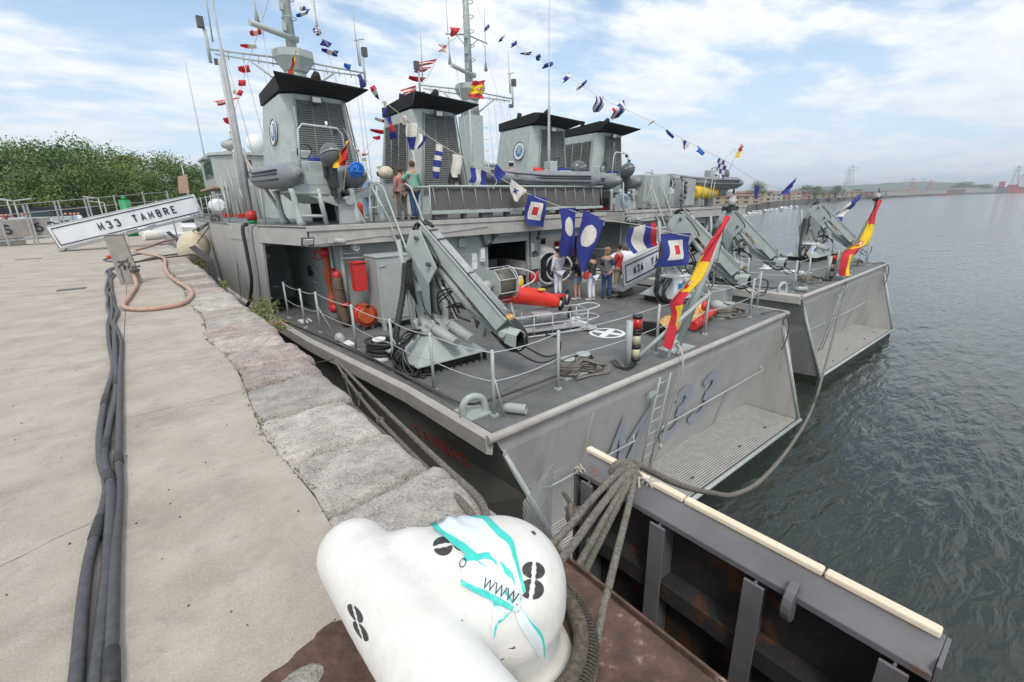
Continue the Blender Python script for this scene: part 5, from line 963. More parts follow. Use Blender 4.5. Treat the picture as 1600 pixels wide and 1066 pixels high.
# ------------------------------------------------------------------ inflatable boats on the upper decks
def rhib(loc, rot, lab, length=4.6, group='grey inflatable boats stowed on the upper decks', arch=True):
    loc = Vector(loc); t = empty('inflatable_boat', loc, lab, 'inflatable boat', group); M = Rz(rot)
    def T(x, y, z): return loc+M@Vector((x, y, z))
    Lh = length
    path = [(-.88, -.62, .30), (-.88, -.60, .30), (-.88, -.12, .30), (-.88, .3, .30), (-.88, Lh*.45, .32), (-.70, Lh*.68, .40), (-.36, Lh*.82, .52), (0, Lh*.86, .58), (.36, Lh*.82, .52), (.70, Lh*.68, .40), (.88, Lh*.45, .32), (.88, .3, .30), (.88, -.12, .30), (.88, -.60, .30), (.88, -.62, .30)]
    rr = [.03, .14, .32, .33, .31, .27, .25, .25, .25, .27, .31, .33, .32, .14, .03]
    q = [T(*p) for p in path]
    # subdivide
    qq = spline(q, 4); n = len(qq); r2 = [rr[min(14, int(i/4))]*(1-(i % 4)/4)+rr[min(14, int(i/4)+1)]*((i % 4)/4) for i in range(n)]
    tb = P('tube', 'rib_grey', t, lambda b: b.tube(qq, r2, 18))
    for s in (-1, 1):
        for dz in (-.10, .04, .13):
            P('rubbing_strake', 'rib_dark', tb, lambda b: b.tube([T(s*1.21, 0, .30+dz), T(s*1.205, Lh*.3, .31+dz), T(s*1.19, Lh*.45, .32+dz), T(s*.99, Lh*.66, .40+dz), T(s*.6, Lh*.84, .52+dz)], .028, 5))
        P('grab_line', 'black', tb, lambda b: [b.tube(sag(T(s*.86, .4+.8*k, .585), T(s*.86, 1.05+.8*k, .6), -.02, 4), .015, 5) for k in range(3)]+[b.box(T(s*.84, .4+.8*k, .60), (.1, .16, .04), M) for k in range(4)])
    def hullb(b):
        st_ = [(-.05, .60, .10, -.42), (Lh*.35, .60, .10, -.42), (Lh*.6, .48, .2, -.32), (Lh*.8, .2, .4, 0), (Lh*.88, .02, .55, .35)]
        vs = []
        for y, w_, zc, zk in st_: vs += [T(-w_, y, .22), T(-w_*.9, y, zc-.14), T(0, y, zk), T(w_*.9, y, zc-.14), T(w_, y, .22)]
        b.add(vs, [(5*i+j, 5*i+j+1, 5*i+j+6, 5*i+j+5) for i in range(4) for j in range(4)]+[(4, 3, 2, 1, 0)])
        b.box(T(0, -.03, .24), (1.15, .06, .34), M)
    P('hull', 'paint_pale', t, hullb)
    P('floor', 'paint_grey', t, lambda b: b.box(T(0, Lh*.35, .16), (1.1, Lh*.68, .04), M))
    co = P('console', 'paint_pale', t, lambda b: (b.box(T(-.05, 1.15, .62), (.5, .35, .85), M), b.box(T(-.05, .55, .45), (.4, .6, .5), M)), .03)
    P('wheel', 'black', co, lambda b: b.ring(T(-.05, .90, 1.0), .2, .018, ax=M@Vector((0, 1, .4)), n=16, m=5))
    P('seat', 'flag_blue', co, lambda b: b.box(T(.12, .5, .75), (.4, .45, .12), M), .03)
    en = empty('outboard_engine', T(.15, -.22, .5), parent=t)
    P('cowling', 'engine_grey', en, lambda b: b.ball(T(.15, -.30, .80), (.26, .38, .32), nu=18, nv=12, rot=M@Matrix.Rotation(R(-24), 3, 'X')))
    P('cowling_stripe', 'steel', en, lambda b: b.tube([T(.15+.27*math.cos(R(a)), -.30+.38*math.sin(R(a)), .84-.1*math.sin(R(a))) for a in range(170, 375, 12)], .014, 5))
    P('leg', 'engine_dark', en, lambda b: (b.box(T(.15, -.27, .28), (.18, .30, .62), M), b.box(T(.15, -.24, -.12), (.10, .22, .42), M), b.ball(T(.15, -.30, -.30), (.07, .26, .07), rot=M), b.box(T(.15, -.12, .42), (.3, .16, .34), M)), .02)
    P('propeller', 'metal_dark', en, lambda b: [b.box(T(.15, -.56, -.30)+M@(Matrix.Rotation(R(120*k), 3, 'Y')@Vector((0, 0, .09))), (.08, .015, .14), M@Matrix.Rotation(R(120*k), 3, 'Y')) for k in range(3)])
    if arch:
        ar = P('roll_bar', 'steel', t, lambda b: b.tube([T(-.55, .10, .35), T(-.48, .05, 1.45), T(-.36, .03, 1.58), T(.58, .03, 1.55), T(.72, .05, 1.42), T(.82, .10, .42)], .028, 7))
        P('nav_light', 'white', ar, lambda b: b.tube([T(.3, .03, 1.58), T(.3, .03, 1.70)], .035, 8))
        P('nav_light', 'black', ar, lambda b: (b.box(T(.85, .05, 1.25), (.1, .08, .12), M), b.box(T(.5, .0, 1.45), (.12, .08, .12), M)))
        P('aerial', 'steel', ar, lambda b: b.tube([T(-.5, .05, 1.4), T(-.5, .05, 2.0)], .01, 4))
    return t
rb1 = rhib((4.32, 13.65, 2.38), 6, 'grey inflatable boat with open roll bar on trestle nearest the quay', length=4.4)
index()
rb3 = copy_tree(rb1, (13.9, .85, 0), label='grey inflatable boat seen end on above the hidden far trestle, next to grey cylinder locker')
rb2 = rhib((14.6, 14.0, 2.35), 78, 'long dark inflatable boat lying crosswise behind the stowed mesh gangway', length=4.8, arch=False)
index()
rb4 = copy_tree(rb2, (13.1, .45, .0), label='farthest inflatable boat, lying crosswise on the outboard ship above the yellow tank')
def cradle(loc, lab):
    loc = Vector(loc); t = empty('boat_cradle', loc, lab, 'boat cradle', 'steel cradles under the inflatable boats')
    def T(x, y, z): return loc+Vector((x, y, z))
    for i, (x, y) in enumerate(((-1.0, 0), (.55, -.05), (-.9, 2.2), (.8, 2.2), (1.35, .1))):
        P('leg', 'paint_pale', t, lambda b: (b.tube([T(x, y, 0), T(x-.03, y, .12), T(x-.10, y, .8), T(x-.12, y, .95)], [.14, .085, .075, .09], 8)))
    P('cross_beam', 'paint_pale', t, lambda b: (b.tube([T(-1.1, 0, .85), T(-.2, 0, .80)], .06, 6), b.tube([T(-1.0, 0, .25), T(-.35, -.02, .22)], .045, 6), b.tube([T(-.35, 0, 0), T(-.45, 0, .95)], .07, 6), b.tube([T(-1.0, 0, .9), T(-.9, 2.2, .9)], .06, 6), b.tube([T(.5, 0, .9), T(.7, 2.2, .9)], .06, 6)))
    P('chock', 'paint_grey', t, lambda b: (b.prism([T(-1.1, -.02, .92), T(-.95, -.02, 1.12), T(0.15, -.02, .62), T(1.25, -.02, 1.12), T(1.35, -.02, .92), T(.15, -.02, .42)], (0, .12, 0)), b.prism([T(.0, -.1, 0), T(.75, -.1, 0), T(.5, -.1, .55), T(.25, -.1, .72), T(.05, -.1, .62)], (0, .1, 0)), b.tube([T(.3, -.2, .62), T(.3, .15, .62)], .12, 12)))
    return t
cd1 = cradle((4.5, 13.35, UD), 'steel trestle cradle under the inflatable boat nearest the quay')
index(); copy_tree(cd1, (13.9, .85, 0), label='steel trestle cradle under the end-on inflatable boat of the outer ship')
def gear(name, loc, lab, cat, parts, group=None):
    t = empty(name, loc, lab, cat, group)
    for nm, m_, fn, *bv in parts: P(nm, m_, t, fn, *(bv or []))
    return t
# bundle of blue plastic and folded ensign on the boat engine
b = MB()
for k in range(9): b.box(Vector((4.98, 12.9, 2.82))+Vector([rnd.uniform(-.12, .12), rnd.uniform(-.1, .1), rnd.uniform(-.12, .12)]), (.2, .04, .22), Matrix.Rotation(rnd.uniform(0, 3), 3, 'Y')@Matrix.Rotation(rnd.uniform(-.6, .6), 3, 'X'))
b.ring((4.98, 12.85, 2.82), .17, .04, ax=(.2, 1, .3), n=12); b.build('plastic_bundle', 'blue_plastic', None, 'bright blue plastic bundle hanging at the outboard engine', 'bundle', bevel=.01)
# fenders
def ball_fender(p, r, lab, tilt=20):
    t = empty('fender', p, lab, 'fender'); M = Matrix.Rotation(R(tilt), 3, 'Y')@Matrix.Rotation(R(15), 3, 'X')
    P('body', 'fender_cream', t, lambda b: b.ball(p, (r, r, r*1.25), rot=M, nu=22, nv=16)); P('end_cap', 'rubber', t, lambda b: (b.ball(Vector(p)-M@Vector((0, 0, r*1.12)), (r*.42, r*.42, r*.3), rot=M), b.tube([Vector(p)+M@Vector((0, 0, r*1.2)), Vector(p)+M@Vector((0, 0, r*1.5))], .05, 8))); return t
ball_fender(dist(303, 387, 24), .60, 'cream ball fender hanging between the quay and grey hull')
ball_fender(ony(602, 270, 15.5), .21, 'cream and black fender hung on the upper deck left of man in green', 80)
b = MB(); pf = dist(303, 384, 24); rp_ = Vector((2.5, 21.5, UD+.1))
for k in range(6): b.tube([rp_+Vector((0, .1*k-.3, 0)), pf+Vector((rnd.uniform(-.25, .35), rnd.uniform(-.4, .2), .6))], .022, 5)
b.ring(rp_, .14, .05, ax=(0, 1, 0), n=10); b.tube([rp_, (1.7, 24, .2)], .02, 5); b.build('fender_lines', 'rope_dark', None, 'dark ropes holding the cream ball fender on the ship side', 'rope')
b = MB(); b.tube(spline([(2.66, 16.0, 1.42), (2.5, 15.95, 1.30), (2.5, 16.0, .6), (2.52, 16.25, -.3), (2.45, 17.0, -1.1), (2.2, 17.6, -1.5)], 8), .055, 8); b.build('hull_hose', 'rubber', None, 'black hose hanging down the grey bulwark beside raked opening', 'hose')
for y, z1, lab in ((18.7, -1.3, 'thin dark line hanging on the hull just aft of the ball fender'), (16.4, -1.2, 'thin dark line dangling beside the black hose'), (15.1, -1.4, 'thin dark line hanging across the edge of the raked opening')):
    b = MB(); b.tube(spline([(2.72, y, 1.42), (2.58, y, 1.2), (2.56, y+.05, 0), (2.5, y+.25, z1)]), .014, 5); b.build('hanging_line', 'rope_dark', None, lab, 'rope')
# angled steel brackets on the quay edge
for px, py, lab in ((312, 410, 'dark angled steel bracket on quay edge in front of the ball fender'), (262, 378, 'dark angled steel bracket farther along the quay by the work boat')):
    p = lev(px, py, 0); p.x = 1.62; b = MB(); b.prism([p+Vector((-.25, 0, .55)), p+Vector((-.05, 0, .62)), p+Vector((.42, -.1, .05)), p+Vector((.45, -.1, -1.2)), p+Vector((.2, -.1, -1.2)), p+Vector((.18, -.1, 0))], (0, .12, 0)); b.build('bracket', 'metal_dark', None, lab, 'bracket', 'steel brackets along the quay edge', bevel=.01)

# ------------------------------------------------------------------ gear in the well deck
gear('red_box', (4.72, 12.4, 0), 'red metal box mounted left of the grey cabinet', 'box', [('body', 'red', lambda b: (b.box((4.42, 12.1, .05), (.34, .3, .74)), b.box((4.42, 12.08, .44), (.37, .34, .04))), .02), ('bracket', 'metal_dark', lambda b: (b.box((4.42, 12.35, .35), (.06, .25, .06)), b.box((4.42, 12.35, -.2), (.06, .25, .06))))])
gear('rescue_reel', (4.55, 12.5, -1.0), 'round orange and red line reel on the deck by the cabinet', 'reel', [('drum', 'red', lambda b: b.tube([(4.42, 12.2, -.98), (4.42, 11.86, -.98)], .30, 22)), ('cover', 'orange_net', lambda b: (b.tube([(4.42, 11.85, -.98), (4.42, 11.80, -.98)], [.27, .2], 20), b.box((4.38, 11.88, -.74), (.12, .2, .16), Rz(15)))), ('handle', 'black', lambda b: b.box((4.42, 11.82, -.72), (.16, .08, .06))), ('stand', 'metal_dark', lambda b: (b.box((4.3, 12.0, -1.34), (.06, .3, .12)), b.box((4.55, 12.0, -1.34), (.06, .3, .12))))])
def sling(b):
    pts = [Vector((4.08, 13.6, .72)), Vector((4.05, 13.45, .35)), Vector((4.04, 13.4, -.2)), Vector((4.04, 13.4, -.7)), Vector((4.04, 13.35, -1.0))]
    b.tube(spline(pts, 5), [.10+.03*math.sin(i*.9) for i in range(21)], 9)
gear('rescue_net', (4.05, 13.4, 0), 'orange rescue net bag hanging on the side wall from a red valve', 'net', [('bag', 'orange_net', sling), ('valve', 'red', lambda b: (b.ball((4.05, 13.5, .62), (.17, .16, .15)), b.ring((3.92, 13.7, .55), .12, .022, ax=(.5, 1, 0)), b.ball((4.05, 13.35, -.95), (.16, .2, .15)), b.tube([(4.08, 14.6, .92), (4.08, 13.9, .92)], .1, 8), b.tube([(4.1, 13.2, .2), (4.1, 13.0, -.1), (4.1, 12.9, -.9)], .035, 6)))])
gear('canvas_bag', (4.05, 12.75, -.6), 'long brown canvas stretcher bag leaning upright by the grey cabinet', 'bag', [('bag', 'brown_canvas', lambda b: b.tube(spline([(4.08, 12.85, .02), (4.05, 12.8, -.2), (4.05, 12.75, -.8), (4.1, 12.6, -1.36)], 4), [.06, .12, .13, .13, .14, .14, .15, .15, .15, .15, .14, .12, .08], 9)), ('cap', 'red', lambda b: (b.ball((4.08, 12.82, .05), (.12, .11, .14)), b.tube([(4.02, 12.66, -.78), (4.2, 12.5, -.72)], .05, 7))), ('strap', 'rope_brown', lambda b: [b.ring((4.06, 12.76, -.3-.25*k), .14, .012, n=12, m=4) for k in range(4)])])
for i, x in enumerate((11.18, 11.42)):
    gear('fire_extinguisher', (x, 12.8, -.85), ('left' if i == 0 else 'right')+' one of two red fire extinguishers hung left of the sailor in white', 'fire extinguisher', [('cylinder', 'red', lambda b: b.tube([(x, 12.8, -1.02), (x, 12.8, -.98), (x, 12.8, -.70), (x, 12.8, -.62)], [.07, .095, .095, .04], 12)), ('head', 'black', lambda b: (b.box((x, 12.8, -.58), (.07, .07, .06)), b.tube(spline([(x, 12.78, -.58), (x-.1, 12.74, -.62), (x-.09, 12.74, -.9)]), .014, 5)))], 'red fire extinguishers')
gear('gas_cylinder', (10.6, 12.6, -1.0), 'yellow diving gas cylinder with cream top by the open doorway', 'gas cylinder', [('cylinder', 'yellow', lambda b: b.tube([(10.55, 12.7, DK), (10.55, 12.7, DK+.55), (10.55, 12.7, DK+.62)], [.13, .13, .1], 14)), ('shoulder', 'fender_cream', lambda b: b.ball((10.55, 12.7, DK+.63), (.11, .11, .10))), ('band', 'black', lambda b: (b.tube([(10.55, 12.7, DK+.28), (10.55, 12.7, DK+.33)], .138, 14), b.box((10.5, 12.58, DK+.1), (.1, .05, .1))))])
# hyperbaric chamber mouth in bay
gear('recompression_chamber', (12.3, 13.2, -.6), 'white round diving chamber with open steel ring behind the sailor', 'diving chamber', [('shell', 'white_paint', lambda b: b.tube([(12.1, 15.2, -.55), (12.1, 13.15, -.55), (12.1, 13.0, -.55)], [.85, .85, .72], 28)), ('rim', 'steel', lambda b: (b.ring((12.2, 12.93, -.6), .62, .06, ax=(0, 1, 0), n=28), b.ring((12.55, 12.75, -.62), .52, .045, ax=(.6, 1, 0), n=28))), ('opening', 'matt_black', lambda b: b.tube([(12.2, 12.99, -.6), (12.2, 12.97, -.6)], .56, 24))])  # the opening is a black disc, painted for the shade inside the chamber
# dark workshop content and red hoses in the open bays
gear('stored_gear', (10, 14.5, DK), 'jumble of dark gear stored inside the open workshop bay', 'equipment', [('gear_box', 'metal_dark', lambda b: [b.box((9.5+rnd.uniform(0, 1.4), 14.9+rnd.uniform(-.2, .3), DK+rnd.uniform(.2, 1.9)), (rnd.uniform(.1, .5), .2, rnd.uniform(.1, .4))) for k in range(14)]), ('panel', 'metal_dark', lambda b: b.box((9.9, 14.0, -.6), (1.0, .1, .9), Matrix.Rotation(.2, 3, 'X'))), ('shelf', 'recess_grey', lambda b: [b.b2((9.2, 15.0, DK+.6*k), (11.2, 15.4, DK+.6*k+.03)) for k in (1,)])])
gear('red_gear', (14.5, 14, DK), 'dark red gear bags hanging in the bay behind the visitors', 'bag', [('red_bag', 'red', lambda b: [b.box((12.9+rnd.uniform(-.6, .9), 13.4+rnd.uniform(-.2, .3), DK+rnd.uniform(.9, 1.9)), (.25, .2, rnd.uniform(.2, .5))) for k in range(7)], .04)])
# ROV on its cage
def rov(b):
    b.tube(spline([(6.85, 9.15, -.36), (7.1, 8.98, -.36), (7.55, 8.72, -.44), (7.95, 8.50, -.56), (8.2, 8.38, -.66)], 5), [.13, .17, .20, .22, .23, .235, .24, .24, .24, .235, .23, .225, .215, .205, .195, .185, .175, .165, .16, .155, .15], 16)
rv = gear('underwater_vehicle', (7.7, 8.7, -.6), 'bright red torpedo-shaped underwater vehicle lying on a steel cage', 'underwater drone', [('body', 'orange_red', rov), ('thruster', 'black', lambda b: (b.ring((8.30, 8.32, -.69), .16, .035, ax=(1, -.6, -.3), n=18), b.ring((8.75, 8.55, -.62), .19, .03, ax=(1, -.6, -.2), n=18), b.ring((8.5, 8.2, -.95), .13, .03, ax=(1, -.6, -.2), n=14), b.ring((6.9, 8.75, -.95), .15, .04, ax=(1, -.6, -.2), n=14))), ('lens', 'steel', lambda b: (b.ball((8.29, 8.33, -.69), .09), b.ball((8.73, 8.56, -.62), .08))), ('side_pod', 'red', lambda b: (b.tube([(7.9, 8.85, -.50), (8.68, 8.58, -.61)], [.07, .10], 10))), ('decal', 'yellow', lambda b: b.box((7.75, 8.5, -.26), (.18, .14, .03), Rz(-20)))])
def cage(b):
    z0, z1 = DK+.06, -.82; c_ = [Vector((6.9, 9.05, 0)), Vector((8.9, 8.35, 0)), Vector((8.7, 7.75, 0)), Vector((6.75, 8.35, 0))]
    for z in (z0, z1, DK+.35): b.tube([Vector((p.x, p.y, z)) for p in c_+[c_[0]]], .022 if z > -1 else .018, 6)
    for p in c_: b.tube([(p.x, p.y, z0), (p.x, p.y, z1)], .02, 6)
    for k in range(1, 4):
        for a, d in ((c_[0], c_[1]), (c_[3], c_[2])): p = a.lerp(d, k/4); b.tube([(p.x, p.y, z0), (p.x, p.y, z1)], .014, 6)
    b.tube(spline([(8.7, 7.75, z1), (9.2, 7.8, z1+.03), (9.25, 8.2, z1+.03), (8.9, 8.35, z1)]), .022, 6); b.tube(spline([(8.7, 7.75, z1-.28), (9.2, 7.8, z1-.26), (9.25, 8.2, z1-.26), (8.9, 8.35, z1-.28)]), .018, 6)
    for p, q_ in ((c_[0], c_[3]), (c_[1], c_[2])): b.box(((p.x+q_.x)/2, (p.y+q_.y)/2, z0+.03), (.3, .8, .05))
b = MB(); cage(b); b.box((7.8, 8.4, DK+.12), (1.9, .25, .05), Rz(-19)); b.box((7.7, 8.4, -.88), (.5, .5, .05), Rz(-19)); b.build('vehicle_cage', 'steel', None, 'open tubular steel cage on the deck under the red underwater vehicle', 'cage')
# stretcher with gold foil
def foil(u, v):
    x = 9.75+2.1*u; y = 6.02+.62*v+.1*u; z = DK+.10+.30*math.sin(math.pi*v)*(.7+.4*math.sin(u*7))+.05*noise.noise((u*9, v*9, 2)); return Vector((x, y, z))
gear('stretcher', (10.8, 6.5, DK), 'stretcher with dummy wrapped in gold foil on the deck by the ensign', 'stretcher', [('foil_blanket', 'gold', lambda b: b.grid(foil, 26, 14)), ('foil_hood', 'gold', lambda b: b.ball((12.0, 6.5, DK+.32), (.3, .22, .26), nu=16, nv=10)), ('boots', 'black', lambda b: (b.box((9.6, 6.35, DK+.18), (.12, .2, .34), Rz(20)), b.box((9.65, 6.6, DK+.16), (.12, .2, .3), Rz(20)))), ('face', 'red', lambda b: b.ball((11.9, 6.3, DK+.42), (.14, .1, .14))), ('red_roll', 'red', lambda b: (b.tube([(10.6, 5.88, DK+.16), (11.3, 5.98, DK+.18)], .12, 12), b.tube([(11.2, 6.0, DK+.2), (12.1, 6.15, DK+.26)], .10, 10))), ('straps', 'black', lambda b: [b.tube(spline([foil(u, 0)+Vector((0, 0, -.05)), foil(u, .5)+Vector((0, 0, .03)), foil(u, 1)]), .018, 5) for u in (.3, .62)]+[b.ring((11.4+.1*k, 6.5, DK+.2), .1, .02, ax=(k, 1, 0)) for k in range(3)]), ('frame', 'metal_dark', lambda b: [b.tube([(9.5, 6.0+.7*k, DK+.05), (12.2, 6.2+.7*k, DK+.05)], .022, 6) for k in (0, 1)]), ('helmet', 'recess_grey', lambda b: b.ball((12.45, 6.25, DK+.35), (.16, .2, .15)))])
# machinery and coils on the outboard side of the well deck
b = MB()
for k in range(7): b.ring((13.2+rnd.uniform(-.1, .1), 10.3, DK+.05+.03*k), .42, .03, n=20, m=6)
b.build('rope_coil', 'rope', None, 'coil of pale rope on the deck beside the white bannered gangway', 'rope')
b = MB(); b.tube([(13.6, 10.6, DK), (13.6, 10.6, DK+.3)], .22, 16); b.tube([(13.6, 10.6, DK+.3), (13.6, 10.6, DK+.34)], .3, 18); b.build('deck_capstan', 'paint_pale', None, 'pale grey capstan standing beside coil of rope', 'capstan')

# ------------------------------------------------------------------ gangways with name banners
def banner_gangway(a, d, h, lab, texts, size, t_col='navy_text', wheel=True, round_=False, wdir=(0, 1, 0), wid=.75, frame=True):
    a = Vector(a); d = Vector(d); ax = (d-a); L_ = ax.length; ax.normalize(); upv = Vector((0, 0, 1)); nrm = ax.cross(upv).normalized()
    upn = nrm.cross(ax).normalized()
    t = empty('gangway', a, lab, 'gangway')
    o_ = a
    def Q(u, z, n_=0): return o_+ax*u+upn*z-nrm*n_*-1
    wd = Vector(wdir)*wid
    P('walkway', 'galv', t, lambda b: b.prism([Q(-.1, -.12), Q(L_, -.12), Q(L_, .0), Q(-.1, .0)], wd), .01)
    pan = P('banner', 'banner_white', t, lambda b: b.grid(lambda u, v: Q(L_*u, .06+h*v, .012+.010*math.sin(u*40+v*3)*math.sin(v*3.1)), 60, 6))
    P('back_panel', 'banner_white', t, lambda b: b.grid(lambda u, v: Q(L_*u, .06+h*v)+wd, 2, 2))
    P('top_rail', 'paint_pale', t, lambda b: (b.tube([Q(-.02, .04), Q(-.02, h+.08), Q(L_-.02, h+.08), Q(L_-.02, .04)], .03, 6), b.tube([Q(-.02, h+.08)+wd, Q(L_, h+.08)+wd], .03, 6)))
    if frame:
        def bd(b):
            m_ = .10
            pts_ = [Q(m_, m_+.05, .03), Q(m_, h-.04, .03), Q(L_-m_, h-.04, .03), Q(L_-m_, m_+.05, .03), Q(m_, m_+.05, .03)]
            b.tube(pts_, .022, 4)
        P('border', t_col, t, bd)
    for body, u, s, sxx in texts:
        block_text('letter', body, s*.78, s*.78*.62*sxx/.8, s*.13, s*.26, t_col, t, Q(u, .06+h*.5, .03), ax, upn)
    if wheel: P('wheel', 'metal_dark', t, lambda b: (b.tube([Q(-.05, -.2), Q(-.05, -.2)+wd], .1, 12), b.tube([Q(.05, -.15), Q(.25, -.05)], .03, 6)))
    return t
banner_gangway((-3.05, 31.5, .14), (3.15, 31.5, 1.60), 1.0, 'white gangway banner lettered M33 TAMBRE sloping up from quay to ship', [('M33', 2.25, .50, .74), ('TAMBRE', 4.25, .50, .74)], .46)
g2 = banner_gangway(ony(-75, 382, 40), ony(88, 368, 40), 1.0, 'grey gangway banner lettered S 637 at the left edge, far along the quay', [('637', 4.3, .72, 1.0), ('S', 2.35, .72, .9)], .8, frame=False, wheel=False)
for o in [c for c in bpy.data.objects if c.parent == g2 and c.name.startswith('banner')]: o.data.materials.clear(); o.data.materials.append(MT['post_concrete'])
banner_gangway((12.5, 9.55, -.98), (15.6, 9.75, -.45), .78, 'white gangway banner lettered M36 TAJO behind the visitors, between the ships', [('M36', .85, .36, .62), ('TAJO', 2.15, .36, .8)], .3, wheel=False, wid=.6)

# pale swelling tarpaulin behind the Tajo banner
P('tarpaulin', 'banner_white', None, lambda b: b.ball((13.3, 10.3, -.15), (.75, .3, .3), nu=18, nv=10), label=None)
tag(bpy.data.objects['tarpaulin'], 'white tarpaulin bundle behind the M36 TAJO banner', 'tarpaulin')
# stowed mesh-sided gangway lying across the upper deck
t = empty('stowed_gangway', (11, 13, UD), 'long stowed gangway with grey netted side lying across the upper deck', 'gangway')
P('net', 'mesh_grey', t, lambda b: b.grid(lambda u, v: Vector((7.25+7.9*u, 13.0+.05*v+.02*math.sin(u*70), 1.68+.68*v)), 60, 4))
P('top_rail', 'paint_pale', t, lambda b: (b.tube([(7.2, 12.98, 2.40), (15.25, 12.98, 2.40)], .035, 8), b.tube([(7.2, 13.7, 2.40), (15.25, 13.7, 2.40)], .03, 8)))
P('bottom_beam', 'paint_pale', t, lambda b: (b.b2((7.2, 12.93, 1.56), (15.25, 13.03, 1.66)), b.b2((7.2, 13.1, 1.56), (15.2, 13.7, 1.6))), .01)
for k in range(16): P('lacing', 'rope_white', t, lambda b: b.tube([(7.35+.52*k, 12.975, 2.34), (7.43+.52*k, 12.965, 1.72)], .010, 4))
P('blocks', 'metal_dark', t, lambda b: [b.box((7.6+.9*k, 13.1, UD+.08), (rnd.uniform(.1, .5), .2, .15)) for k in range(9)])
# lockers and tanks on the outboard ship's upper deck
gear('cylinder_locker', (20.5, 14.1, UD), 'tall grey rounded locker on outer ship between inflatable boats', 'locker', [('body', 'paint_grey', lambda b: (b.b2((19.2, 13.8, UD+.06), (20.6, 14.6, 2.95)), b.tube([(20.9, 14.4, UD+.06), (20.9, 14.4, 2.93)], .72, 24)), .02), ('lid', 'paint_pale', lambda b: (b.b2((19.3, 13.9, 2.952), (21.3, 14.6, 2.99)), b.box((20.1, 14.2, 3.1), (.7, .1, .05), Rz(10)), b.tube([(20.3, 14.2, 3.0), (20.3, 14.2, 3.25)], .05, 8), b.tube([(20.0, 14, 3.02), (22, 14, 3.06)], .02, 5))), ('stay', 'paint_pale', lambda b: [b.tube([(x, 13.4, UD), (x+dx, 13.5, 2.75)], .02, 5) for x, dx in ((18.7, .7), (20.7, -.9), (20.0, 1.3), (21.6, -.6), (22.0, .0), (19.3, 0))]), ('door', 'paint_grey', lambda b: b.b2((19.45, 13.77, UD+.2), (20.35, 13.797, 2.75)))])
gear('valve_locker', (22.6, 14, UD), 'smaller grey locker with pipes and valves, left of yellow tank', 'locker', [('body', 'paint_grey', lambda b: (b.b2((23.0, 13.9, UD+.1), (23.9, 14.6, 2.8)),), .02), ('valves', 'metal_dark', lambda b: [b.ball((22.6+rnd.uniform(-.2, .25), 13.8, UD+.4+.12*k), .09, nu=8, nv=6) for k in range(9)]+[b.tube([(22.5, 13.85, UD), (22.8, 13.85, 2.6)], .03, 5)])])
gear('yellow_tank', (25, 14, 1.9), 'yellow horizontal tank on the outer ship under the farthest boat', 'tank', [('tank', 'yellow', lambda b: b.tube([(24.2, 14.2, 2.15), (24.3, 14.2, 2.15), (26.3, 14.2, 2.15), (26.42, 14.2, 2.15)], [.25, .36, .36, .25], 20)), ('saddle', 'paint_pale', lambda b: [b.tube([(x, 13.7, UD), (x+.2, 13.7, 2.85)], .025, 5) for x in (24.3, 25.0, 25.3, 26.9)]+[b.b2((24.4, 13.9, UD), (24.5, 14.5, 1.9)), b.b2((26.0, 13.9, UD), (26.1, 14.5, 1.9))])])
gear('gear_rack', (18.2, 15, UD), 'dark red and black gear rack beyond the end-on inflatable boat', 'rack', [('bags', 'red', lambda b: [b.b2((18.0+.4*k, 16.4, 2.1), (18.36+.4*k, 16.8, 2.85)) for k in range(5)]), ('box', 'rubber', lambda b: b.b2((18.0, 16.3, UD+.15), (20.0, 16.9, 2.08))), ('base', 'red', lambda b: b.b2((17.95, 16.2, UD), (20.0, 17, UD+.14)))])
gear('hose_reel', (17.3, 13.6, 1.9), 'blue hose coil on a grey reel under the end-on boat', 'reel', [('hose', 'cloth_blue', lambda b: [b.ring((17.45, 13.5, 1.85), .2+.02*k, .022, ax=(0, 1, 0), n=18, m=5) for k in range(4)]), ('stand', 'paint_pale', lambda b: (b.b2((17.2, 13.6, UD), (17.75, 13.9, 2.1)), b.tube([(16.95, 13.2, UD), (17.1, 13.4, 2.6)], .03, 6)))])
gear('lifebuoy', (13.2, 15.2, 2.7), 'orange lifebuoy lying on the long crosswise inflatable boat', 'lifebuoy', [('ring', 'orange_red', lambda b: b.ring((12.75, 14.0, 2.98), .26, .07, ax=(.2, -.5, 1), n=22)), ('band', 'white', lambda b: b.ring((13.0, 13.95, 2.99), .075, .012, ax=(0, 1, .1), n=10, m=4))])
gear('red_extinguisher', (5.9, 15, 1.6), 'red fire extinguisher standing on the upper deck by the person in blue', 'fire extinguisher', [('cylinder', 'red', lambda b: b.tube([(6.0, 15.6, UD), (6.0, 15.6, UD+.5), (6.0, 15.6, UD+.58)], [.11, .11, .05], 12)), ('hose', 'black', lambda b: b.tube([(6.0, 15.6, UD+.6), (6.1, 15.55, UD+.4)], .02, 5))])
gear('bin', (5.1, 15.5, 1.4), 'black waste sack standing beside the boat trestle', 'sack', [('sack', 'black', lambda b: b.tube([(5.35, 15.0, UD), (5.35, 15.0, UD+.9), (5.35, 15.0, UD+1.1)], [.22, .24, .1], 12))])

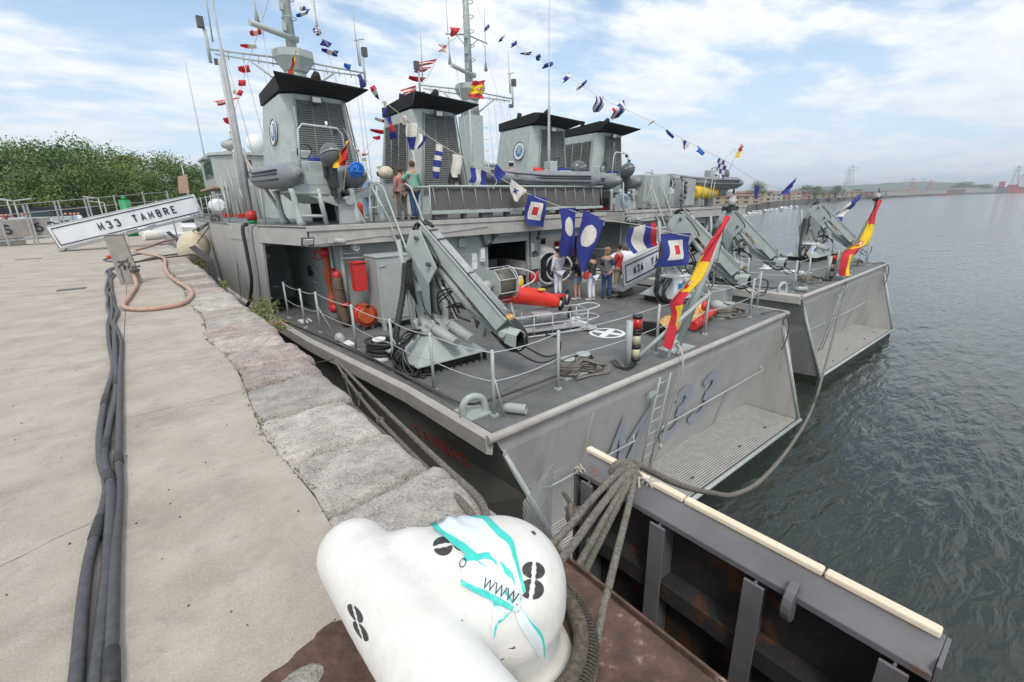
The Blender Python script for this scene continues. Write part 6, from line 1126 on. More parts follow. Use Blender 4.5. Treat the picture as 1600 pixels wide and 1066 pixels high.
# ------------------------------------------------------------------ quay things: cables, hose, service post
for k, (dx, lab) in enumerate(((-.052, 'leftmost of three thick black power cables along the quay'), (.0, 'middle one of three thick black power cables along the quay'), (.052, 'rightmost of three thick black power cables along the quay'))):
    base = [(1.6, -.515), (2.22, -.51), (3.09, -.505), (3.9, -.49), (4.5, -.525), (5.2, -.545), (6.15, -.52), (7.3, -.53), (8.6, -.57), (9.6, -.60), (10.4, -.66), (11.3, -.64), (12.2, -.70), (13.4, -.73), (14.6, -.80), (15.8, -.82), (17.2, -.86), (18.4, -.84), (19.4, -.93), (20.5, -.86), (21.6, -.5), (22.3, -.2)]
    if k == 0: base += [(23.3, -.9), (24.6, -1.15), (25.5, -.4), (26.5, .2)]
    elif k == 1: base += [(23.5, .3), (24.1, 1.0), (24.3, 1.6)]
    else: base += [(23.0, .5), (23.3, 1.1), (23.4, 1.7)]
    pts = []
    for i, (y, x) in enumerate(base):
        j = .016*math.sin(y*1.9+k*2.3)+.010*math.sin(y*3.7+k)
        pts.append(Vector((x+dx+j, y, .030+(.03 if (k == 1 and i % 5 == 3) else 0))))
    if k > 0: pts[-1].z = .02; pts.append(Vector((1.9, pts[-1].y-.1, -.5)))
    cbl = P('power_cable', 'cable', None, lambda b: b.tube(spline(pts, 7), .028, 10)); tag(cbl, lab, 'cable', 'black power cables along the quay')
    q = spline(pts, 7)
    for j in ([16, 40] if k == 0 else [22, 30, 44] if k == 1 else [26, 6]): P('sleeve', 'rubber', cbl, lambda b: b.tube(q[j:j+3], .033, 10))
hp = [(-.28, 15.9, .25), (-.26, 15.3, .06), (-.30, 14.5, .05), (-.42, 13.0, .05), (-.50, 12.1, .05), (-.44, 11.6, .05), (-.2, 11.25, .05), (.1, 11.15, .05), (.42, 11.3, .05), (.66, 12.1, .05), (.72, 13.2, .06), (.60, 14.8, .06), (.50, 16.5, .06), (.52, 19, .06), (.64, 21.6, .06), (.62, 23, .06), (.3, 25, .05), (-.25, 28, .05), (.2, 30, .05), (1.0, 33, .1), (1.7, 33.6, .2)]
hs0 = P('water_hose', 'hose_pink', None, lambda b: b.tube(spline(hp, 7), .047, 10)); tag(hs0, 'pinkish orange canvas hose looped across the quay from the service post', 'hose')
po = empty('service_post', (-.42, 15.9, 0), 'leaning flat concrete coloured service post with black graffiti', 'post')
P('post', 'post_concrete', po, lambda b: b.prism([(-.60, 15.9, 0), (-.14, 15.82, 0), (-.29, 15.85, 1.28), (-.68, 15.92, 1.28)], (.02, .16, 0)), .01)
P('cap', 'galv', po, lambda b: b.prism([(-.70, 15.90, 1.285), (-.28, 15.83, 1.285), (-.28, 15.83, 1.31), (-.70, 15.90, 1.31)], (.02, .18, 0)))
def graf(pts, r=.012): return lambda b: b.tube([Vector((x, 15.885-.17*(x+.6), z)) for x, z in pts], r, 5)
P('graffiti', 'stencil_black', po, lambda b: (graf([(-.56, .45), (-.40, .62), (-.30, .55), (-.36, .42)])(b), graf([(-.55, .60), (-.36, .60), (-.32, .66)])(b), graf([(-.45, .60), (-.43, .38), (-.40, .50)])(b), graf([(-.52, .42), (-.51, .06)], .006)(b)))
P('valve', 'metal_dark', po, lambda b: (b.ball((-.22, 15.75, .38), (.07, .09, .06)), b.tube([(-.32, 15.8, .34), (-.14, 15.7, .36)], .04, 8), b.box((-.2, 15.72, .46), (.2, .03, .03), Rz(20)), b.ball((-.12, 15.68, .46), .03)))
P('socket', 'orange_red', po, lambda b: b.tube([(-.66, 15.95, .75), (-.70, 15.93, .72)], .05, 10))
# white far bollard and box
P('white_block', 'white_paint', None, lambda b: b.box(lev(10, 384, 0)+Vector((0, 0, .3)), (1.7, .5, .6)), .05); tag(bpy.data.objects['white_block'], 'white block on the quay below the S 637 banner at left edge', 'block')
# mooring line from quay to the ship rail
q0 = lev(522, 562, DK+.03); q1 = lev(738, 784, .03)
ra = sag(q0, q1+Vector((-.06, 0, 0)), .16, 14)+[Vector((1.25, 1.95, .05))]; rb = sag(q0+Vector((.03, -.05, 0)), q1+Vector((.05, .0, 0)), .04, 14)+[Vector((1.3, 1.9, .06))]
for a, pts, lab in ((0, [lev(452, 572, -.1), lev(485, 568, -.9), q0], 'thin dark line from the coping across to the ship rail'), (1, ra, 'left one of two grey mooring ropes running along the dark hull to the bollard'), (2, rb, 'right one of two grey mooring ropes running along the dark hull to the bollard')):
    b = MB(); b.tube(spline([Vector(p) for p in pts], 8), .010 if a == 0 else .026, 8); b.build('mooring_rope', 'rope_dark' if a == 0 else 'rope', None, lab, 'rope')
b = MB(); 
for k in range(3): b.ring(ra[3+3*k], .040, .012, ax=(1, 3, -.5), n=10, m=5)
b.tube(spline([ra[3], ra[5]+Vector((-.05, 0, -.22)), ra[6]+Vector((-.03, 0, -.2)), ra[6]]), .010, 5)
b.build('rope_splice', 'rope', None, 'splices and hanging loop on the mooring rope along the dark hull', 'rope')

b = MB(); b.tube(spline([(8.62, 5.2, DK+.30), (8.55, 4.98, DK+.22), (8.50, 4.86, DK-.15), (8.60, 5.05, -2.4), (8.74, 5.42, -3.9), (8.78, 5.62, -4.5)], 6), .022, 7); b.ball((8.72, 5.36, -3.75), (.04, .04, .07), nu=8, nv=6)
b.build('stern_rope', 'rope_white', None, 'pale rope hanging over the stern edge right beside the ladder of the near ship', 'rope')
b = MB(); b.ball(lev(436, 510, -.15), (.10, .12, .08), nu=14, nv=10); b.build('orange_float', 'orange_red', None, 'small orange float lying at the quay edge behind weeds', 'float')
# ------------------------------------------------------------------ signal flags and ensigns
def flag(px, py, w_, h_, y, pat, lab, ang=0, taper=1.0, tail=0, group='signal flags on the dressing lines', name='signal_flag', wave=.08, skew=0):
    """flag w_ by h_ metres-in-picture hung at a spot on the plane y; ang = turn in degrees, taper = fly width"""
    c = ony(px, py, y); k = (ony(px+10, py, y)-c); u0 = k.normalized(); mpx = k.length/10
    vz = Vector((0, 0, 1)); a = R(ang); eu = u0*math.cos(a)-vz*math.sin(a); ev = u0*math.sin(a)+vz*math.cos(a); nr = u0.cross(vz).normalized()
    W_ = w_*mpx; H_ = h_*(c.z-ony(px, py+10, y).z)/10; ph = (px*.37+py*.11) % 6
    def fn(u, v):
        ww = 1+(taper-1)*(1-v) if taper >= 0 else 1
        x = (u-.5)*W_*ww+skew*(1-v)*W_; z = (v-1)*H_
        if tail and v < .35: z += abs(0)*0
        return c+eu*x+ev*z+nr*(W_+H_)*.5*wave*(math.sin(v*5+ph+u*2.5)+.5*math.sin(u*7+ph))*(1-v*.7)+eu*W_*.10*math.sin(v*4+ph)*(1-v)
    cols = {'w': 'flag_white', 'b': 'flag_blue', 'r': 'flag_red', 'y': 'flag_yellow', 'k': 'flag_black', 'c': 'flag_bright_blue'}
    def g(u, v):
        P_ = pat
        if P_ in 'wbrykc' and len(P_) == 1: return 0
        if P_ == 'W': d = max(abs(u-.5), abs(v-.5)); return 0 if d > .30 else (1 if d > .13 else 2)          # blue, white, red squares
        if P_ == 'disc': return 1 if ((u-.5)/.30)**2+((v-.62)/.19)**2 < 1 else 0
        if P_.startswith('v'): s = P_[1:]; return s.index(s[min(len(s)-1, int(u*len(s)))])                      # vertical stripes
        if P_.startswith('h'): s = P_[1:]; return s.index(s[min(len(s)-1, int((1-v)*len(s)))])
        if P_ == 'chk': return (int(u*4)+int(v*4)) % 2
        if P_ == 'saltire': return 1 if abs((u-.5)-(v-.5)) < .11 or abs((u-.5)+(v-.5)) < .11 else 0
        if P_ == 'cross': return 1 if abs(u-.5) < .1 or abs(v-.5) < .1 else 0
        if P_ == 'small_x': return 1 if (abs(u-.5) < .17 and abs(v-.55) < .14 and (abs(abs(u-.5)-abs(v-.55)) < .07)) else 0
        if P_ == 'P': return 1 if max(abs(u-.5), abs(v-.5)) < .24 else 0
        return 0
    pal = {'W': 'bwr', 'disc': 'bw', 'chk': 'wb', 'saltire': 'wr', 'cross': 'wb', 'small_x': 'wb', 'P': 'bw'}.get(pat)
    if pal is None: s = pat[1:] if pat[0] in 'vh' else pat; pal = ''.join(s)
    mats = [cols[c_] for c_ in pal]
    b = MB(); nu_, nv_ = (34, 44) if pat in ('W', 'disc', 'chk', 'saltire', 'P', 'small_x') else (15, 15)
    b.grid(fn, nu_, nv_, mf=g)
    return b.build(name, mats, None, lab, 'flag', group)
FL = [
 # px, py(top), w, h, y, pattern, turn, taper, label
 (840, 307, 31, 47, 12.2, 'W', 8, .95, 'blue, white and red square flag in front of netted gangway'),
 (888, 325, 27, 78, 11.0, 'disc', -2, .62, 'narrow blue pennant with cream oval, left of the wider one'),
 (928, 336, 37, 92, 10.2, 'disc', 17, .42, 'wide blue pennant with cream oval hanging left of the group of visitors'),
 (1003, 352, 42, 40, 8.8, 'vbwwbr', -8, 1.1, 'blue, white and red striped flag above the M36 TAJO banner'),
 (1057, 365, 44, 51, 7.6, 'W', -1, 1.0, 'large blue, white and red square flag right of the TAJO lettering'),
 (811, 289, 28, 26, 12.6, 'small_x', 28, .35, 'white triangular pennant with small blue mark on the netted gangway'),
 (783, 264, 18, 22, 13.3, 'b', 40, .6, 'small dark blue crumpled flag beside the officer in white'),
 (748, 264, 25, 24, 14.0, 'vbwb', 10, .95, 'blue and white vertical striped flag hanging over gangway rail'),
 (715, 242, 16, 36, 15.0, 'w', 8, .8, 'long plain cream pennant hanging left of the striped one'),
 (687, 226, 12, 54, 16.5, 'hwbwbwb', 12, .8, 'cream and blue banded pennant hanging near seated woman'),
 (661, 211, 16, 24, 18.0, 'vwb', 25, .2, 'small white and blue pointed pennant over starboard funnel'),
 (642, 193, 15, 62, 19.5, 'hwbw', 4, .5, 'tall white and blue banded pennant hanging above man in green'),
 (629, 182, 9, 28, 20.5, 'hwb', -18, .2, 'pale pointed pennant at left edge of starboard funnel'),
 (607, 182, 9, 36, 22, 'hbrb', -14, .7, 'blue and red banded flag left of the starboard funnel'),
 (600, 158, 9, 22, 23.5, 'hwb', 2, .5, 'white over blue pennant between the two nearer funnels'),
 (581, 135, 9, 23, 25, 'hrwb', -25, .6, 'red, white and blue flag just right of port funnel cap'),
 (561, 116, 8, 22, 26.5, 'b', -20, .9, 'dark blue flag right of the near yard lamp'),
 (543, 100, 11, 9, 27.5, 'c', 0, .8, 'small bright blue flag at the end of the near yard'),
 (516, 78, 27, 9, 29, 'vbwb', -4, .7, 'blue and cream pennant, lower of two right of near mast'),
 (511, 64, 16, 9, 30, 'b', 5, .8, 'dark blue pennant, upper of two right of near mast'),
 (499, 45, 14, 10, 31, 'chk', 30, .7, 'small black looking chequered flag beside the near mast'),
 (473, 18, 28, 6, 32, 'vcwc', -20, .5, 'blue and white pennant under the near upper yard'),
 (475, 10, 13, 8, 32, 'vwbw', -10, .8, 'small white and blue flag just above the blue and white pennant'),
 (398, 46, 20, 10, 38, 'vrwr', -14, .8, 'red and white pennant, highest left of near mast'),
 (388, 69, 26, 8, 39, 'vrw', 3, .8, 'red and white pennant, second from top left of near mast'),
 (380, 103, 18, 11, 40, 'r', 0, .9, 'plain red oval looking flag above near yard end'),
 (378, 125, 12, 9, 40.5, 'r', 15, .9, 'small bright red flag under the plain red one'),
 (373, 140, 15, 9, 41, 'vwr', 0, .9, 'red and white flag beside the tall whip aerial'),
 (354, 155, 46, 7, 41.5, 'hrwr', 0, .4, 'long red and white pennant crossing the whip aerial'),
 (357, 183, 20, 12, 43, 'vrw', -30, .6, 'red and cream flag left of tall whip aerial'),
 (362, 204, 11, 7, 44, 'r', -25, .6, 'small red flag over the bridge'),
 (357, 218, 13, 6, 45, 'vrw', -20, .6, 'tiny red flag above the bridge roof, lower'),
 (352, 231, 20, 5, 46, 'vwr', -18, .7, 'lowest red and white pennant just over the bridge roof'),
 (711, 43, 20, 13, 33, 'r', 0, .15, 'red triangular flag beside the farther mast'),
 (692, 70, 12, 12, 35, 'saltire', 8, .95, 'white flag with a red cross left of farther mast'),
 (666, 95, 36, 7, 36, 'hrwr', -12, .6, 'red striped pennant, upper of a pair above the far yard'),
 (660, 105, 32, 7, 36.5, 'hrwr', -14, .35, 'red striped pennant, lower of a pair above the far yard'),
 (652, 120, 28, 7, 37, 'r', 0, .6, 'dark red pennant at the far yard tip'),
 (638, 137, 26, 13, 38, 'hrwrwr', -10, .8, 'red and white barred flag left of the starboard cap'),
 (628, 161, 13, 7, 38.5, 'vrwr', 0, .9, 'small red and white flag touching the starboard cap'),
 (600, 186, 30, 5, 40, 'vwr', -4, .6, 'red and white pennant, upper left of starboard funnel'),
 (594, 203, 34, 6, 41, 'r', 5, .4, 'long plain red pennant left of the starboard funnel'),
 (588, 213, 12, 6, 42, 'r', 0, .8, 'little orange red flag under the long red pennant'),
 (553, 233, 20, 5, 43, 'r', 0, .6, 'red pennant low between the funnels, above the boat'),
 (571, 239, 14, 4, 43.5, 'vrw', 0, .6, 'tiny red and white flag low between the funnels'),
 (760, 41, 10, 6, 31.5, 'b', -25, .8, 'first dark blue flag right of farther mast'),
 (784, 57, 16, 5, 30, 'vbw', -25, .6, 'second dark flag right of farther mast'),
 (803, 66, 12, 6, 29, 'b', -35, .6, 'small dark flag at the tall thin aerial'),
 (822, 82, 18, 5, 28, 'vbwb', -5, .6, 'blue and white flag just right of tall thin aerial'),
 (840, 86, 8, 10, 27, 'b', -35, .6, 'dark blue flag about midway along the far dressing line'),
 (857, 98, 17, 7, 26, 'b', -25, .7, 'long dark blue flag past midway on the far dressing line'),
 (885, 118, 14, 8, 24.5, 'vbw', -25, .7, 'blue and white flag high above the two farther funnels'),
 (908, 131, 18, 7, 23, 'vwb', -35, .7, 'white and blue flag high above the right funnel'),
 (937, 151, 16, 24, 21, 'vbwbwb', 0, .5, 'blue and white vertical striped round looking flag'),
 (966, 163, 26, 22, 19.5, 'vrwbwb', -22, .4, 'red, white and blue flag over the rightmost funnel cap'),
 (1018, 190, 14, 4, 17, 'w', -25, .6, 'small pale flag right of the rightmost funnel'),
 (1048, 208, 16, 5, 16, 'b', 25, .7, 'dark curled flag over the red gear rack'),
 (1071, 220, 13, 14, 15, 'vwbw', 20, .9, 'white flag with a blue corner above grey locker'),
 (1096, 233, 14, 9, 14, 'c', 25, .6, 'bright blue flag fluttering above the farthest boat'),
 (1129, 250, 14, 28, 12.5, 'chk', 12, 1.0, 'blue and white chequered flag at the farthest inflatable boat'),
 (1183, 290, 7, 22, 11, 'b', 0, .7, 'narrow blue flag in front of the far tree'),
 (1232, 289, 22, 11, 10, 'b', -25, .5, 'blue pointed pennant left of the outermost crane'),
 (1320, 322, 42, 16, 9, 'vbwb', -18, .8, 'blue and white flag draped behind the outermost crane'),
]
for px, py, w_, h_, y, pat, ang, tp_, lab in FL: flag(px, py, w_, h_, y, pat, lab, ang+(rnd.uniform(-18, 18) if y > 18 and h_ < 20 else 0), tp_, wave=.08 if y < 17 else .28)
def pline(pp, lab, r=.012):
    b = MB(); b.tube(spline([ony(x, y, d) for x, y, d in pp], 5), r, 4); return b.build('dressing_line', 'rope_white', None, lab, 'line')
pline([(450, -25, 33.5), (473, 16, 32), (500, 46, 31), (515, 75, 29), (545, 98, 27.5), (563, 116, 26.5), (583, 136, 25), (600, 158, 23.5), (630, 182, 20.5), (646, 194, 19.5), (668, 212, 18), (692, 228, 16.5), (720, 244, 15), (752, 264, 14), (788, 282, 13.2), (825, 303, 12.4), (890, 328, 11), (940, 343, 10.1), (1000, 352, 8.9), (1058, 366, 7.6), (1100, 372, 7.4)], 'dressing line with flags from the near mast down to the stern crane')
pline([(428, -25, 36), (405, 47, 38), (392, 85, 39.5), (384, 110, 40), (377, 140, 41), (365, 180, 43), (358, 220, 45), (350, 240, 47)], 'dressing line with red flags from the near mast toward the bow', .02)
pline([(732, -20, 34), (722, 45, 33), (698, 70, 35), (680, 98, 36), (665, 125, 37), (642, 145, 38), (622, 165, 39), (605, 195, 40.5), (585, 218, 42), (560, 245, 44)], 'dressing line with red flags from the farther mast toward the bow', .02)
pline([(740, -20, 34), (756, 38, 31.5), (790, 60, 30), (825, 83, 28), (858, 100, 26), (900, 128, 23.5), (937, 152, 21), (975, 170, 19), (1018, 190, 17), (1052, 209, 16), (1100, 235, 14), (1135, 252, 12.6), (1183, 282, 11.2), (1240, 303, 10), (1262, 311, 9.4)], 'far dressing line from the farther mast down to the outermost crane', .014)
b = MB(); b.tube(spline([ony(x, y, 13) for x, y in ((720, 245), (752, 262), (775, 280))]+[Vector((9.6, 12.9, 2.3))]), .012, 4); b.tube([ony(485, 112, 30), ony(582, 278, 16)], .014, 4); b.build('stay', 'rope_white', None, 'thin stays between the masts and the upper deck', 'line')
def ensign(rows, lab, y0, crest=True, name='ensign'):
    """rows: left and right picture points from top to bottom, Spanish stripes across"""
    n = len(rows)-1
    def fn(u, v):
        t_ = v*n; i = min(n-1, int(t_)); f = t_-i
        a = ony(rows[i][0], rows[i][1], rows[i][4]).lerp(ony(rows[i+1][0], rows[i+1][1], rows[i+1][4]), f); c = ony(rows[i][2], rows[i][3], rows[i][4]).lerp(ony(rows[i+1][2], rows[i+1][3], rows[i+1][4]), f)
        c = a.lerp(c, .9); return a.lerp(c, u)+Vector((0, -.07*math.sin(u*8+v*5)-.03*math.sin(v*17+u*3), .02*math.sin(u*9+v*3)))+Vector((.025, -.02, 0))*math.sin(v*13+u*2)
    return fn
def spain(rows, stripes, lab, emb=None):
    fn = ensign(rows, lab, 0); t = empty('ensign', fn(.5, .5), lab, 'flag', 'Spanish ensigns')
    P('cloth', ('flag_red', 'flag_yellow'), t, lambda b: b.grid(fn, 24, 48, mf=stripes))
    if emb:
        for (u, v, s) in emb:
            P('emblem', 'flag_red', t, lambda b: b.grid(lambda a, c_: fn(u+(a-.5)*s, v+(c_-.5)*s*.6)+Vector((0, -.012, 0)), 5, 5)); P('emblem', 'flag_white', t, lambda b: b.grid(lambda a, c_: fn(u+(a-.5)*s*.5, v-.02+(c_-.5)*s*.3)+Vector((0, -.02, 0)), 3, 3))
    return t
spain([(1131, 338, 1134, 341, 4.95), (1115, 364, 1126, 370, 4.95), (1098, 398, 1110, 408, 4.95), (1080, 430, 1096, 440, 4.98), (1060, 453, 1089, 452, 5.0), (1047, 475, 1077, 464, 5.0), (1053, 492, 1069, 484, 5.02), (1051, 505, 1060, 512, 5.04), (1041, 543, 1044, 545, 5.05)], lambda u, v: 0 if v < .25+.03*u else (1 if v < .50+.06*u else (0 if v < .66 else ((0 if u < .35 else 1) if v < .88 else 0))), 'large red and yellow Spanish ensign draped down the near stern staff', [(.35, .44, .14)])
spain([(1371, 312, 1374, 314, 5.8), (1362, 330, 1369, 336, 5.8), (1352, 355, 1364, 366, 5.8), (1338, 378, 1357, 385, 5.8), (1322, 388, 1352, 388, 5.8), (1316, 400, 1338, 400, 5.8), (1314, 418, 1330, 420, 5.8), (1315, 431, 1324, 430, 5.8)], lambda u, v: 0 if v < .22 else (1 if v < .52+.1*(1-u) else (0 if v < .68 else (0 if u < .4 else 1))), 'red and yellow Spanish ensign draped on the farther stern staff', [(.4, .45, .18)])
spain([(737, 127, 759, 126, 30), (733, 152, 757, 155, 30)], lambda u, v: 0 if v < .25 or v > .75 else 1, 'Spanish flag flying square below the farther radar mast', [(.6, .5, .25)])
spain([(461, 80, 463, 80, 20.5), (450, 120, 460, 120, 20.5)], lambda u, v: 0 if u < .6 else 1, 'narrow red flag on a short staff behind the near funnel cap', None)
spain([(540, 222, 543, 222, 12.9), (528, 248, 545, 250, 12.9), (521, 262, 545, 256, 12.9)], lambda u, v: 0 if u > .35 else 1, 'rolled Spanish flag on the outboard engine of the nearest inflatable boat', None)
spain([(1156, 226, 1160, 230, 12.6), (1151, 246, 1157, 246, 12.6)], lambda u, v: 0 if v < .5 else 1, 'tiny Spanish flag on the farthest inflatable boat aerial', None)
b = MB(); b.tube([ony(1138, 268, 12.6), ony(1158, 224, 12.6)], .02, 5); b.tube([ony(1110, 268, 12.6), ony(1150, 232, 12.6)], .015, 5); b.build('boat_aerial', 'steel', None, 'thin aerials carrying a small flag on the farthest boat', 'aerial')
b = MB(); b.tube([ony(537, 300, 12.9), ony(544, 218, 12.9)], .015, 5); b.build('boat_staff', 'wood', None, 'short wooden flag staff on the outboard engine', 'flagstaff')

# ------------------------------------------------------------------ people
def skin_mesh(verts, edges, radii, root=0, sub=1):
    me = bpy.data.meshes.new('p'); me.from_pydata(verts, edges, []); o = bpy.data.objects.new('p', me); col.objects.link(o)
    o.modifiers.new('s', 'SKIN'); sv = me.skin_vertices[0].data
    for i, r_ in enumerate(radii): sv[i].radius = r_ if isinstance(r_, tuple) else (r_, r_); sv[i].use_root = (i == root)
    if sub: s_ = o.modifiers.new('u', 'SUBSURF'); s_.levels = sub; s_.render_levels = sub
    m_ = bpy.data.meshes.new_from_object(o.evaluated_get(bpy.context.evaluated_depsgraph_get())); bpy.data.objects.remove(o); bpy.data.meshes.remove(me); return m_
def person(x, y, z, face, lab, h=1.7, hair='hair_brown', top='cloth_white', bot='denim', shoe='shoe_dark', sleeve='long', legs='long', hairlen=0, arms=None, stance=.10, lean=0, hat=None, skirt=False, seat=False):
    t = empty('person', (x, y, z), lab, 'person'); k = h/1.75; M = Rz(face); o0 = Vector((x, y, z))
    def T(v): return o0+M@(Vector(v)*k)
    arms = arms or [((.25, -.03, 1.14), (.25, .05, .90)), ((-.25, -.03, 1.14), (-.25, .05, .90))]
    V = {}; vs = []; rs = []; es = []
    def add(n, v, r, p=None):
        V[n] = len(vs); vs.append(T((v[0], v[1]+lean*max(0, v[2]-.95), v[2]))); r = tuple(q*1.12 for q in r) if isinstance(r, tuple) else (r*1.14 if n[:1] not in 'fgt' or n[:3] == 'toe' else r); rs.append(tuple(q*k for q in r) if isinstance(r, tuple) else r*k)
        if p: es.append((V[p], V[n]))
    add('pel', (0, 0, .97), (.145, .105)); add('wai', (0, 0, 1.12), (.125, .095), 'pel'); add('che', (0, .0, 1.33), (.155, .105), 'wai'); add('sho', (0, -.01, 1.43), (.12, .08), 'che')
    add('nec', (0, .0, 1.50), .05, 'sho'); add('ja', (0, .02, 1.575), (.062, .075), 'nec'); add('hea', (0, .01, 1.66), (.078, .092), 'ja'); add('cro', (0, .0, 1.725), (.055, .065), 'hea')
    for s, nm in ((1, 'r'), (-1, 'l')):
        hz_ = (s*.09, 0, .88)
        kn_ = (s*(stance), .03 if not seat else .35, .48 if not seat else .8); an = (s*(stance+.01), -.01 if not seat else .4, .09 if not seat else .4)
        add('hip'+nm, hz_, .085, 'pel'); add('kne'+nm, kn_, .052, 'hip'+nm); add('cal'+nm, tuple((a+b_)/2 for a, b_ in zip(kn_, an)), .052, 'kne'+nm); add('ank'+nm, an, .035, 'cal'+nm); add('toe'+nm, (an[0]+s*.02, an[1]+.13, an[2]-.055), .032, 'ank'+nm)
    for i, (s, nm) in enumerate(((1, 'R'), (-1, 'L'))):
        el, wr = arms[i]; wr_ = Vector(wr); d = (wr_-Vector(el)).normalized()
        add('sh'+nm, (s*.175, -.01, 1.40), .052, 'sho'); add('el'+nm, el, .038, 'sh'+nm); add('wr'+nm, wr, .026, 'el'+nm); add('pa'+nm, tuple(wr_+d*.07), (.034, .02), 'wr'+nm)
        sd_ = d.cross(Vector((0, 1, .2))).normalized()
        for j, off in enumerate((-.027, -.009, .009, .027)):
            add('f%d' % j+nm, tuple(wr_+d*.12+sd_*off), .0095, 'pa'+nm); add('g%d' % j+nm, tuple(wr_+d*(.155+.012*(j in (1, 2)))+sd_*off*1.1+Vector((0, .015, 0))), .008, 'f%d' % j+nm)
        add('t'+nm, tuple(wr_+d*.06+sd_*.045), .010, 'pa'+nm)
    me = skin_mesh(vs, es, rs, 0, 1); me.materials.append(MT['skin'])
    me.transform(Matrix.Translation(-o0)); me.polygons.foreach_set('use_smooth', [True]*len(me.polygons))
    bo = bpy.data.objects.new('body', me); col.objects.link(bo); bo.parent = t; WP[bo] = o0
    def sub(nm, names, edg, m_, grow, fix=None):
        idx = {n: i for i, n in enumerate(names)}; v2 = [vs[V[n]] if n in V else T(fix[n][0]) for n in names]; r2 = []
        for n in names:
            if n in V: r = rs[V[n]]; r2.append(tuple(q+grow*k for q in r) if isinstance(r, tuple) else r+grow*k)
            else: r2.append(tuple(q*k for q in fix[n][1]) if isinstance(fix[n][1], tuple) else fix[n][1]*k)
        m2 = skin_mesh(v2, [(idx[a], idx[c_]) for a, c_ in edg], r2, 0, 1); m2.materials.append(MT[m_]); m2.transform(Matrix.Translation(-o0)); m2.polygons.foreach_set('use_smooth', [True]*len(m2.polygons))
        q_ = bpy.data.objects.new(nm, m2); col.objects.link(q_); q_.parent = t; WP[q_] = o0
    ly = lean
    def mid(a, c_, f): return tuple((T_inv(vs[V[a]])*(1-f)+T_inv(vs[V[c_]])*f))
    def T_inv(p): return (M.inverted()@(p-o0))/k
    # trousers / shorts
    names = ['pel', 'hipr', 'kner', 'hipl', 'knel']; ed = [('pel', 'hipr'), ('hipr', 'kner'), ('pel', 'hipl'), ('hipl', 'knel')]; fx_ = {}
    if legs == 'long': fx_ = {'endr': ((T_inv(vs[V['ankr']])+Vector((0, 0, .0))), .058), 'endl': ((T_inv(vs[V['ankl']])), .058)}; names += ['calr', 'call', 'endr', 'endl']; ed += [('kner', 'calr'), ('knel', 'call'), ('calr', 'endr'), ('call', 'endl')]
    if legs == 'short': fx_ = {'sr': (mid('hipr', 'kner', .6), .092), 'sl': (mid('hipl', 'knel', .6), .092)}; names = ['pel', 'hipr', 'sr', 'hipl', 'sl']; ed = [('pel', 'hipr'), ('hipr', 'sr'), ('pel', 'hipl'), ('hipl', 'sl')]
    sub('trousers' if legs == 'long' else 'shorts', names, ed, bot, .018, fx_)
    names = ['wai', 'che', 'sho', 'shR', 'elR', 'shL', 'elL', 'hem']; ed = [('hem', 'wai'), ('wai', 'che'), ('che', 'sho'), ('sho', 'shR'), ('sho', 'shL'), ('shR', 'elR'), ('shL', 'elL')]
    hem = T_inv(vs[V['pel']])+Vector((0, 0, -.06)); fx_ = {'hem': (hem, (.185, .145))}
    if sleeve == 'long': names += ['wrR', 'wrL']; ed += [('elR', 'wrR'), ('elL', 'wrL')]
    sub('shirt', names, ed, top, .022, fx_)
    for nm in 'rl':
        a, c_ = vs[V['ank'+nm]], vs[V['toe'+nm]]; d = (c_-a); d.z = 0; d.normalize()
        P('shoe', shoe, t, lambda b: b.ball((a+c_)/2+Vector((0, 0, -.012)), (.045*k, .135*k, .045*k), rot=dirm(d), nu=12, nv=8))
    hc = vs[V['hea']]; fwd = M@Vector((0, 1, 0))
    def hairf(b):
        b.ball(hc-fwd*.018*k+Vector((0, 0, .022*k)), (.096*k, .108*k, .105*k), rot=M, nu=16, nv=12)
        if hairlen: b.ball(hc-fwd*.055*k+Vector((0, 0, -.07*k*hairlen)), (.095*k, .07*k, .10*k*hairlen), rot=M, nu=14, nv=10)
    P('hair', hair, t, hairf)
    def facef(b):
        b.prism([hc+fwd*.088*k+M@Vector((s*.012*k, 0, -.035*k)) for s in (-1, 1)]+[hc+fwd*.088*k+Vector((0, 0, .01*k))], fwd*.02*k)
    P('nose', 'skin', t, facef)
    for s in (-1, 1):
        P('eye', 'hair_dark', t, lambda b: b.ball(hc+fwd*.086*k+M@Vector((s*.03*k, 0, .008*k)), .009*k, nu=6, nv=4)); P('ear', 'skin', t, lambda b: b.ball(hc+M@Vector((s*.082*k, 0, -.01*k)), (.012*k, .022*k, .03*k), rot=M, nu=8, nv=6))
    P('mouth', 'cloth_pink', t, lambda b: b.box(hc+fwd*.086*k+Vector((0, 0, -.055*k)), (.04*k, .01, .008*k), M))
    if hat: P('cap', hat, t, lambda b: (b.tube([hc+Vector((0, 0, .045*k)), hc+Vector((0, 0, .075*k)), hc+Vector((0, 0, .11*k)), hc+Vector((0, 0, .12*k))], [.095*k, .10*k, .135*k, .11*k], 16), b.ball(hc+fwd*.10*k+Vector((0, 0, .045*k)), (.07*k, .05*k, .012*k), rot=M)))
    if skirt: P('skirt', bot, t, lambda b: b.tube([T((0, 0, 1.02)), T((0, 0, .85)), T((0, .02, .4)), T((0, .02, .22))], [.15*k, .19*k, .2*k, .19*k], 16))
    return t
def gp(px, py, z): p = lev(px, py, z); return p.x, p.y, z
cross = [((.24, .12, 1.15), (.05, .25, 1.18)), ((-.24, .12, 1.15), (-.06, .25, 1.16))]
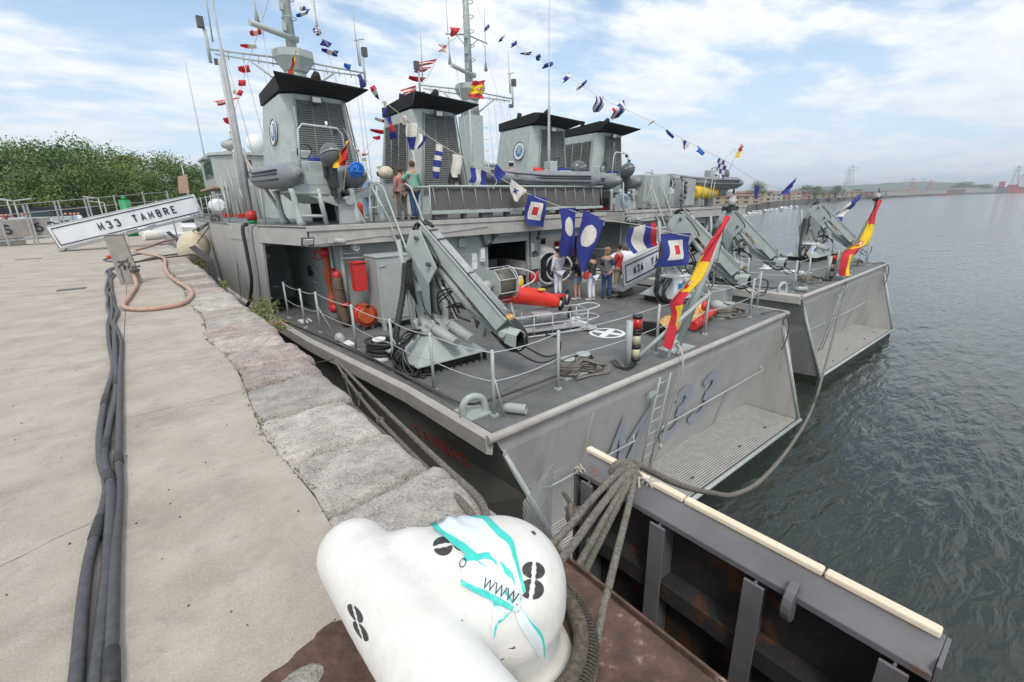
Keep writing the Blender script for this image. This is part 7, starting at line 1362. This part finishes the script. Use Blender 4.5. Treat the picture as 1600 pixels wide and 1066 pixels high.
person(*gp(872, 463, DK), -12, 'sailor in white uniform with cap, back turned, by white diving chamber', 1.72, 'hair_dark', 'cloth_white', 'cloth_white', 'shoe_white', arms=[((.22, .08, 1.12), (.12, .30, 1.10)), ((-.24, -.02, 1.12), (-.22, .1, .92))], hat='white', stance=.08)
person(*gp(902, 469, DK), 0, 'visitor in dark top and pale blue shorts with bare legs', 1.55, 'hair_brown', 'cloth_navy', 'denim_light', 'shoe_white', sleeve='short', legs='short', arms=cross)
pw = person(*gp(924, 470, DK), 5, 'woman in white trousers and long pale top carrying red handbag', 1.62, 'hair_dark', 'cloth_dark', 'cloth_white', 'shoe_white', arms=cross, hairlen=.8)
person(*gp(947, 467, DK), -55, 'woman with blond hair in grey checked waistcoat and dark jeans, gesturing', 1.74, 'hair_blond', 'cloth_plaid', 'denim', 'shoe_dark', arms=[((.2, .12, 1.18), (.05, .35, 1.22)), ((-.22, .1, 1.18), (-.05, .38, 1.20))], hairlen=1)
person(*gp(964, 463, DK), 20, 'dark haired man in red jumper and khaki trousers', 1.80, 'hair_dark', 'cloth_red', 'cloth_khaki', 'shoe_white', arms=cross)
person(*gp(974, 458, DK), 35, 'woman in olive cardigan and white trousers at the right of the group', 1.66, 'hair_brown', 'cloth_olive', 'cloth_white', 'shoe_white', arms=cross, hairlen=.8)
hx, hy, hz2 = gp(913, 470, DK)
gear('handbag', (hx, hy, DK+.85), 'red shoulder bag hanging beside the woman in white trousers', 'handbag', [('bag', 'red', lambda b: b.box((hx+.03, hy-.08, DK+.88), (.36, .14, .24), Rz(15)), .04), ('strap', 'red', lambda b: b.tube(spline([(hx-.1, hy-.08, DK+.98), (hx+.25, hy-.1, DK+1.35), (hx+.3, hy+.05, DK+1.42), (hx+.15, hy-.1, DK+.98)]), .012, 5))])
gx, gy, gz = gp(650, 343, UD)
person(gx, gy+.0, UD, 10, 'man in pale green shirt and jeans standing at gangway rail', 1.78, 'hair_brown', 'cloth_green', 'denim', 'shoe_dark', arms=[((.30, .0, 1.15), (.34, .12, .92)), ((-.26, .15, 1.2), (-.14, .28, 1.35))], stance=.06)
person(gx-.28, gy+.35, UD, 5, 'person in floral trousers half hidden behind the man in green', 1.62, 'hair_brown', 'cloth_pink', 'cloth_floral', 'shoe_dark', stance=.12)
bx0, by0, _ = gp(576, 342, UD)
person(bx0, by0, UD, 0, 'person in light blue shirt and jeans beyond the boat trestle', 1.62, 'hair_dark', 'cloth_blue', 'denim_light', 'shoe_white', sleeve='short', stance=.06)
person(9.55, 15.2, UD+.28, -60, 'red haired woman in grey top sitting behind the netted gangway', 1.55, 'hair_red', 'cloth_dark', 'cloth_dark', hairlen=1)
person(12.0, 14.9, UD+.20, -40, 'naval officer in white shirt and cap beside the crosswise boat', 1.78, 'hair_dark', 'cloth_white', 'cloth_white', hat='white', lean=.25, arms=cross)
# ------------------------------------------------------------------ distant quay, trees and lamps on the left
b = MB(); b.b2((-600, 75, -6), (30, 900, -.25)); far = b.build('far_ground', 'land', kind='structure')
def tree(x, y, h, w_, lab, lm='leaf', n=4200, group='trees beyond the quay', zb=0, var=0, src=None):
    o0 = Vector((x, y, zb))
    if src:
        t = empty('tree', o0, lab, 'tree', group)
        for s in src[1]:
            c = s.copy(); col.objects.link(c); c.parent = t; c.scale = (w_/src[2], w_/src[2], h/src[3]); c.rotation_euler = (0, 0, rnd.uniform(0, 6.28)); WP[c] = o0
        return t
    t = empty('tree', o0, lab, 'tree', group)
    P('trunk', 'bark', t, lambda b: (b.tube([o0, o0+Vector((.1, 0, h*.3)), o0+Vector((0, 0, h*.6))], [w_*.04, w_*.03, w_*.015], 8),)+tuple(b.tube([o0+Vector((0, 0, h*.28)), o0+Vector((math.cos(a)*w_*.35, math.sin(a)*w_*.35, h*(.5+.1*math.sin(a*3))))], [w_*.02, w_*.008], 5) for a in (0, 1.1, 2.3, 3.4, 4.6, 5.5)))
    rr = random.Random(int(x*13+y*7+h)); cl = []
    for i in range(34):
        a = rr.uniform(0, 6.28); q = rr.uniform(0, 1)**.6; zz_ = rr.uniform(.22, .95); wr = w_*.5*q*math.sin(math.pi*min(1, .25+zz_*.72))
        cl.append((Vector((math.cos(a)*wr, math.sin(a)*wr, h*zz_)), w_*rr.uniform(.09, .17)))
    b = MB()
    for i in range(n):
        c, r_ = rr.choice(cl); d = Vector([rr.gauss(0, 1) for _ in range(3)]).normalized(); p = o0+c+d*r_*rr.uniform(.55, 1.12)*1.1
        s = rr.uniform(.012, .026)*w_*.62; e = Vector([rr.gauss(0, 1) for _ in range(3)]).normalized(); f_ = e.cross(d+Vector((.01, 0, 0))).normalized()
        b.add([p-e*s, p+f_*s*.7, p+e*s, p-f_*s*.7], [(0, 1, 2, 3)])
    cr_ = b.build('crown', lm, t); return (t, kids(t), w_, h)
def treeat(px, D, topy, w_, lab, src=None, lm='leaf', zb=0):
    p = dist(px, topy, D); return tree(p.x, p.y, p.z-zb, w_, lab, lm, src=src, zb=zb)
sA = treeat(150, 100, 236, 15, 'green tree behind the middle of the M33 gangway banner')
sB = treeat(60, 105, 232, 15, 'darker green tree left of the middle of the tree row', lm='leaf_dark')
sC = treeat(235, 98, 246, 13, 'bright green tree above the raised end of the gangway')
for px, D, ty, w_, s, lab in ((5, 98, 236, 14, sA, 'green tree at the left edge of the photo'), (30, 112, 226, 13, sC, 'tall tree second from the left edge'), (90, 96, 240, 13, sB, 'dark tree third from the left, nearer row'), (115, 112, 226, 14, sA, 'tree in the rear row with the highest crown'), (190, 108, 244, 13, sC, 'light green tree just left of the brown roof'), (120, 92, 262, 11, sC, 'low tree in front of the dark ones'), (262, 108, 250, 12, sA, 'tree right of the brown roof, near slender aerial'), (285, 94, 262, 11, sB, 'dark small tree close to the ship bow'), (40, 90, 268, 11, sA, 'low leafy tree in front at far left'), (185, 92, 262, 11, sA, 'low tree above the word TAMBRE'), (220, 90, 268, 10, sC, 'low light tree above the end of TAMBRE'), (-25, 100, 240, 14, sB, 'tree cut by the left edge'), (310, 112, 262, 12, sC, 'tree showing between bow and bridge'), (75, 90, 270, 11, sC, 'low tree over the lamp posts'), (155, 90, 268, 10, sB, 'low dark tree above the letters M33')):
    treeat(px, D, ty, w_, lab, src=s)
P('hedge', 'leaf_dark', None, lambda b: [b.add([p-e*s, p+f_*s, p+e*s, p-f_*s], [(0, 1, 2, 3)]) for p, e, f_, s in ((dist(rnd.uniform(-60, 330), rnd.uniform(286, 330), rnd.uniform(104, 120)), Vector([rnd.gauss(0, 1) for _ in range(3)]).normalized(), Vector([rnd.gauss(0, 1) for _ in range(3)]).normalized(), rnd.uniform(.3, .7)) for _ in range(9000))], kind='stuff')
P('brown_roof', 'roof_red', None, lambda b: (b.prism([dist(172, 252, 135), dist(210, 250, 135), dist(205, 243, 135), dist(182, 242, 135)], (0, 6, 0)), b.prism([dist(172, 253, 135.5), dist(210, 251, 135.5), dist(210, 300, 135.5), dist(172, 300, 135.5)], (0, 5, 0)))); tag(bpy.data.objects['brown_roof'], 'building with brown roof showing above the trees', 'building')
def lamp(px, D, top, lab, arms=1):
    a = dist(px, top, D); f0 = Vector((a.x, a.y, 0)); t = empty('street_lamp', f0, lab, 'street lamp', 'street lamps beyond the quay')
    P('pole', 'lamp_grey', t, lambda b: b.tube([f0, a], [.09, .06], 6)); P('lamp_head', 'lamp_grey', t, lambda b: [b.box(a+Vector((s*.7, 0, .05)), (1.3, .25, .12), Matrix.Rotation(-.15*s, 3, 'Y')) for s in ((-1, 1) if arms == 2 else (-1,))])
lamp(10, 75, 311, 'white street lamp, leftmost beyond the quay'); lamp(21, 72, 313, 'double headed street lamp, second from left', 2); lamp(153, 75, 309, 'street lamp behind the M33 banner'); lamp(162, 80, 316, 'smaller street lamp right beside the one behind the banner')
k_ = 0
for px, ty, by_ in ((35, 319, 351), (41, 319, 351), (84, 314, 350), (90, 313, 350), (131, 310, 345), (136, 309, 345), (177, 305, 340), (222, 300, 335), (260, 298, 330), (0, 342, 352)):
    a = dist(px, ty, 40); c = Vector((a.x, a.y, 0)); o = P('fence_post', 'galv', None, lambda b: b.box((c+a)/2, (.09, .09, a.z)), .01); tag(o, ['first', 'second', 'third', 'fourth', 'fifth', 'sixth', 'seventh', 'eighth', 'ninth', 'short'][k_]+' slender grey post counted from left, beyond the gangway banner', 'post', 'slender grey posts beyond the gangways'); k_ += 1
pr0, pr1 = dist(0, 322, 40), dist(262, 300, 40)
P('screen_wires', 'galv', None, lambda b: [b.tube([pr0-Vector((0, 0, dz)), pr1-Vector((0, 0, dz))], .02, 4) for dz in (0, .5)]); tag(bpy.data.objects['screen_wires'], 'thin wires strung between the slender grey posts', 'wire')
a = dist(192, 306, 45); P('beacon', 'beacon_green', None, lambda b: (b.tube([Vector((a.x, a.y, 0)), Vector((a.x, a.y, a.z-.3))], .34, 12), b.tube([Vector((a.x, a.y, a.z-.3)), Vector((a.x, a.y, a.z))], .14, 8))); tag(bpy.data.objects['beacon'], 'green harbour light beacon rising behind gangway', 'beacon')
def far_thing(name, m_, px, py, D, dims, lab, cat, extra=None):
    c = dist(px, py, D); t = empty(name, c, lab, cat); P('body', m_, t, lambda b: b.box(c, dims), .05)
    if extra: extra(t, c)
def carx(t, c):
    P('cabin', 'glass_dark', t, lambda b: b.prism([c+Vector((-1.0, -.8, .35)), c+Vector((1.1, -.8, .35)), c+Vector((.6, -.8, .95)), c+Vector((-.6, -.8, .95))], (0, 1.6, 0)))
    for dx in (-1.2, 1.2): P('wheel', 'rubber', t, lambda b: b.tube([c+Vector((dx, -.9, -.4)), c+Vector((dx, -.7, -.4))], .32, 12))
far_thing('parked_car', 'paint_pale', 67, 345, 62, (4.2, 1.7, .7), 'silver parked car behind the 637 banner', 'car', carx)
far_thing('kiosk', 'cloth_navy', 82, 338, 85, (9, 3, 2.2), 'low dark blue kiosk under the trees', 'kiosk')
hx_ = ['cloth_white', 'cloth_pink', 'cloth_dark', 'cloth_red', 'cloth_blue']
for i, px in enumerate((-2, 4, 10, 17, 36, 42, 46, 104, 112, 118, 124)):
    p = dist(px, 340, 66); p.z = 0; t = empty('person', p, ['leftmost tiny figure', 'second tiny figure', 'third tiny figure', 'fourth tiny figure', 'fifth tiny figure', 'sixth tiny figure', 'seventh tiny figure', 'eighth tiny figure', 'ninth tiny figure', 'tenth tiny figure', 'last tiny figure'][i]+' standing under the far trees, counted from left', 'person', 'tiny people under the trees')
    P('body', hx_[i % 5], t, lambda b: b.tube([p, p+Vector((0, 0, .8)), p+Vector((0, 0, 1.4)), p+Vector((0, 0, 1.5))], [.16, .2, .24, .08], 8)); P('head', 'skin', t, lambda b: b.ball(p+Vector((0, 0, 1.62)), .13, nu=8, nv=6))
P('barrier_rail', 'white', None, lambda b: (b.tube([Vector((-70, 60, .95)), Vector((1, 60, .95))], .05, 4), b.b2((-70, 60, 0), (1, 60.1, .5)))); tag(bpy.data.objects['barrier_rail'], 'low white barrier rail running behind the 637 banner', 'barrier')
# small white boats at the quay beyond the gangway
def boat(c, L_, ang, lab, m_='white', group=None, cabin=True, mast=0):
    c = Vector(c); M = Rz(ang); t = empty('boat', c, lab, 'boat', group)
    def T(x, y, z): return c+M@Vector((x, y, z))
    w_ = L_*.17
    def hb(b):
        st_ = [(-.5, .85, .0), (-.2, 1, 0), (.2, .9, .02), (.42, .45, .06), (.5, .03, .1)]; vs = []
        for u, q, up_ in st_: vs += [T(-w_*q, u*L_, L_*(.13+up_)), T(-w_*q*.75, u*L_, 0), T(w_*q*.75, u*L_, 0), T(w_*q, u*L_, L_*(.13+up_))]
        b.add(vs, [(4*i+j, 4*i+j+1, 4*i+j+5, 4*i+j+4) for i in range(4) for j in range(3)]+[(4*i+3, 4*i, 4*i+4, 4*i+7) for i in range(4)]+[(3, 2, 1, 0)])
    P('hull', m_, t, hb)
    if cabin: cb_ = P('cabin', 'white', t, lambda b: b.box(T(0, -.02*L_, L_*.2), (w_*1.2, L_*.3, L_*.14), M)); P('window', 'glass_dark', cb_, lambda b: b.box(T(0, -.02*L_, L_*.22), (w_*1.24, L_*.24, L_*.05), M))
    if mast: P('mast', 'steel', t, lambda b: b.tube([T(0, 0, L_*.1), T(0, 0, mast)], .06, 4))
    return t
boat((1.7, 47, -.95), 8, 20, 'small white motor boat moored beyond the gangway, bow toward us', mast=3.5)
boat((5.5, 66, -1.4), 9, 60, 'white sailing boat farther off between quay and bow', mast=8)
P('work_boat', 'white_paint', None, lambda b: (b.tube([(.3, 38, .3), (1.4, 38.3, .3)], .3, 14), b.b2((.5, 38.1, -.3), (1.4, 39.2, .15))), .05); tag(bpy.data.objects['work_boat'], 'rounded white inflatable bow standing on quay edge beyond gangway', 'boat')
P('bow_panel', 'hose_pink', None, lambda b: b.prism([ony(278, 276, 44), ony(292, 272, 44), ony(296, 302, 44), ony(280, 302, 44)], (0, .3, 0))); tag(bpy.data.objects['bow_panel'], 'faded orange board at the ship bow, left of the bridge', 'board')

# ------------------------------------------------------------------ far shore on the right
def shore(px, D): p = dist(px, 330, D); return p
b = MB(); S = [(1120, 150), (1165, 210), (1200, 330), (1260, 520), (1330, 800), (1420, 1200), (1500, 1800), (1640, 2300), (1900, 2600)]
vs = [];
for px, D in S: p = shore(px, D); vs.append(Vector((p.x, p.y, WZ-1)))
bk = [shore(1900, 6000), shore(900, 6000), shore(900, 300)]
b.prism(vs+[Vector((p.x, p.y, WZ-1)) for p in bk], (0, 0, 4.4)); b.build('far_shore', 'land', kind='structure')
def hill(pp, D, dep, nm='hill', m_='hill'):
    b = MB(); n = len(pp); vs = []
    for px, py in pp:
        p = dist(px, py, D); q = dist(px, 340, D-dep); e = dist(px, 340, D+dep); vs += [Vector((q.x, q.y, WZ)), Vector((p.x, p.y, p.z)), Vector((e.x, e.y, WZ))]
    b.add(vs, [(3*i+j, 3*i+j+1, 3*i+j+4, 3*i+j+3) for i in range(n-1) for j in range(2)], 0, True); b.build(nm, m_, kind='structure')
def dense(pp, n=6):
    o = []
    for (a, c), (d, e) in zip(pp, pp[1:]):
        for i in range(n): t_ = i/n; o.append((a+(d-a)*t_, c+(e-c)*t_+rnd.uniform(-.5, .5)))
    return o+[pp[-1]]
hill(dense([(1130, 303), (1200, 300), (1260, 294), (1300, 291), (1345, 289), (1390, 286), (1440, 284), (1480, 285), (1510, 288), (1560, 294), (1600, 297), (1680, 296), (1800, 298)]), 3600, 900)
hill(dense([(380, 318), (600, 312), (900, 306), (1000, 304), (1100, 300), (1180, 300)], 5), 2600, 600)
def bld(px, D, w_, h_, lab, m_='wall_beige', roof='roof_red', dep=12, nwin=6, fl=2):
    h_ *= .6; p = dist(px, 320, D); z0 = WZ+3.4; c = Vector((p.x, p.y, z0)); fwd = Vector((p.x, p.y, 0)).normalized(); M = dirm(fwd); t = empty('building', c, lab, 'building', 'buildings along the far shore')
    P('walls', m_, t, lambda b: b.box(c+Vector((0, 0, h_/2)), (w_, dep, h_), M))
    P('roof', roof, t, lambda b: b.prism([c+M@Vector(v) for v in ((-w_/2-.4, -dep/2-.4, h_), (-w_/2-.4, dep/2+.4, h_), (-w_/2-.4, 0, h_+h_*.22))], M@Vector((w_+.8, 0, 0))))
    if D < 900:
        wm = None
        for r in range(fl):
            for i in range(nwin): P('window', 'glass_dark', t, lambda b: b.box(c+M@Vector((-w_/2+w_*(i+.5)/nwin, -dep/2-.03, h_*(r+.55)/fl)), (w_/nwin*.42, .05, h_/fl*.4), M))
    return t
specs = [(1150, 250, 20, 6, 'wall_ochre'), (1176, 330, 20, 9, 'wall_beige'), (1198, 400, 18, 8, 'wall_white'), (1216, 450, 16, 10, 'wall_brick'), (1230, 480, 18, 9, 'wall_beige'), (1246, 520, 20, 11, 'wall_brick'), (1262, 560, 18, 8, 'wall_white'), (1284, 620, 26, 9, 'wall_ochre'), (1300, 680, 22, 13, 'wall_white'), (1320, 720, 26, 9, 'wall_beige'), (1342, 800, 30, 10, 'wall_brick'), (1362, 880, 34, 11, 'wall_white'), (1384, 950, 40, 11, 'wall_white'), (1402, 1050, 40, 13, 'wall_beige'), (1425, 1200, 40, 12, 'wall_white'), (1450, 1350, 50, 15, 'wall_white'), (1475, 1500, 60, 14, 'wall_brick'), (1500, 1750, 60, 18, 'wall_white'), (1522, 1900, 70, 16, 'wall_white'), (1543, 2100, 80, 15, 'roof_grey')]
wrd = ['ochre low house nearest the outer ship', 'beige house behind the marina, left part', 'white house behind the marina', 'brick house near the single round tree', 'beige house right of the single round tree', 'brick tall house left of the outermost crane', 'white low house behind the blue pennant', 'ochre shed above the outermost crane', 'white tower block right of the crane', 'beige shed behind the blue and white flag', 'long brick shed on the far quay', 'white warehouse left of the far ensign', 'white warehouse just behind the far ensign staff', 'beige warehouse right of the far ensign staff', 'white shed below the wooded hill', 'white port building near the moored cargo vessel', 'red brown port shed by the white cargo vessel', 'white silo building under the hill end', 'white long shed near the blue ship', 'grey shed next to the blue ship']
for (px, D, w_, h_, m_), lab in zip(specs, wrd): bld(px, D, w_, h_, lab, m_, 'roof_red' if m_ in ('wall_ochre', 'wall_beige') else 'roof_grey', nwin=5)
for px, D, ty, w_, lab in ((1183, 300, 286, 15, 'round tree on the far shore in front of the narrow blue flag'), (1260, 520, 292, 22, 'dark tree clump left of the outermost crane'), (1276, 540, 293, 20, 'second dark tree right beside the clump'), (1308, 600, 292, 16, 'slim dark tree between crane and ensign'), (1340, 800, 297, 22, 'low tree behind the far quay buildings'), (1508, 1900, 286, 90, 'big tree group crowning the end of the hill'), (1538, 2000, 289, 80, 'lower tree group at the hill end')):
    p = dist(px, ty, D); t = empty('tree', (p.x, p.y, WZ+3.4), lab, 'tree', 'trees on the far shore'); z0 = WZ+3.4
    for s in sA[1] if px % 2 else sB[1]: c = s.copy(); col.objects.link(c); c.parent = t; c.scale = (w_/15, w_/15, (p.z-z0)/sA[3]*1.0)
for i in range(11):
    px = 1163+i*8; D = 185+i*12; p = dist(px, 330, D); boat((p.x, p.y, WZ), rnd.uniform(4, 6.5), rnd.uniform(0, 180), ['first', 'second', 'third', 'fourth', 'fifth', 'sixth', 'seventh', 'eighth', 'ninth', 'tenth', 'last'][i]+' small white boat from the left in the far marina', group='small boats in the far marina', mast=rnd.choice((0, 7, 10)))
def pylon(px, D, ty, lab, w_=10, cat='pylon', m_='lamp_grey'):
    p = dist(px, ty, D); z0 = WZ+3; c = Vector((p.x, p.y, z0)); M = dirm(Vector((p.x, p.y, 0)))
    b = MB(); q = w_
    for s in (-1, 1): b.tube([c+M@Vector((s*q*.5, 0, 0)), Vector((p.x, p.y, p.z))+M@Vector((s*q*.08, 0, 0))], [q*.035, q*.02], 4)
    n = 8
    for i in range(n):
        t0_, t1_ = i/n, (i+1)/n; H_ = p.z-z0
        for s in (-1, 1): b.tube([c+M@Vector((s*q*(.5-.42*t0_), 0, H_*t0_)), c+M@Vector((-s*q*(.5-.42*t1_), 0, H_*t1_))], q*.015, 4)
    for t_ in (.8, .9): b.tube([c+M@Vector((-q*.6, 0, (p.z-z0)*t_)), c+M@Vector((q*.6, 0, (p.z-z0)*t_))], q*.02, 4)
    b.build('pylon', m_, None, lab, cat, 'lattice towers on the far shore')
pylon(1333, 1500, 257, 'tall pale lattice pylon left of the far ensign', 22); pylon(1328, 1600, 262, 'second pale pylon just left of the tall one', 20); pylon(1322, 1700, 285, 'short pylon in front of the hill', 16)
for px, ty, lab, m_ in ((1428, 278, 'dark red harbour crane above the white cargo vessel', 'ship_red'), (1416, 279, 'grey harbour crane left of the dark red one', 'lamp_grey'), (1444, 278, 'grey harbour crane right of the dark red one', 'lamp_grey'), (1455, 281, 'reddish harbour crane beside the white cargo vessel', 'ship_red'), (1593, 258, 'tall grey lattice jib at the right edge', 'metal_dark'), (1600, 272, 'orange lattice tower at right edge', 'ship_red')): pylon(px, 1500 if px < 1500 else 2100, ty, lab, 14 if px < 1500 else 20, 'crane', m_)
def cargo(px, D, L_, h_, m_, lab, sup='white'):
    p = dist(px, 330, D); c = Vector((p.x, p.y, WZ)); M = dirm(Vector((p.x, p.y, 0))); t = empty('cargo_ship', c, lab, 'ship')
    P('hull', m_, t, lambda b: b.prism([c+M@Vector(v) for v in ((-L_/2, 0, 0), (L_/2-L_*.05, 0, 0), (L_/2, 0, h_), (-L_/2, 0, h_))], M@Vector((0, 14, 0)))); P('superstructure', sup, t, lambda b: (b.box(c+M@Vector((-L_*.3, 7, h_*1.5)), (L_*.22, 10, h_), M), b.box(c+M@Vector((L_*.1, 7, h_*1.2)), (L_*.4, 10, h_*.4), M)))
cargo(1453, 1450, 46, 6, 'ship_red', 'white and red cargo vessel moored below the wooded hill'); cargo(1567, 2100, 60, 17, 'ship_blue', 'blue hulled cargo ship near the right edge', 'ship_red'); cargo(1590, 2050, 70, 11, 'ship_red', 'red hulled cargo ship at right edge', 'ship_red')
# air: thin sea haze
b = MB(); b.b2((-1500, -500, WZ-1.5), (8000, 7500, 140)) ; hz_o = b.build('haze', 'water', kind='stuff')
hm = bpy.data.materials.new('haze'); hm.use_nodes = True; hn = hm.node_tree; hn.nodes.clear(); vo = hn.nodes.new('ShaderNodeVolumePrincipled'); vo.inputs['Color'].default_value = (.86, .92, 1, 1); vo.inputs['Density'].default_value = .00022; vo.inputs['Anisotropy'].default_value = .2
ho = hn.nodes.new('ShaderNodeOutputMaterial'); hn.links.new(vo.outputs[0], ho.inputs['Volume']); hz_o.data.materials.clear(); hz_o.data.materials.append(hm)
